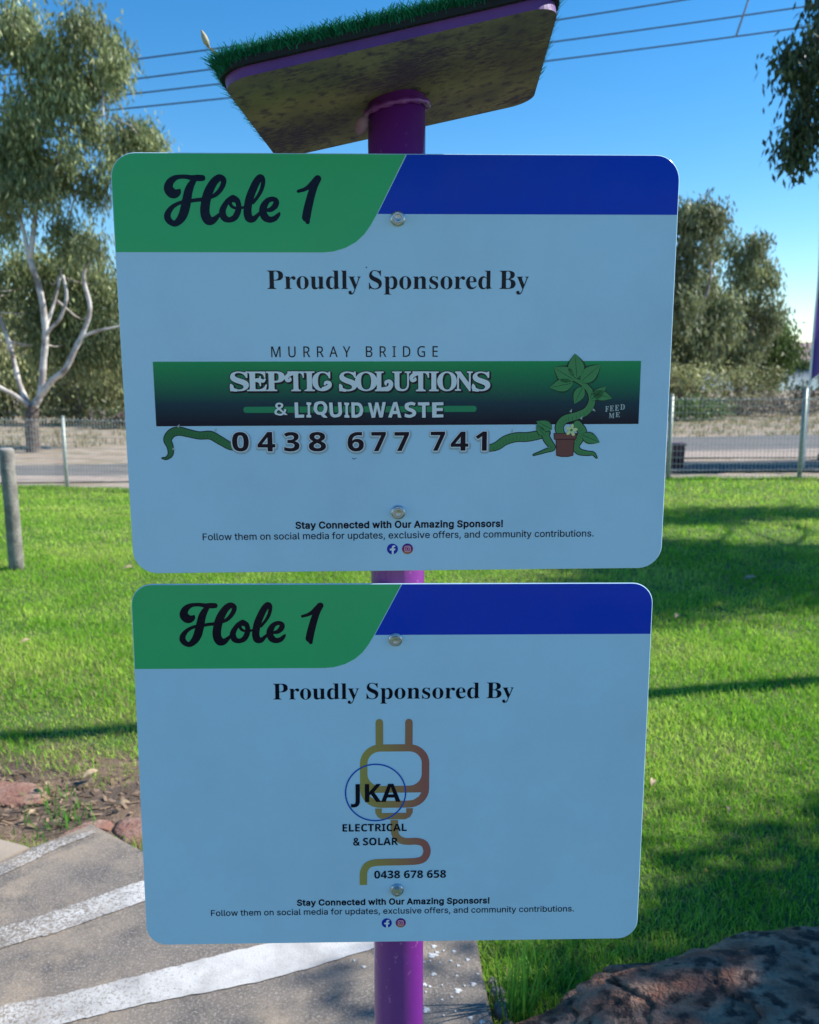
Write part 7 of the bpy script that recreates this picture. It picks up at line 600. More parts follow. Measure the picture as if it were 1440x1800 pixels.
def header(b, r):
    o = rrect(.9, .9, BW - .9, BH - .9, r)
    tl = o[27:36]                                                   # top left corner arc
    curve = [(277, 60.8), (270.5, 72), (263.5, 81.5), (254.5, 89.5), (243, 95.6), (230, 99.3), (219, 100.2)]
    green = tl + [(308, .9), (277, 60.8)] + curve[1:] + [(.9, 100.2)]
    add_print(b, "green_header", [green], I_green)
    tr = o[0:9]
    add_print(b, "blue_header", [[(309.2, .9)] + tr + [(BW - .9, 60.8), (277.9, 60.8)]], I_blue)
    add_print(b, "hole_lettering", dec(PRINT['hole']), I_navy, 2)
    add_print(b, "sponsor_lettering", dec(PRINT['proudly']), I_navy, 2)
    add_print(b, "bold_lettering", text_loops(FONT_BOLD, 'Stay Connected with Our Amazing Sponsors!', 182.6, 416.8, 392.0, 400.0), I_navy, 2)
    add_print(b, "small_lettering", text_loops(FONT_TEXT, 'Follow them on social media for updates, exclusive offers, and community contributions.', 78.6, 520.7, 404.6, 412.3), I_navy, 2)
    add_print(b, "social_icon", [circ(291.4, 424.6, 6.2)], I_fb, 2)
    f = [(290.6, 430.7), (290.6, 426.2), (288.4, 426.2), (288.4, 424.0), (290.6, 424.0), (290.6, 422.6), (291.2, 421.0), (292.6, 420.3), (294.6, 420.4), (294.6, 422.2), (293.4, 422.3), (292.9, 422.9), (292.9, 424.0), (294.8, 424.0), (294.4, 426.2), (292.9, 426.2), (292.9, 430.7)]
    add_print(b, "icon_letter", [f], I_pale, 3)
    add_print(b, "social_icon", [circ(308.5, 424.6, 6.2)], I_insta, 2)
    ic = [rrect(304.9, 421.0, 312.1, 428.2, 2.2), rrect(305.8, 421.9, 311.2, 427.3, 1.5), circ(308.5, 424.6, 2.0, 20), circ(308.5, 424.6, 1.25, 20), circ(310.4, 422.7, .45, 10)]
    add_print(b, "icon_camera", ic, ink("pink outline print", (.80, .42, .55)), 3)

def hex_bolt(b, x, y):
    cx, cz = (x - BW / 2) / 1000, (BH / 2 - y) / 1000
    bm = bmesh.new()
    def ring(prof, n, a0=0.):
        prev = None
        for r, h in prof:
            vs_ = [bm.verts.new((r * math.cos(a0 + 2 * math.pi * k / n), -h, r * math.sin(a0 + 2 * math.pi * k / n))) for k in range(n)]
            if prev:
                for k in range(n): bm.faces.new((prev[k], prev[(k + 1) % n], vs_[(k + 1) % n], vs_[k]))
            prev = vs_
        bm.faces.new(prev)
    ring([(.0079, .0005), (.0079, .0016), (.0074, .0020), (.0063, .0028)], 28)
    ring([(.0058, .002), (.0058, .0068), (.0054, .0074), (.0042, .0074), (.0037, .0064), (.0012, .0060)], 6, math.radians(8))
    bmesh.ops.recalc_face_normals(bm, faces=bm.faces)
    me = bpy.data.meshes.new("bolt"); bm.to_mesh(me); bm.free()
    return link("bolt", me, M_zinc, b, (cx, 0, cz))

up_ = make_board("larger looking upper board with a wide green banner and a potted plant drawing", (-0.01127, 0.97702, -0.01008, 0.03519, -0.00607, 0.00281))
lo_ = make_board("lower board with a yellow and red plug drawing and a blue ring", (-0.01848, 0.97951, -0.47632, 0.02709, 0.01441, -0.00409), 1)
for b, r in ((up_, 25), (lo_, 23)): header(b, r)
for b, pts in ((up_, ((299.3, 65.5), (298.1, 382.3))), (lo_, ((301.7, 66.2), (303.9, 380.6)))):
    for x, y in pts: hex_bolt(b, x, y)

# upper board artwork
add_print(up_, "place_lettering", dec(PRINT['murray']), I_navy, 2)
add_print(up_, "banner", [[(33.4, 214.6), (566.8, 215.2), (566.9, 284.6), (33.5, 284.4)]], I_band, 1)
add_print(up_, "banner_bar", [rrect(129, 263.6, 385.4, 270.2, 3.2)], I_bar, 2)
def shift(L, dx, dy): return [[(x + dx, y + dy) for x, y in l] for l in L]
add_print(up_, "lettering_shadow", shift(dec(PRINT['septic_edge']), 1.2, 1.2), I_navy, 3)
add_print(up_, "lettering_edge", dec(PRINT['septic_edge']), I_navy, 4)
add_print(up_, "company_lettering", dec(PRINT['septic']), I_pale, 5)
add_print(up_, "lettering_edge", shift(dec(PRINT['liquid_edge']), .5, .5), I_navy, 4)
add_print(up_, "service_lettering", dec(PRINT['liquid']), I_pale, 5)
add_print(up_, "slogan_lettering", dec(PRINT['feed']), I_thorn, 5)
# vines, drawn as outlined ribbons
def vine(pts, layer=2, rings=True, nm="vine_print"):
    pts = list(pts)
    add_print(up_, "vine_outline", [ribbon([(x, y, w + 1.9) for x, y, w in pts])], I_navy, layer)
    add_print(up_, nm, [ribbon(pts)], I_vine, layer + 1)
    if rings:
        S = spline(pts, 6); L = []
        for i in range(2, len(S) - 2, 2):
            d = S[i + 1] - S[i - 1]; q = math.hypot(d[0], d[1]); nx_, ny_ = -d[1] / q, d[0] / q; w = S[i][2] * .36; t = .16
            a = (S[i][0] + nx_ * w, S[i][1] + ny_ * w); c = (S[i][0] - nx_ * w * .2, S[i][1] - ny_ * w * .2)
            L.append([(a[0] - t, a[1]), (a[0] + t, a[1]), (c[0] + d[0] / q * .7 + t, c[1] + d[1] / q * .7), (c[0] + d[0] / q * .7 - t, c[1] + d[1] / q * .7)])
        add_print(up_, "vine_ring_print", L, I_vdark, layer + 2)
vine([(38.5, 319.5, .6), (43, 319.5, 2.2), (47.5, 315, 4.6), (47.5, 307, 6), (45.0, 299, 7.6), (50, 292.0, 8.2), (58, 289.8, 8.2), (68, 292, 7.4), (80, 294.6, 7.2), (92, 294.5, 8.0), (102, 300, 8.0), (112, 306, 7.2), (118, 308, 6)])
vine([(396, 311.5, 5.5), (408, 308.5, 8), (418, 302, 9), (430, 298.6, 9.2), (442, 298.4, 9), (454, 296.4, 8.6), (464, 294, 7.6)])
vine([(462, 292, 8), (464, 300, 7.4), (468, 306, 6.6), (471, 311, 5), (463, 314, 3.2), (456, 316.5, 2), (450, 318.5, 1.0)], 3)
vine([(498, 285, 9), (504, 293, 9), (501, 301, 8), (497, 309, 7), (501, 315, 6), (510, 317, 4.4), (517, 317.5, 3), (521, 322, .8)], 3)
vine([(480, 296, 8), (478, 287, 8.4), (484, 279, 8.6), (496, 275.5, 8.2), (508, 270, 8.0), (513.5, 260, 7.4), (511.5, 249, 6.4), (503, 240, 5.2), (493, 235, 3.2)], 3)
def leaf(pts, layer=5, m=None):
    """pointed leaf from base to tip with a width, centre vein"""
    (x0, y0), (x1, y1), w = pts; d = (x1 - x0, y1 - y0); q = math.hypot(*d); nx_, ny_ = -d[1] / q, d[0] / q
    def L(s):
        a = [(x0 + d[0] * t + nx_ * w * s * math.sin(math.pi * t ** .8) / 2, y0 + d[1] * t + ny_ * w * s * math.sin(math.pi * t ** .8) / 2) for t in np.linspace(0, 1, 12)]
        b_ = [(x0 + d[0] * t - nx_ * w * s * math.sin(math.pi * t ** .8) / 2, y0 + d[1] * t - ny_ * w * s * math.sin(math.pi * t ** .8) / 2) for t in np.linspace(1, 0, 12)]
        return a + b_[1:-1]
    add_print(up_, "leaf_outline", [L(1.22)], I_vdark, layer); add_print(up_, "leaf_print", [L(1.0)], m or I_leaf, layer + 1)
    add_print(up_, "leaf_vein", [ribbon([(x0 + d[0] * .08, y0 + d[1] * .08, .5), (x0 + d[0] * .5, y0 + d[1] * .5, .5), (x0 + d[0] * .92, y0 + d[1] * .92, .2)])], I_vdark, layer + 2)
# plain leaves of the potted plant (the character drawn there on the real board is left out)
for l_ in (((493, 236), (470, 222), 17), ((496, 234), (493, 207), 18), ((500, 238), (522, 219), 16), ((492, 239), (466, 244), 14), ((503, 243), (494, 262), 12), ((513, 250), (536, 256), 11), ((512, 258), (529, 243), 10)): leaf(l_)
for l_ in (((470, 290), (452, 281), 11), ((503, 296), (524, 305), 11), ((462, 297), (452, 285), 8)): leaf(l_, 7)
for x, y, a in ((57, 285.5, -60), (97, 290, -50), (50, 309, 20), (425, 293, -80), (515, 268, 40), (490, 271, -70), (502, 279, -70)):
    d = (math.cos(R(a)), math.sin(R(a))); add_print(up_, "thorn_print", [[(x - d[1] * 1.3, y + d[0] * 1.3), (x + d[0] * 4, y + d[1] * 4), (x + d[1] * 1.3, y - d[0] * 1.3)]], I_thorn, 6)
add_print(up_, "pot_outline", [[(471.6, 294.2), (498.2, 294.2), (497.4, 301.6), (495.6, 301.6), (494.6, 319.6), (489, 321), (481, 321), (475.4, 319.6), (474.2, 301.6), (472.4, 301.6)]], I_potd, 6)
add_print(up_, "pot_print", [[(472.5, 295.1), (497.3, 295.1), (496.6, 300.6), (473.2, 300.6)], [(475.2, 301.8), (494.6, 301.8), (493.7, 318.9), (489, 320.1), (481, 320.1), (476.3, 318.9)]], I_pot, 7)
for k in range(5):
    a = R(72 * k - 80); cx, cy = 491.5 + 4.0 * math.cos(a), 291 + 4.0 * math.sin(a)
    add_print(up_, "petal_print", [[(cx + 3.1 * math.cos(t) * math.cos(a) - 1.9 * math.sin(t) * math.sin(a), cy + 3.1 * math.cos(t) * math.sin(a) + 1.9 * math.sin(t) * math.cos(a)) for t in np.arange(0, 6.28, .45)]], I_flower, 8)
add_print(up_, "flower_centre_print", [circ(491.5, 291, 1.5, 14)], I_leaf, 9)
add_print(up_, "number_shadow", shift(dec(PRINT['number_shade']), .6, 1.0), I_shade, 5)
add_print(up_, "number_edge", dec(PRINT['number_edge']), I_pale, 6)
add_print(up_, "number_lettering", dec(PRINT['number']), I_navy, 7)
add_print(up_, "scratch_mark", [ribbon([(247, 320.2, .3), (249, 321.8, .7), (252.5, 320.6, .3)])], I_navy, 3)
add_print(up_, "speck", [circ(265.3, 115.6, .7, 10)], I_navy, 3)

# lower board artwork: plug and cord as one gradient line drawing
W_ = 8.8
def outline_ring(path_out, path_in): return [path_out, path_in]
plug = []
body_o = rrect(260.4, 194.6, 342.0, 270.8, 26); 
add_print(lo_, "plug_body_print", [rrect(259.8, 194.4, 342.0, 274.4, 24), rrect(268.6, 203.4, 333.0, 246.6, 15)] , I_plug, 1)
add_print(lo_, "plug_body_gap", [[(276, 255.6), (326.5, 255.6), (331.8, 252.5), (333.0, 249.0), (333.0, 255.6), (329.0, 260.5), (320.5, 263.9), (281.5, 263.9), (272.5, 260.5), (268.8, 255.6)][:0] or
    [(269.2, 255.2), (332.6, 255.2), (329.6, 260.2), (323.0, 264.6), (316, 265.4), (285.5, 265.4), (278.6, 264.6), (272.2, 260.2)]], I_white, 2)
for x in (282.8, 317.6): add_print(lo_, "plug_prong_print", [ribbon([(x, 167.2, W_), (x, 178, W_), (x, 193.9, W_)][:3], 2)], I_plug, 3)
add_print(lo_, "plug_collar_print", [[(277.6, 275.2), (285.6, 275.2), (285.6, 281.0), (314.8, 281.0), (314.8, 275.2), (322.8, 275.2), (322.3, 281), (319.5, 286.2), (313.8, 289.2), (286.4, 289.2), (280.8, 286.2), (278.0, 281)]], I_plug, 3)
add_print(lo_, "cord_print", [ribbon([(300.6, 290.2, W_), (300.6, 302, W_), (302.4, 310, W_), (308, 315.8, W_), (316, 317.8, W_), (328, 317.8, W_), (336.6, 321.2, W_), (340.0, 330.6, W_), (336.6, 339.8, W_), (328, 343.4, W_), (312, 344.2, W_), (290, 344.4, W_), (276, 345.2, W_), (267.8, 348.8, W_), (263.8, 356.4, W_), (263.2, 366, W_), (263.2, 373.8, W_)], 5, False)], I_plug, 3)
add_print(lo_, "ring_print", [circ(278.2, 254.9, 36.6, 72), circ(278.2, 254.9, 34.9, 72)], I_ring, 4)
add_print(lo_, "company_lettering", dec(PRINT['jka']), I_navy, 5)
add_print(lo_, "trade_lettering", dec(PRINT['electrical']) + dec(PRINT['solar']) + dec(PRINT['amp']), I_navy, 5)
add_print(lo_, "number_lettering", dec(PRINT['phone']), I_navy, 5)

# ---------------------------------------------------------------- turf topped tee table
C0, C1, C2, C3 = [Vector(c) for c in ((-.175, .870, 1.803), (.135, .853, 1.866), (.148, 1.131, 1.857), (-.161, 1.139, 1.795))]
ctr = (C0 + C1 + C2 + C3) / 4; ex = ((C1 - C0) + (C2 - C3)).normalized(); nn = ex.cross((C3 - C0) + (C2 - C1)).normalized()
if nn.z < 0: nn = -nn
ey = nn.cross(ex).normalized()
LX, LY = ((C1 - C0).length + (C2 - C3).length) / 2, ((C3 - C0).length + (C2 - C1).length) / 2
me = None
def rr(hx, hy, r): return rrect(-hx, -hy, hx, hy, r, 10)
me = prism(rr(LX / 2, LY / 2, .028), 0, .009, 0)
plate = link("tee_table", me, None, post); plate.parent = post; plate.location = ctr - Vector(post.location)
plate.rotation_euler = Matrix((ex, ey, nn)).transposed().to_euler()
M_under = mat("dusty purple underside", (0.26, 0.215, 0.135), .9, (0.135, 0.11, 0.10), 11, (.38, .62), .7, 140, third=(.09, .06, .10), nscale3=70, ramp3=(.52, .66), bdist=.003, detail=11)
def grime(m):
    nt = m.node_tree; n = nt.nodes; l = nt.links; p_ = n["Principled BSDF"]; src_ = p_.inputs["Base Color"].links[0].from_socket
    tc = n.new("ShaderNodeTexCoord"); mp = n.new("ShaderNodeMapping"); mp.inputs["Scale"].default_value = (1, 2.6, 1); l.new(tc.outputs["Object"], mp.inputs[0])
    a = n.new("ShaderNodeTexNoise"); a.inputs["Scale"].default_value = 85; a.inputs["Detail"].default_value = 8; a.inputs["Roughness"].default_value = .75; l.new(mp.outputs[0], a.inputs["Vector"])
    b = n.new("ShaderNodeTexNoise"); b.inputs["Scale"].default_value = 7; b.inputs["Detail"].default_value = 3; l.new(tc.outputs["Object"], b.inputs["Vector"])
    s = n.new("ShaderNodeMath"); s.operation = 'ADD'; l.new(a.outputs["Fac"], s.inputs[0]); l.new(b.outputs["Fac"], s.inputs[1])
    r_ = n.new("ShaderNodeMapRange"); r_.inputs[1].default_value = 1.05; r_.inputs[2].default_value = 1.15; l.new(s.outputs[0], r_.inputs[0])
    x = n.new("ShaderNodeMix"); x.data_type = 'RGBA'; l.new(r_.outputs[0], x.inputs[0]); l.new(src_, x.inputs[6]); x.inputs[7].default_value = (.075, .04, .10, 1); l.new(x.outputs[2], p_.inputs["Base Color"])
grime(M_under)
M_rim = mat('shade darkened purple paint', (0.085, 0.022, 0.17), .55, (0.12, 0.03, 0.2), 20, (.4, .6), .4, 90, bdist=.002)  # rim shade put into the colour: darker copy of the pole purple
for m_ in (M_rim, M_under): me.materials.append(m_)
for p in me.polygons: p.material_index = 1 if p.normal.z < -.5 else 0
me = prism(rr(LX / 2 + .004, LY / 2 + .004, .03), .0094, .016)
link("turf_backing", me, mat("black turf backing", (.01, .012, .014), .9), plate)
def turf():
    N = 44000; hx, hy = LX / 2 + .003, LY / 2 + .003
    n1 = 24000
    x = rng.uniform(-hx, hx, N); y = rng.uniform(-hy, hy, N); ox = np.zeros(N); oy = np.zeros(N)
    s = rng.integers(0, 4, n1); t = rng.uniform(-1, 1, n1); e = rng.uniform(0, .006, n1)
    ax = np.where(s == 0, t * hx, np.where(s == 1, t * hx, np.where(s == 2, hx - e, -hx + e)))
    ay = np.where(s == 0, -hy + e, np.where(s == 1, hy - e, t * hy))
    x[:n1] = ax; y[:n1] = ay
    ox[:n1] = np.where(s == 2, 1, np.where(s == 3, -1, 0)); oy[:n1] = np.where(s == 0, -1, np.where(s == 1, 1, 0))
    # round the corners
    cx, cy = np.clip(x, -hx + .028, hx - .028), np.clip(y, -hy + .028, hy - .028); d = np.hypot(x - cx, y - cy); k = np.where(d > .028, .028 / np.maximum(d, 1e-6), 1)
    x = cx + (x - cx) * k; y = cy + (y - cy) * k
    h = rng.uniform(.007, .014, N); a = rng.uniform(0, 6.28, N); ln = rng.uniform(.05, .6, N)
    dx = np.cos(a) * ln + ox * rng.uniform(-.1, .35, N); dy = np.sin(a) * ln + oy * rng.uniform(-.1, .35, N)
    b = rng.uniform(0, 6.28, N); w = rng.uniform(.0004, .0007, N)
    z0 = np.where(np.arange(N) < n1, rng.uniform(.009, .016, N), .016)
    P0 = np.stack([x, y, z0], 1); D = np.stack([dx, dy, np.ones(N)], 1)
    P1 = P0 + D * (h * .55)[:, None]; c = rng.uniform(-1.5, 1.5, (N, 2)); D2 = D.copy(); D2[:, :2] += c; P2 = P1 + D2 * (h * .5)[:, None]
    S = np.stack([np.cos(b), np.sin(b), 0 * b], 1) * w[:, None]
    V = np.stack([P0 - S, P0 + S, P1 - S, P1 + S, P2 - S * .4, P2 + S * .4], 1).reshape(-1, 3)
    i = np.arange(N)[:, None] * 6; F = np.concatenate([i + 0, i + 1, i + 3, i + 2, i + 2, i + 3, i + 5, i + 4], 1)
    g = rng.uniform(.6, 1.3, (N, 1)); T = np.repeat(np.array([[.008, .17, .085]]) * g, 6, 0)
    o = link("turf_pile", mesh_np("turf", V, F, 4, T), attr_mat("artificial turf", .75, .25), plate); o["kind"] = "stuff"
turf()
# weld bead round the top of the pole
V, F = join([tube([((pr + .002) * math.cos(a), (pr + .002) * math.sin(a), 1.819 + .2 * pr * math.cos(a)) for a in np.linspace(0, 6.283, 40)], [.0035 + .0012 * math.sin(k * 2.1) for k in range(40)], 8)])
link("weld_bead", mesh_vf("bead", V, F), M_purple, post)
V, F = tube(spline([(-.040, -.016, 1.790), (-.038, -.018, 1.797), (-.035, -.019, 1.803), (-.031, -.018, 1.806)], 3), [.002, .0045, .006, .007, .007, .007, .0065, .005, .004, .002][:10], 10)
link("weld_spatter", mesh_vf("bead", V, F), mat("dusty purple", (.30, .17, .22), .8, (.2, .1, .2), 60), post)

# seed head caught at the left end of the turf
sh = [(-.150, .892, 1.820), (-.166, .877, 1.823), (-.177, .869, 1.828), (-.184, .868, 1.834)]
V, F = join([tube(sh, [.0006, .0006, .0007, .001], 6), tube([(-.184, .868, 1.8335), (-.186, .868, 1.838), (-.188, .868, 1.843), (-.190, .868, 1.848)], [.001, .0028, .0026, .0008], 10)])
tag(link("seed_head", mesh_vf("seed", V, F), mat("dry seed head", (.30, .24, .08), .8, (.42, .38, .25), 200)), "dry yellow brown seed head poking out of the left end of the turf table", "seed head")

# ---------------------------------------------------------------- grass
M_grass = attr_mat("grass blades", .55, .5, .25)
SLAB = [(0.33, 0.3), (0.245, 1.2), (0.20, 1.858), (0.188, 2.05), (0.184, 2.175), (-0.25, 2.36), (-0.60, 2.49), (-0.86, 2.617), (-0.951, 2.686), (-1.081, 2.784), (-1.29, 2.552), (-2.2, 1.55), (-2.6, 0.3)]
SLAB2 = [(-1.22, 2.64), (-1.275, 2.672), (-1.37, 2.71), (-2.6, 2.95), (-3.4, 2.0), (-2.3, 1.62)]
def inside(poly, x, y):
    r = np.zeros(x.shape, bool); n = len(poly)
    for i in range(n):
        (x0, y0), (x1, y1) = poly[i], poly[(i + 1) % n]
        if y0 == y1: continue
        r ^= ((y0 > y) != (y1 > y)) & (x < (x1 - x0) * (y - y0) / (y1 - y0) + x0)
    return r
def vnoise(x, y, s, seed=0):
    g = np.random.default_rng(seed).random((64, 64)); X = (x * s) % 63; Y = (y * s) % 63
    i = X.astype(int); j = Y.astype(int); u = sm(X - i); v = sm(Y - j)
    return (g[j, i] * (1 - u) + g[j, i + 1] * u) * (1 - v) + (g[j + 1, i] * (1 - u) + g[j + 1, i + 1] * u) * v
def blades(name, x, y, z, h, w, T, lean=.5, par=None, kind="stuff"):
    N = len(x); a = rng.uniform(0, 6.28, N); ln = np.abs(rng.normal(0, lean, N)); b = a + 1.57 + rng.normal(0, .6, N)
    P0 = np.stack([x, y, z - .004], 1); D = np.stack([np.cos(a) * ln, np.sin(a) * ln, np.ones(N)], 1); D /= np.linalg.norm(D, axis=1)[:, None]
    P1 = P0 + D * (h * .5)[:, None]; D2 = D + np.stack([np.cos(a), np.sin(a), -.35 * np.ones(N)], 1) * rng.uniform(.1, .8, N)[:, None]
    D2 /= np.linalg.norm(D2, axis=1)[:, None]; P2 = P1 + D2 * (h * .5)[:, None]
    S = np.stack([np.cos(b), np.sin(b), 0 * b], 1) * (w / 2)[:, None]
    V = np.stack([P0 - S, P0 + S, P1 + S * .8, P1 - S * .8, P2], 1).reshape(-1, 3)
    i = np.arange(N) * 5
    F = np.concatenate([np.stack([i, i + 1, i + 2, i + 3], 1), np.stack([i + 3, i + 2, i + 4, i + 4], 1)], 1)
    F = np.concatenate([np.stack([i, i + 1, i + 2, i + 3], 1).ravel(), np.stack([i + 3, i + 2, i + 4], 1).ravel()])
    sizes = np.concatenate([np.full(N, 4), np.full(N, 3)])
    me = mesh_np(name, V, F, sizes, np.repeat(T, 5, 0))
    o = link(name, me, M_grass, par)
    if kind: o["kind"] = kind
    return o
def bare(x, y):
    """0 where soil shows, 1 where grass is full"""
    d = vnoise(x, y, 3.1, 5) * .6 + vnoise(x, y, 9.3, 6) * .4
    zone = np.exp(-(((x + 1.45) / .75) ** 2 + ((y - 2.98) / .42) ** 2)) * 1.05 + np.exp(-(((x + .9) / .35) ** 2 + ((y - 2.85) / .16) ** 2)) * .7
    return np.clip(1.15 - zone * 1.25 - .5 * (d < .35) * (x < -.5) * (y < 4) + (d - .5) * .8, 0, 1)
def scatter(y0, y1, dens, pad):
    k = 0.52
    w1 = y1 * k + pad; n = int(dens * (y1 - y0) * 2 * w1)
    x = rng.uniform(-w1, w1, n); y = rng.uniform(y0, y1, n); m = (np.abs(x) < y * k + pad) & (y < lawn_edge(x) + .05 * np.sin(x * 5))
    m &= ~inside(SLAB, x, y) & ~inside(SLAB2, x, y) & (rng.random(n) < bare(x, y))
    return x[m], y[m]
def grass_colour(x, y):
    n = len(x); v = vnoise(x, y, 1.1, 2) * .5 + vnoise(x, y, 3.7, 3) * .5
    g1 = np.array([.22, .50, .03]); g2 = np.array([.56, .76, .12]); dry = np.array([.48, .42, .20])
    t = np.clip(v * 1.6 - .3 + rng.normal(0, .28, n), 0, 1)[:, None]; T = g1 * (1 - t) + g2 * t
    dryp = .08 + .10 * (vnoise(x, y, 2.1, 31) > .62) + .28 * np.exp(-(((x + 1.6) / 1.2) ** 2 + ((y - 3.4) / 1.0) ** 2)) + .05 * (v > .6)
    T = np.where((rng.random(n) < dryp)[:, None], dry * rng.uniform(.6, 1.15, (n, 1)), T)
    return (T * rng.uniform(.7, 1.25, (n, 1))).astype(np.float32)
X, Y, HH, WW = [], [], [], []
for y0, y1, dens, hh, ww, pad in ((1.3, 3.2, 19000, .032, .0032, 1.3), (3.2, 5.0, 13000, .032, .0042, 1.5), (5.0, 7.5, 7000, .034, .0055, 1.8), (7.5, 10.5, 2600, .035, .008, 2.2), (10.5, 16, 1300, .04, .012, 2.5)):
    x, y = scatter(y0, y1, dens, pad); n = len(x); X.append(x); Y.append(y)
    HH.append(hh * rng.uniform(.5, 1.5, n) * (0.6 + .8 * vnoise(x, y, 4.0, 9))); WW.append(ww * rng.uniform(.7, 1.2, n))
X, Y, HH, WW = map(np.concatenate, (X, Y, HH, WW))
tag(blades("grass", X, Y, H(X, Y), HH, WW, grass_colour(X, Y), .65), kind="stuff")
print("blades", len(X))
# tall blades beside the slab
def clump(name, cx, cy, r, n, h, w, label, lean=.28, dark=1.0):
    x = cx + rng.normal(0, r, n); y = cy + rng.normal(0, r, n)
    k = ~inside(SLAB, x, y); x = x[k]; y = y[k]; n = len(x); V = []; Fq = []; T = []
    for i in range(n):
        a = rng.uniform(0, 6.28); ln = abs(rng.normal(0, lean)); hh = h * rng.uniform(.45, 1.15); d = np.array([math.cos(a) * ln, math.sin(a) * ln, 1.0]); d /= np.linalg.norm(d)
        p = np.array([x[i], y[i], -.045]); s = np.array([-math.sin(a), math.cos(a), 0]) * w / 2; c = np.array([.10, .27, .035]) * rng.uniform(.6, 1.5) * dark
        b0 = len(V); K = 6
        for q in range(K + 1):
            ww = 1 - (q / K) ** 2.2; V += [p - s * ww, p + s * ww]; T += [c, c]
            d = d + np.array([math.cos(a), math.sin(a), -.5]) * .13 * ln * 2.5 * (q / K); d /= np.linalg.norm(d); p = p + d * hh / K
        for q in range(K): Fq += [b0 + 2 * q, b0 + 2 * q + 1, b0 + 2 * q + 3, b0 + 2 * q + 2]
    o = link(name, mesh_np(name, np.array(V), Fq, 4, np.array(T)), M_grass); return tag(o, label, "grass clump")
clump("grass_clump", .262, 1.93, .022, 34, .24, .006, "tall bright green grass clump growing against the right edge of the slab")
clump("grass_clump", .35, 2.02, .05, 50, .13, .005, "loose shorter grass clump just left of the boulder", .5)
clump("grass_clump", -1.30, 3.02, .05, 40, .07, .005, "short grass clump at the right tip of the flat red stone", .6)
clump("grass_clump", -1.20, 2.86, .05, 60, .085, .005, "spreading green clump in front of the reddish stones by the slab corner", .7)
clump("grass_clump", -.88, 2.60, .035, 16, .11, .005, "few thin upright blades along the slab edge near its far corner", .2)
# fallen leaves on the lawn
def leaf_thing(x, y, L, a, label, m, z=None):
    V = []; n = 7
    for i in range(n):
        t = i / (n - 1); w = .32 * L * math.sin(math.pi * (t * .9 + .05)) ** .8; zz = .012 * math.sin(math.pi * t) + .01
        L_ = L * .7; w *= .7; V += [((t - .5) * L, -w, zz + .006), ((t - .5) * L, 0, zz), ((t - .5) * L, w, zz + .008)]
    F = []
    for i in range(n - 1):
        for k in range(2): b = i * 3 + k; F.append((b, b + 3, b + 4, b + 1))
    o = link("fallen_leaf", mesh_vf("leaf", V, F), m, None, (x, y, (float(H(x, y)) + .018) if z is None else z), (R(12), R(-8), a))
    return tag(o, label, "leaf", "fallen leaves on the lawn")
M_leafp = mat("pale dry leaf", (.42, .32, .20), .85, (.28, .20, .12), 60); M_leafy = mat("yellow leaf", (.62, .40, .05), .7)
for x, y, L, a, lb, m in ((-2.16, 6.6, .075, .3, "pale dry leaf lying on the lawn beside the lower left corner of the upper board", M_leafp),
    (.909, 3.09, .05, 1.2, "pale upright leaf in the grass right beside the right edge of the lower board", M_leafp),
    (-2.166, 4.78, .05, .8, "small pale leaf on the sunlit lawn far left, between bollard and shadow line", M_leafp),
    (.916, 2.50, .022, .3, "tiny yellow leaf in the shaded grass right of the lower board", M_leafy),
    (1.112, 2.885, .035, 1.9, "small beige leaf in the shaded grass near the right edge", M_leafp),
    (-1.22, 3.16, .06, .75, "long straw coloured leaf slanting above the flat red stone", M_leafp),
    (-1.36, 3.07, .045, 2.4, "pinkish bark flake at the tip of the flat red stone", M_leafp),
    (-1.32, 2.86, .035, 1.0, "cream leaf in bare dirt in front of the flat red stone", M_leafp),
    (-1.02, 2.93, .045, .2, "pale leaf in the dirt behind the slab corner", M_leafp),
    (2.5, 6.3, .10, .2, "pale leaf in the shaded middle of the lawn at right", M_leafp),
    (1.66, 5.3, .06, 1.1, "small white leaf in the tree shade right of the boards", M_leafp)): leaf_thing(x, y, L, a, lb, m)
# wood chips and twigs in the bare dirt
N = 420; x = rng.normal(-1.42, .32, N); y = rng.normal(3.0, .13, N); k = ~inside(SLAB, x, y) & ~inside(SLAB2, x, y); x, y = x[k], y[k]; N = len(x)
a = rng.uniform(0, 6.28, N); L = rng.uniform(.006, .022, N); w = rng.uniform(.002, .006, N); z = H(x, y) + rng.uniform(.002, .01, N)
d = np.stack([np.cos(a), np.sin(a), rng.normal(0, .2, N)], 1) * L[:, None]; s = np.stack([-np.sin(a), np.cos(a), rng.normal(0, .3, N)], 1) * w[:, None]; P = np.stack([x, y, z], 1)
V = np.stack([P - d - s, P + d - s, P + d + s, P - d + s], 1).reshape(-1, 3); i = np.arange(N)[:, None] * 4
tag(link("leaf_litter", mesh_np("litter", V, np.concatenate([i, i + 1, i + 2, i + 3], 1), 4, np.repeat(np.array([[.42, .30, .20]]) * rng.uniform(.35, 1.5, (N, 1)), 4, 0)), M_grass), kind="stuff")

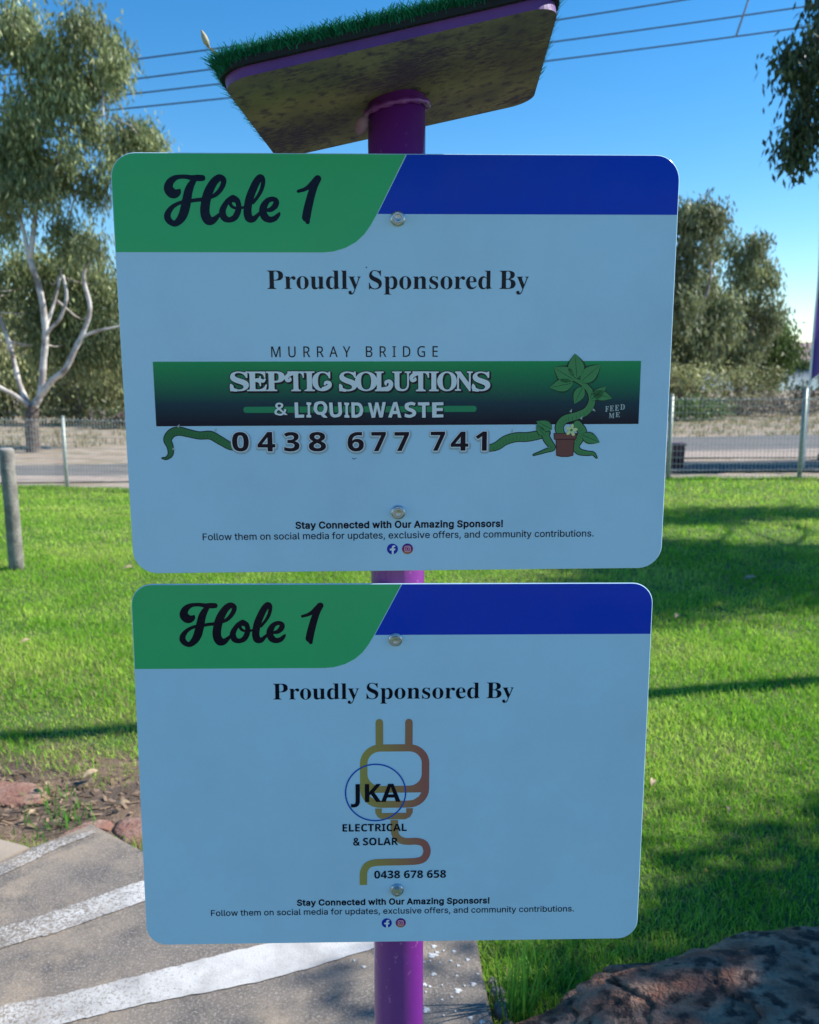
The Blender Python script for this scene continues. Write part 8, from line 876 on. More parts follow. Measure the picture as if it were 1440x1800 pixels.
# ---------------------------------------------------------------- wooden bollard
M_wood = mat("weathered grey timber", (.27, .25, .22), .9, (.17, .155, .14), 14, (.4, .6), .6, 60)
bol = empty("bollard", (-3.03, 6.63, -.04), (0, R(-.6), 0)); tag(bol, "round weathered grey timber bollard standing in the lawn at the far left", "bollard")
V, F = tube([(0, 0, -.1), (0, 0, .1), (0.002, 0, .5), (0, 0, .925), (0, 0, .94)], [.057, .055, .054, .053, .047], 20); link("shaft", mesh_vf("shaft", V, F), M_wood, bol)
V, F = tube([(0, 0, .9405), (0, 0, .944)], [.046, .040], 20); link("cut_top", mesh_vf("top", V, F, False), mat("cut timber end", (.48, .46, .42), .9, (.35, .32, .28), 40), bol)

# ---------------------------------------------------------------- wire fence
M_post = mat("grey green steel", (.38, .42, .39), .5, (.30, .34, .31), 20, metallic=.3); M_wire = mat("galvanised wire", (.52, .52, .50), .5, metallic=.2)
fence = empty("wire_fence", (0, 0, 0)); tag(fence, "low welded wire mesh fence on grey green steel posts along the end of the lawn", "fence")
corners = [(-13.5, 15.6), (-5.53, 14.1), (1.2, 12.55), (3.56, 12.05), (5.37, 12.05), (16, 12.05)]
def along(P, step):
    out = []; carry = 0
    for (x0, y0), (x1, y1) in zip(P[:-1], P[1:]):
        L = math.hypot(x1 - x0, y1 - y0); t = carry
        while t < L: out.append((x0 + (x1 - x0) * t / L, y0 + (y1 - y0) * t / L)); t += step
        carry = t - L
    return out
FH = 1.10
posts = [(-5.53 - 1.85 * k * .983, 14.1 + 1.85 * k * .185) for k in range(4)] + [(-5.53 + k * 1.83 * .9745, 14.1 - k * 1.83 * .2244) for k in range(1, 5)] + [(3.56 + 1.81 * k, 12.05) for k in range(6)]
for k, (x, y) in enumerate(posts):
    z = float(H(x, y)); extra = .14 if k == 9 else .03
    V, F = join([tube([(x, y, z - .2), (x, y, z + FH + extra)], .030, 12), tube([(x, y, z + FH + extra + .0005), (x, y, z + FH + extra + .012), (x, y, z + FH + extra + .022)], [.034, .033, .012], 12)])
    link("fence_post", mesh_vf("fence_post", V, F), M_post, fence)
wires = []
line = along(corners, .25)
for k in range(13):
    zz = .03 + (FH - .05) * k / 12
    wires.append(tube([(x, y - .034, float(H(x, y)) + zz) for x, y in line], .0034 if k < 12 else .0045, 4))
for x, y in along(corners, .052):
    z = float(H(x, y)); wires.append(tube([(x, y - .037, z + .02), (x, y - .037, z + FH - .01)], .0027, 3, False))
for j, (x, y) in enumerate(along(corners, .075)):
    z = float(H(x, y)); wires.append(tube([(x - .022, y - .037, z + FH - .02), (x, y - .037 + .01 * math.sin(j), z + FH + .012 + .006 * math.sin(j * 2.7)), (x + .022, y - .037, z + FH - .02)], .0034, 3, False))
V, F = join(wires); w_ = link("wire_mesh", mesh_vf("wire_mesh", V, F, False), M_wire, fence); w_["kind"] = "stuff"

# maroon bin-like box behind the fence and dark mound
crate = empty("recycling_box", (4.16, 13.75, float(H(4.16, 13.75)))); tag(crate, "small dark maroon ribbed box standing on the driveway behind the fence", "box")
M_mar = mat("maroon plastic", (.12, .035, .07), .5, (.08, .02, .05), 12)
bm = bmesh.new(); bmesh.ops.create_cube(bm, size=1); bmesh.ops.scale(bm, vec=(.24, .26, .34), verts=bm.verts); bmesh.ops.translate(bm, vec=(0, 0, .18), verts=bm.verts)
for v in bm.verts:
    if v.co.z < .1: v.co.x *= .88; v.co.y *= .88
bmesh.ops.bevel(bm, geom=bm.edges[:], offset=.018, segments=2, affect='EDGES'); me = bpy.data.meshes.new("box"); bm.to_mesh(me); bm.free(); link("box_body", me, M_mar, crate)
for k in range(4):
    bm = bmesh.new(); bmesh.ops.create_cube(bm, size=1); bmesh.ops.scale(bm, vec=(.018, .014, .27), verts=bm.verts); bmesh.ops.translate(bm, vec=(-.078 + .052 * k, -.136, .18), verts=bm.verts)
    me = bpy.data.meshes.new("rib"); bm.to_mesh(me); bm.free(); link("rib", me, M_mar, crate)
bm = bmesh.new(); bmesh.ops.create_cube(bm, size=1); bmesh.ops.scale(bm, vec=(.27, .29, .035), verts=bm.verts); bmesh.ops.translate(bm, vec=(0, 0, .372), verts=bm.verts); bmesh.ops.bevel(bm, geom=bm.edges[:], offset=.01, segments=2, affect='EDGES')
me = bpy.data.meshes.new("lid"); bm.to_mesh(me); bm.free(); link("lid", me, mat("dusty maroon lid", (.22, .12, .15), .7), crate)
boulder("boulder", (8.0, 16.0, -.32), (.55, .5, .42), 2.2, mat("dark mound stone", (.09, .085, .08), .95, (.13, .12, .10), 9, bump=.5), "dark rounded rock beyond the driveway at the right edge of the view", 3, .25)

# ---------------------------------------------------------------- feather flag
flag = empty("feather_flag", (5.93, 13.2, float(H(5.93, 13.2)))); tag(flag, "tall purple feather flag on a thin white pole behind the fence at the right edge", "flag")
fz = float(H(5.93, 13.2)); FP = [(0, 0, -.05), (0, 0, 1.35), (.004, 0, 2.2), (.012, 0, 2.85), (-.03, 0, 3.8), (-.09, 0, 4.8), (-.02, 0, 5.25), (.2, 0, 5.5), (.45, 0, 5.52)]
V, F = tube(spline(FP, 6), list(np.linspace(.018, .008, 49)), 8); link("flag_pole", mesh_vf("pole", V, F), mat("white flag pole", (.8, .8, .82), .4), flag)
M_flag = bpy.data.materials.new("printed flag cloth"); M_flag.use_nodes = True; nt = M_flag.node_tree; p = nt.nodes["Principled BSDF"]
g = nt.nodes.new("ShaderNodeTexCoord"); sp = nt.nodes.new("ShaderNodeSeparateXYZ"); nt.links.new(g.outputs["Object"], sp.inputs[0])
cr = nt.nodes.new("ShaderNodeValToRGB"); mr = nt.nodes.new("ShaderNodeMapRange"); mr.inputs[1].default_value = .0; mr.inputs[2].default_value = .30
nt.links.new(sp.outputs["X"], mr.inputs[0]); nt.links.new(mr.outputs[0], cr.inputs[0])
cr.color_ramp.elements[0].color = (.10, .07, .42, 1); cr.color_ramp.elements[1].color = (.55, .18, .16, 1); e = cr.color_ramp.elements.new(.35); e.color = (.20, .12, .50, 1)
nt.links.new(cr.outputs[0], p.inputs["Base Color"]); p.inputs["Roughness"].default_value = .7
t = nt.nodes.new("ShaderNodeBsdfTranslucent"); nt.links.new(cr.outputs[0], t.inputs[0]); mx = nt.nodes.new("ShaderNodeMixShader"); mx.inputs[0].default_value = .35
nt.links.new(p.outputs[0], mx.inputs[1]); nt.links.new(t.outputs[0], mx.inputs[2]); nt.links.new(mx.outputs[0], nt.nodes["Material Output"].inputs[0])
V = []; F = []; S = spline(FP[1:8], 8); n = len(S)
for i, q in enumerate(S):
    t = i / (n - 1); wd = .62 * (1 - .75 * t ** 3); drop = .14 * (1 - t)
    for k in range(7):
        u = k / 6; V.append((q[0] + .02 + wd * u, .05 * math.sin(3 * u + 4 * t), q[2] - .02 + (drop + .0) * u * (1 - t) * 3 - .12 * u * t))
for i in range(n - 1):
    for k in range(6): a = i * 7 + k; F.append((a, a + 1, a + 8, a + 7))
fc = link("flag_cloth", mesh_vf("cloth", V, F), M_flag, flag)
so = fc.modifiers.new("thickness", 'SOLIDIFY'); so.thickness = .002

# ---------------------------------------------------------------- power lines
M_cable = mat("dark power cable", (.03, .035, .05), .6)
W = [((-10.638, 12.515), (-8.0, 12.829), (-1, 13.75), (9, 15.25)), ((-10.9, 11.80), (-8.02, 12.16), (6.27, 14.036), (14.336, 15.27)), ((-10.9, 11.30), (-8.042, 11.626), (6.295, 13.288), (14.397, 14.364)), ((-10.9, 10.82), (-8.063, 11.109), (6.315, 12.652), (14.449, 13.668))]
nm_ = ["topmost of the four dark power lines crossing the sky", "second highest of the four power lines, meeting the rod at right", "third of the four power lines from the top", "lowest of the four dark power lines crossing the sky"]
for k, w in enumerate(W):
    c = np.polyfit([a for a, b in w], [b for a, b in w], 2); xs_ = np.linspace(-45, 45, 60)
    V, F = tube([(x, 35.0, float(np.polyval(c, x))) for x in xs_], .028, 5)
    tag(link("power_line", mesh_vf("cable", V, F), M_cable), nm_[k], "power line", "power lines across the sky")
V, F = tube([(12.62, 34.95, 15.3), (12.02, 34.95, 13.337)], .035, 6)
tag(link("spacer_rod", mesh_vf("rod", V, F), mat("grey rod", (.20, .22, .25), .6)), "thin slanted grey spacer rod joining the power lines at top right", "rod")

# ---------------------------------------------------------------- trees
M_leaf = attr_mat("gum leaves", .5, .30, .4)
M_bark = mat("pale gum bark", (.62, .58, .54), .85, (.34, .30, .28), 3.2, (.44, .58), .6, 12, third=(.20, .16, .14), nscale3=2.3, ramp3=(.54, .64))
M_barkd = mat("rough dark bark", (.16, .12, .10), .95, (.26, .21, .18), 6, (.4, .65), .8, 14, bdist=.03)
M_butt = mat("dark stringy bark", (.085, .065, .055), .95, (.17, .14, .12), 9, (.4, .65), 1.0, 18, bdist=.04)
GREENS = dict(grey=((.11, .14, .065), (.29, .32, .16)), gum=((.15, .20, .08), (.38, .42, .20)), olive=((.20, .22, .09), (.45, .46, .22)), dark=((.045, .075, .035), (.10, .13, .06)), bright=((.07, .13, .03), (.15, .22, .06)), dry=((.22, .18, .14), (.32, .27, .20)))
def crown_mesh(clumps, depth, per, L, Wd, pal, hang=1.0, yc=0.0, seed=1, sprig=.16):
    """clumps (x, z, rx, rz[, y, ry]) relative to the tree base; leaves hang in sprigs through each clump"""
    r = np.random.default_rng(seed); PX = []; BR = []
    for c in clumps:
        x, z, rx, rz = c[:4]; cy = c[4] if len(c) > 4 else r.uniform(-.5, .5) * depth; ry = c[5] if len(c) > 5 else max(.5 * (rx + rz), .2)
        n = max(3, int(per * (rx * rz + .05)))
        u = r.normal(size=(n, 3)); u /= np.linalg.norm(u, axis=1)[:, None]; u *= (r.random(n) ** .45)[:, None]
        u *= 1 + .22 * np.sin(u[:, :1] * 7 + x * 3) * np.cos(u[:, 2:] * 6 + z)
        PX.append(np.stack([x + u[:, 0] * rx, yc + cy + u[:, 1] * ry, z + u[:, 2] * rz], 1)); BR.append(r.uniform(.7, 1.3, n) * r.uniform(.75, 1.3))
    S = np.concatenate(PX); Bv = np.concatenate(BR); m = 13
    P = np.repeat(S, m, 0); N = len(P); b = np.repeat(Bv, m) * r.uniform(.7, 1.35, N)
    P = P + r.normal(0, sprig, (N, 3)) * np.array([1, 1, 1.15])
    D = np.stack([r.normal(0, .42, N), r.normal(0, .42, N), -np.ones(N) * hang + r.normal(0, .35, N)], 1); D /= np.linalg.norm(D, axis=1)[:, None]
    a = r.uniform(0, 6.28, N); Q = np.stack([np.cos(a), np.sin(a), r.normal(0, .3, N)], 1); Q -= D * (Q * D).sum(1)[:, None]; Q /= np.linalg.norm(Q, axis=1)[:, None]
    ll = L * r.uniform(.7, 1.3, N); ww = Wd * r.uniform(.7, 1.3, N)
    V = np.stack([P, P + D * (ll * .45)[:, None] + Q * (ww / 2)[:, None], P + D * ll[:, None], P + D * (ll * .45)[:, None] - Q * (ww / 2)[:, None]], 1).reshape(-1, 3)
    c0, c1 = map(np.array, GREENS[pal]); t = np.clip(np.repeat(r.uniform(0, 1, len(S)), m) * .7 + r.uniform(0, .3, N), 0, 1)[:, None]
    T = np.repeat((c0 * (1 - t) + c1 * t) * b[:, None], 4, 0); i = np.arange(N)[:, None] * 4
    return mesh_np("crown", V, np.concatenate([i, i + 1, i + 2, i + 3], 1), 4, T), S
def tree(name, base, limbs, clumps, label, cat="tree", per=150, L=.16, Wd=.045, pal='gum', depth=1.6, bark=None, group=None, twigs=True, seed=1, trunkpart="trunk", hang=1.0, sprig=.16, butt=None, ntw=70):
    t = empty(name, base); tag(t, label, cat, group)
    rel = [(c[0] - base[0], c[1] - base[2]) + tuple(c[2:4]) + (tuple((c[4] - base[1], c[5])) if len(c) > 4 else ()) for c in clumps]
    me, S = crown_mesh(rel, depth, per, L, Wd, pal, hang, seed=seed, sprig=sprig)
    link("crown", me, M_leaf, t)
    parts = []; stem = []
    for li, (pts, r0, r1) in enumerate(limbs):
        P = spline([(x - base[0], y, z - base[2]) for x, y, z in pts], 5); n = len(P); rr_ = [r0 + (r1 - r0) * (i / (n - 1)) ** .8 for i in range(n)]
        rr_ = [q * (1 + .06 * math.sin(i * 1.7 + li)) for i, q in enumerate(rr_)]
        (stem if (butt and li == 0) else parts).append(tube(P, rr_, 12))
    if stem and len(parts) == 1: trunkpart = "limb"
    if stem: V, F = join(stem); link("trunk", mesh_vf("trunk", V, F), butt, t); trunkpart = "limbs"
    if twigs and limbs:
        r = np.random.default_rng(seed + 50); LP = np.concatenate([spline([(x - base[0], y, z - base[2]) for x, y, z in pts], 5) for pts, _, _ in limbs])
        for s in S[r.choice(len(S), min(len(S), ntw), replace=False)]:
            q = LP[np.argmin(((LP - s) ** 2).sum(1) + 1.2 * np.maximum(0, LP[:, 2] - s[2] + .2) ** 2)]
            if np.linalg.norm(q - s) > 4: continue
            mid = (q + s) / 2 + r.normal(0, .12, 3) + np.array([0, 0, -.12 * np.linalg.norm(q - s)]); parts.append(tube(spline([q, mid, s], 3), [.028, .022, .018, .014, .011, .008, .006][:7], 4, False))
    if parts:
        V, F = join(parts); link(trunkpart, mesh_vf("trunk", V, F), bark or M_bark, t)
    return t

# big gum on the left, 20 m away
A_ = [(-8.24, 8.17, 0.53, 0.54), (-7.62, 7.79, 0.65, 0.6), (-6.76, 8.33, 0.52, 0.45), (-6.41, 8.01, 0.35, 0.49), (-6.2, 7.63, 0.28, 0.38), (-6.93, 7.52, 0.53, 0.44), (-7.78, 7.19, 0.71, 0.33), (-7.2, 7.08, 0.53, 0.28), (-8.17, 6.74, 0.53, 0.25), (-7.65, 6.46, 0.24, 0.22), (-6.76, 6.46, 0.38, 0.31), (-6.17, 6.46, 0.45, 0.28), (-5.62, 6.18, 0.33, 0.27), (-6.53, 6.01, 0.3, 0.2), (-7.04, 5.94, 0.09, 0.2), (-6.3, 5.62, 0.06, 0.18), (-8.2, 8.66, 0.35, 0.27), (-5.82, 6.35, 0.24, 0.28), (-9.6, 7.6, 1.0, .8), (-10.8, 6.4, .9, .7), (-9.6, 5.6, .8, .6)]
B_ = [(-8.83, 6.3, 0.5, 0.41), (-8.28, 6.06, 0.53, 0.47), (-7.74, 5.65, 0.45, 0.48), (-8.84, 5.35, 0.53, 0.6), (-8.35, 5.16, 0.48, 0.36), (-8.96, 4.56, 0.32, 0.24), (-6.95, 5.29, 0.3, 0.34), (-7.7, 4.43, 0.23, 0.34), (-7.47, 4.0, 0.38, 0.34), (-6.77, 4.0, 0.23, 0.27), (-8.18, 5.71, 0.75, 0.48), (-7.72, 5.1, 0.23, 0.24)]
C_ = [(-9.1, 3.63, 0.51, 0.62), (-8.2, 3.57, 0.64, 0.56), (-7.32, 3.38, 0.64, 0.5), (-7.88, 2.7, 0.77, 0.56), (-8.79, 2.51, 0.65, 0.63), (-6.7, 3.01, 0.32, 0.31), (-6.83, 1.87, 0.58, 0.51), (-7.81, 1.74, 0.78, 0.51), (-8.57, 2.0, 0.65, 0.51), (-10.2, 3.2, .8, .7), (-11, 4.2, .7, .6)]
C_ = [(x, z, rx, rz, 21.4, .5) for x, z, rx, rz in C_]
gl = [([(-8.545, 0, -.7), (-8.543, 0, -.45), (-8.54, 0, .219), (-8.49, 0, .577)], 0.203, 0.124),
      ([(-8.50, 0, .5), (-8.60, 0, .62), (-8.81, .1, 1.085), (-9.02, .2, 1.99), (-9.4, .2, 3.1), (-9.9, .1, 4.4)], 0.081, 0.031),
      ([(-8.52, 0, .45), (-8.66, -.1, .679), (-9.07, -.3, .984), (-9.5, -.4, 1.21), (-10.3, -.5, 2.2), (-10.9, -.4, 3.6)], 0.068, 0.025),
      ([(-8.49, 0, .5), (-8.42, 0, .62), (-8.291, 0, .857), (-8.195, 0, 1.488), (-8.092, 0, 2.236), (-8.158, 0, 3.097), (-8.335, 0, 3.765)], 0.093, 0.062),
      ([(-8.335, 0, 3.7), (-8.436, 0, 4.424), (-8.6, .1, 5.1), (-8.8, .2, 6.1), (-8.6, 0, 7.4)], 0.053, 0.019),
      ([(-8.335, 0, 3.7), (-8.05, 0, 5.018), (-7.674, 0, 5.605), (-7.419, -.1, 6.302), (-7.381, -.2, 6.876), (-7.473, -.2, 7.669)], 0.059, 0.022),
      ([(-8.30, 0, .80), (-7.977, -.1, 1.135), (-7.643, -.2, 1.362), (-7.357, -.2, 1.863), (-7.186, -.2, 2.174), (-7.0, -.2, 2.7), (-7.1, -.2, 3.4), (-6.8, -.2, 3.9)], 0.081, 0.037),
      ([(-7.23, -.2, 2.08), (-6.9, -.2, 2.2), (-6.573, -.2, 2.273), (-6.189, -.1, 2.36)], 0.037, 0.019),
      ([(-8.11, 0, 2.08), (-7.939, -.1, 2.261), (-7.671, -.2, 2.483), (-7.5, -.2, 2.95), (-7.55, -.2, 3.4)], 0.043, 0.031),
      ([(-7.427, -.1, 6.1), (-7.503, -.2, 6.509), (-8.012, -.3, 6.876), (-8.485, -.3, 7.047), (-8.971, -.3, 7.035)], 0.031, 0.012),
      ([(-8.10, 0, 2.2), (-7.85, .2, 3.1), (-7.674, .3, 3.945), (-7.405, .3, 5.018), (-7.104, .3, 5.488), (-6.746, .3, 5.722)], 0.037, 0.012),
      ([(-7.42, -.1, 6.3), (-6.9, -.3, 6.6), (-6.3, -.4, 6.6), (-5.8, -.4, 6.4)], 0.025, 0.009)]
tree("gum_tree", (-8.54, 20.0, -.5), gl, A_ + B_ + C_, "large gum tree with forked pale limbs beyond the road at the left", per=370, depth=1.2, L=.17, Wd=.042, seed=3, butt=M_butt, ntw=45)
# olive green wattles behind it
D_ = [(-10.94, 0.51, 1.15, 0.95), (-9.84, 1.27, 0.86, 0.84), (-12.8, 1.27, 1.15, 0.94), (-13.63, 0.51, 0.77, 0.86), (-11.91, 0.42, 1.15, 0.76), (-9.6, 2.21, 0.6, 0.6), (-9.41, 0.42, 0.9, 0.86), (-11.5, 2.3, 1.2, .8), (-13, 3.0, 1.3, .9)]
tree("wattle_tree", (-10.9, 29.0, -.6), [([(-10.9, 0, -.7), (-10.8, 0, .4), (-11.2, 0, 1.9)], .16, .05), ([(-10.85, 0, 0), (-10.0, 0, .8), (-9.7, 0, 1.9)], .10, .03)], D_, "bushy olive green wattle behind the large gum tree at left", per=90, L=.22, Wd=.07, pal='olive', depth=2.0, bark=M_barkd, seed=5, sprig=.25)
tree("wattle_tree", (-7.4, 32.0, -.6), [([(-7.4, 0, -.7), (-7.3, 0, .8), (-7.6, 0, 2.2)], .16, .05)], [(-8.23, 1.08, 1.5, 1.1), (-6.4, 1.2, 1.5, 1.2), (-7.4, 2.4, 1.3, .9), (-8.6, -.1, 1.2, .6), (-6.2, 0, 1.2, .6)], "olive green wattle seen left of the upper board, behind the fence", per=90, L=.22, Wd=.07, pal='olive', depth=2.0, bark=M_barkd, seed=6, sprig=.25)
tree("wattle_tree", (-15.5, 30.0, -.6), [([(-15.5, 0, -.7), (-15.4, 0, .8), (-15.6, 0, 2.2)], .16, .05)], [(-15.2, 1.1, 1.6, 1.3), (-16.9, 1.2, 1.5, 1.2), (-15.6, 2.9, 1.6, 1.2), (-14.4, 4.0, 1.3, 1.1), (-14.8, .0, 1.2, .6)], "darker wattle at the far left edge behind the gum tree", per=90, L=.22, Wd=.07, pal='dark', depth=2.0, bark=M_barkd, seed=7, sprig=.25)
tree("wattle_tree", (-12.2, 36.0, -.6), [([(-12.2, 0, -.7), (-12.1, 0, .8), (-12.4, 0, 2.6)], .18, .05)], [(-12.2, 1.0, 2.4, 1.4), (-10.2, 1.4, 1.8, 1.5), (-14.6, 1.2, 2, 1.5), (-12.0, 3.0, 2.0, 1.4), (-9.6, 3.2, 1.4, 1.1), (-14.8, 3.4, 1.5, 1.3)], "large olive wattle filling the gap far behind the left gum tree", per=60, L=.26, Wd=.09, pal='olive', depth=2.0, bark=M_barkd, seed=8, sprig=.3)
# gums on the right, 40 m away and more
R1_ = [(12.38, 7.59, 1.17, 1.12), (13.41, 7.71, 1.0, 1.0), (13.97, 8.38, 0.31, 0.55), (12.34, 5.82, 1.1, 1.2), (12.03, 4.03, 1.32, 1.4), (13.97, 4.8, 0.8, 0.9), (14.18, 6.58, 0.32, .95), (13.16, 2.73, 1.59, 1.3), (10.53, 5.06, 1.58, 3.03), (12.31, 1.16, 1.61, 1.31), (14.84, 3.51, 0.8, 1.29), (10.6, 1.5, 1.4, 1.4)]
R2_ = [(16.87, 6.99, 0.62, 0.7), (17.47, 5.58, 0.68, 1.04), (16.33, 5.85, 0.84, 1.09), (16.71, 4.2, 1.28, 0.96), (17.09, 2.82, 1.42, 0.97), (17.74, 3.65, 0.57, 1.11), (16.0, 1.97, 1.29, 1.26), (15.96, 7.21, 0.34, 0.54), (15.3, 4.6, .5, .9)]
R3_ = [(19.99, 2.9, 0.79, 0.95), (19.5, 2.0, 1.22, 0.96), (18.97, 0.95, 1.22, 0.9), (20.3, 1.95, 0.46, 0.8), (19.2, 3.3, .6, .6)]
r1 = tree("gum_tree", (12.2, 42.0, -.6), [([(12.2, 0, -1), (12.3, 0, 1.8), (12.0, 0, 4.2), (12.5, 0, 7)], .30, .06), ([(12.25, 0, 1.6), (13.2, 0, 3.3), (13.9, 0, 5.2), (13.7, 0, 7.4)], .16, .04), ([(12.2, 0, 2.0), (11.2, 0, 4), (10.6, 0, 6.3)], .14, .04)], R1_, "tall grey green gum tree just right of the upper board", per=105, L=.30, Wd=.09, depth=2.6, seed=11, sprig=.2, pal='grey')
r2 = tree("gum_tree", (16.6, 45.0, -.6), [([(16.6, 0, -1), (16.7, 0, 1.8), (16.5, 0, 4.2), (16.8, 0, 6.6)], .24, .05), ([(16.65, 0, 2.2), (17.3, 0, 3.8), (17.5, 0, 5.6)], .13, .03)], R2_, "narrower sparse gum tree right of the tallest one", per=108, L=.30, Wd=.09, depth=2.2, seed=12, sprig=.2, pal='grey')
tree("round_tree", (19.5, 48.0, -.6), [([(19.5, 0, -1), (19.5, 0, 1.2), (19.6, 0, 2.8)], .2, .05)], R3_, "rounder bright green tree at the right end of the tree row", per=90, L=.28, Wd=.10, pal='bright', depth=2.0, bark=M_barkd, seed=13, sprig=.26)
def copy_tree(o, loc, rz, s, label):
    c = o.copy(); col.objects.link(c); c.location = loc; c.rotation_euler = (0, 0, rz); c.scale = (s, s, s); c["label"] = label
    for ch in list(o.children): d = ch.copy(); col.objects.link(d); d.parent = c
    return c
copy_tree(r1, (-20.0, -16.0, -.1), 1.0, .75, "unseen gum tree added behind the viewer, left, for board reflections"); copy_tree(r2, (-11.5, -19, -.1), .3, .85, "unseen thin gum tree added behind the viewer, right, for board reflections"); copy_tree(r1, (4.5, 43, -.6), 2.4, .9, "gum tree hidden behind the right half of the boards"); copy_tree(r1, (-3.5, 41, -.6), .9, .85, "gum tree hidden behind the left half of the boards"); copy_tree(r2, (1.0, 46, -.6), 1.2, 1.0, "sparse gum tree hidden behind the middle of the boards")  # the two trees behind the viewer are unseen, added for the boards to reflect
# shrubs on the far side of the road
def shrub(name, base, clumps, label, pal, per=90, L=.16, Wd=.05, seed=1, depth=1.2):
    return tree(name, base, [([(base[0], 0, base[2] - .1), (base[0] + .1, 0, base[2] + .3), (base[0] - .1, 0, base[2] + .7)], .05, .015), ([(base[0], 0, base[2] - .1), (base[0] - .4, 0, base[2] + .6)], .04, .01), ([(base[0], 0, base[2] - .1), (base[0] + .5, 0, base[2] + .5)], .04, .01)], clumps, label, "shrub", per, L, Wd, pal, depth, M_barkd, None, True, seed, "stem", .3, .18)
shrub("shrub", (12.2, 37.5, -.6), [(12.36, 0.83, 1.09, 0.72), (10.93, 0.47, 0.97, 0.96), (11.6, 0, 1.2, .6), (10.5, 1.3, .9, .8)], "tall green shrub under the tallest gum at right", 'olive', 70, .2, .07, 21)
shrub("shrub", (14.2, 38, -.6), [(13.83, 0.71, 1.33, 0.67), (15.27, 0.83, 0.73, 0.67), (14.6, 0, 1.3, .5)], "wide olive shrub between the two right hand gums", 'olive', 70, .2, .07, 22)
shrub("shrub", (16.7, 37, -.6), [(16.4, 0.28, 0.61, 0.43), (17.19, 0.47, 0.34, 0.53), (16.6, -.2, .9, .4)], "dark green bush below the river at the right", 'dark', 90, .2, .07, 23)
shrub("shrub", (10.2, 31, -.55), [(9.85, -0.08, 1.15, 0.40), (10.55, -0.22, 0.8, 0.36), (9.2, -.2, .7, .35)], "low yellow green bush across the road, behind the maroon box", 'bright', 150, .15, .05, 24)
shrub("shrub", (12.9, 34, -.55), [(12.86, -0.15, 1.2, 0.44), (12.2, -.3, .8, .3)], "low dry grey brown brush across the road", 'dry', 130, .14, .035, 25)
shrub("shrub", (14.7, 34, -.55), [(14.17, -0.06, 1.09, 0.39), (15.27, -0.17, 0.76, 0.43)], "dry brown brush in front of the river at right", 'dry', 130, .14, .035, 26)
shrub("shrub", (-9.4, 27, -.55), [(-9.2, -.2, .9, .35), (-8.2, -.25, .8, .3)], "low dark brush behind the left fence post", 'dark', 130, .15, .05, 27)
shrub("shrub", (-5.6, 28, -.55), [(-6.3, -.15, .9, .4), (-5.2, -.1, .9, .45)], "low brush at the left edge of the boards beyond the road", 'dark', 130, .15, .05, 28)
# dry grass tufts on the dirt beyond the road
n_ = 5200; gx = rng.uniform(-22, 26, n_); gy = rng.uniform(21.5, 36, n_) + .12 * gx; kx = vnoise(gx + 30, gy, .5, 21) > .42; gx, gy = gx[kx], gy[kx]; n_ = len(gx)
gx = np.repeat(gx, 7) + rng.normal(0, .05, n_ * 7); gy = np.repeat(gy, 7) + rng.normal(0, .05, n_ * 7); n_ = len(gx)
tag(blades("dry_grass", gx, gy, H(gx, gy) - .02, rng.uniform(.06, .24, n_), rng.uniform(.01, .022, n_), (np.where(rng.random((n_, 1)) < .3, np.array([[.20, .24, .09]]), np.array([[.40, .33, .19]])) * rng.uniform(.6, 1.2, (n_, 1))).astype(np.float32), .5), kind="stuff")
# belt of trees on the far river bank
r = np.random.default_rng(40); nb = 130
me, _ = crown_mesh([(x, -1.5 + r.uniform(-.5, 1.5), r.uniform(4, 9), r.uniform(2.5, 5), r.uniform(-10, 5), 4.0) for x in np.linspace(-420, 420, nb)], 5, 3.2, 1.9, 1.3, 'dark', .3, 600, 41, 1.2)
tag(link("far_tree_belt", me, M_leaf), kind="stuff")

# shade trees standing right of the view; their limbs and shadows reach into it
def shade_tree(base, clumps, label, trunk, per=120, L=.13, Wd=.04, seed=60, depth=0.0, extra=(), sprig=.16):
    limbs = [([(base[0], 0, base[2] - .2), (base[0] + .05, 0, trunk * .5), (base[0], 0, trunk)], .16, .10)]
    for c in clumps[:6]: limbs.append(([(base[0], 0, trunk * .72), ((base[0] + c[0]) / 2, (c[4] - base[1]) / 2, (trunk * .8 + c[1]) / 2 + .15), (c[0], c[4] - base[1], c[1])], .07, .02))
    return tree("gum_tree", base, limbs + list(extra), clumps, label, "tree", per, L, Wd, 'dark', depth, M_bark, None, True, seed, sprig=sprig)

# crown that shades the boulder and the near lawn
shade_tree((7.9, 2.2, -.05), [(6.2, 4.2, 1.2, .9, 2.75, .85), (7.3, 4.6, 1.3, 1.0, 2.95, .9), (8.4, 5.0, 1.2, 1.0, 3.0, .8), (6.9, 5.3, 1.1, .8, 2.3, .7), (7.6, 4.9, 1.0, .9, 1.9, .8)],
           "gum tree right of the view whose crown shades the boulder", 4.4, 420, .12, .045, 61)
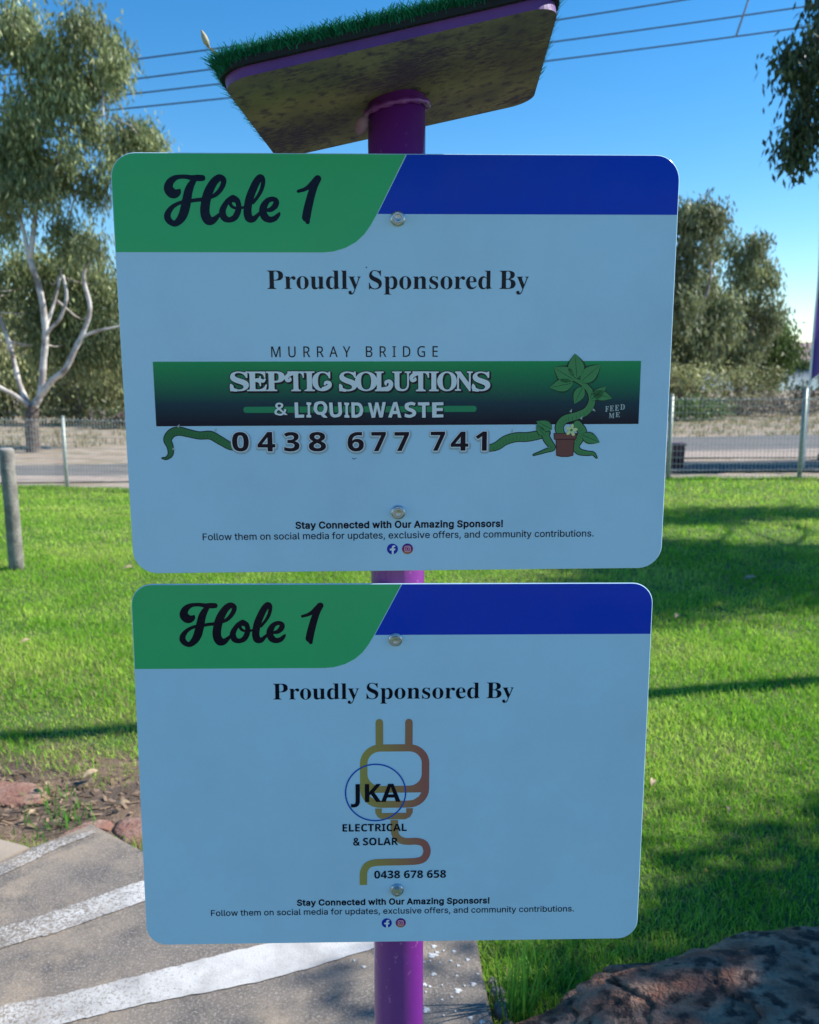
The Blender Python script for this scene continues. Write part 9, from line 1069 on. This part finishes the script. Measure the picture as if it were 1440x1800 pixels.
# crown that shades the middle of the lawn; one limb hangs into the top right corner
hang = [(3.43, 4.02, .15, .26, 8.0, .2), (3.60, 4.5, .18, .30, 8.1, .2), (3.68, 3.8, .18, .30, 8.1, .2), (3.36, 3.55, .06, .2, 8.0, .08), (3.26, 4.05, .08, .10, 8.0, .1), (3.72, 4.9, .2, .3, 8.2, .2), (3.33, 3.34, .04, .08, 8.0, .06), (3.95, 4.4, .35, .5, 8.2, .3)]
main = [(8.0, 4.6, 1.4, .8, 7.4, 1.05), (9.6, 5.0, 1.6, .9, 7.7, 1.2), (11.0, 5.4, 1.4, .8, 7.9, 1.1), (6.8, 4.5, .9, .6, 7.2, .7), (9.0, 4.6, 1.2, .6, 6.5, .7), (7.6, 5.3, 1.3, .7, 8.3, .6), (6.2, 4.2, .7, .6, 6.6, .6), (10.2, 4.3, 1.4, .7, 7.0, .9), (9.6, 5.1, 1.5, .35, 10.2, .40), (8.2, 4.9, .8, .3, 9.7, .3), (5.6, 4.9, .9, .35, 8.2, .3)]
shade_tree((10.4, 8.3, -.05), main + hang, "gum tree with one limb of dark leaves hanging into the top right corner", 4.6, 620, .085, .030, 62, sprig=.09,
    extra=[([(10.4, 0, 3.6), (8.0, .1, 4.9), (5.6, 0, 5.3), (4.2, -.1, 5.0), (3.55, -.2, 4.5), (3.38, -.3, 3.9)], .08, .012)])
# slender stem whose shadow crosses the lawn
tree("gum_tree", (4.75, 4.69, -.05), [([(4.75, 0, -.2), (4.75, 0, 2.5), (4.72, 0, 5.2), (4.75, 0, 7.8)], .075, .055)], [(4.75, 8.3, 1.0, .7, 4.7, .8), (5.2, 9.0, .8, .6, 4.9, .7)], "slender straight young gum just right of the view", per=70, L=.13, Wd=.04, pal='gum', depth=.5, seed=63)
# crown that shades the driveway behind the fence
shade_tree((12.6, 15.2, -.3), [(9.6, 4.2, 1.2, .8, 14.6, .9), (10.9, 4.6, 1.5, 1.0, 15.0, 1.0), (12.3, 5.0, 1.4, 1.0, 15.4, 1.0), (13.6, 5.2, 1.2, .9, 15.3, .9)], "gum tree right of the driveway behind the fence", 4.3, 200, .15, .05, 64)
# lichen etc. are above; long dry twig hanging on the fence wires is left to the material
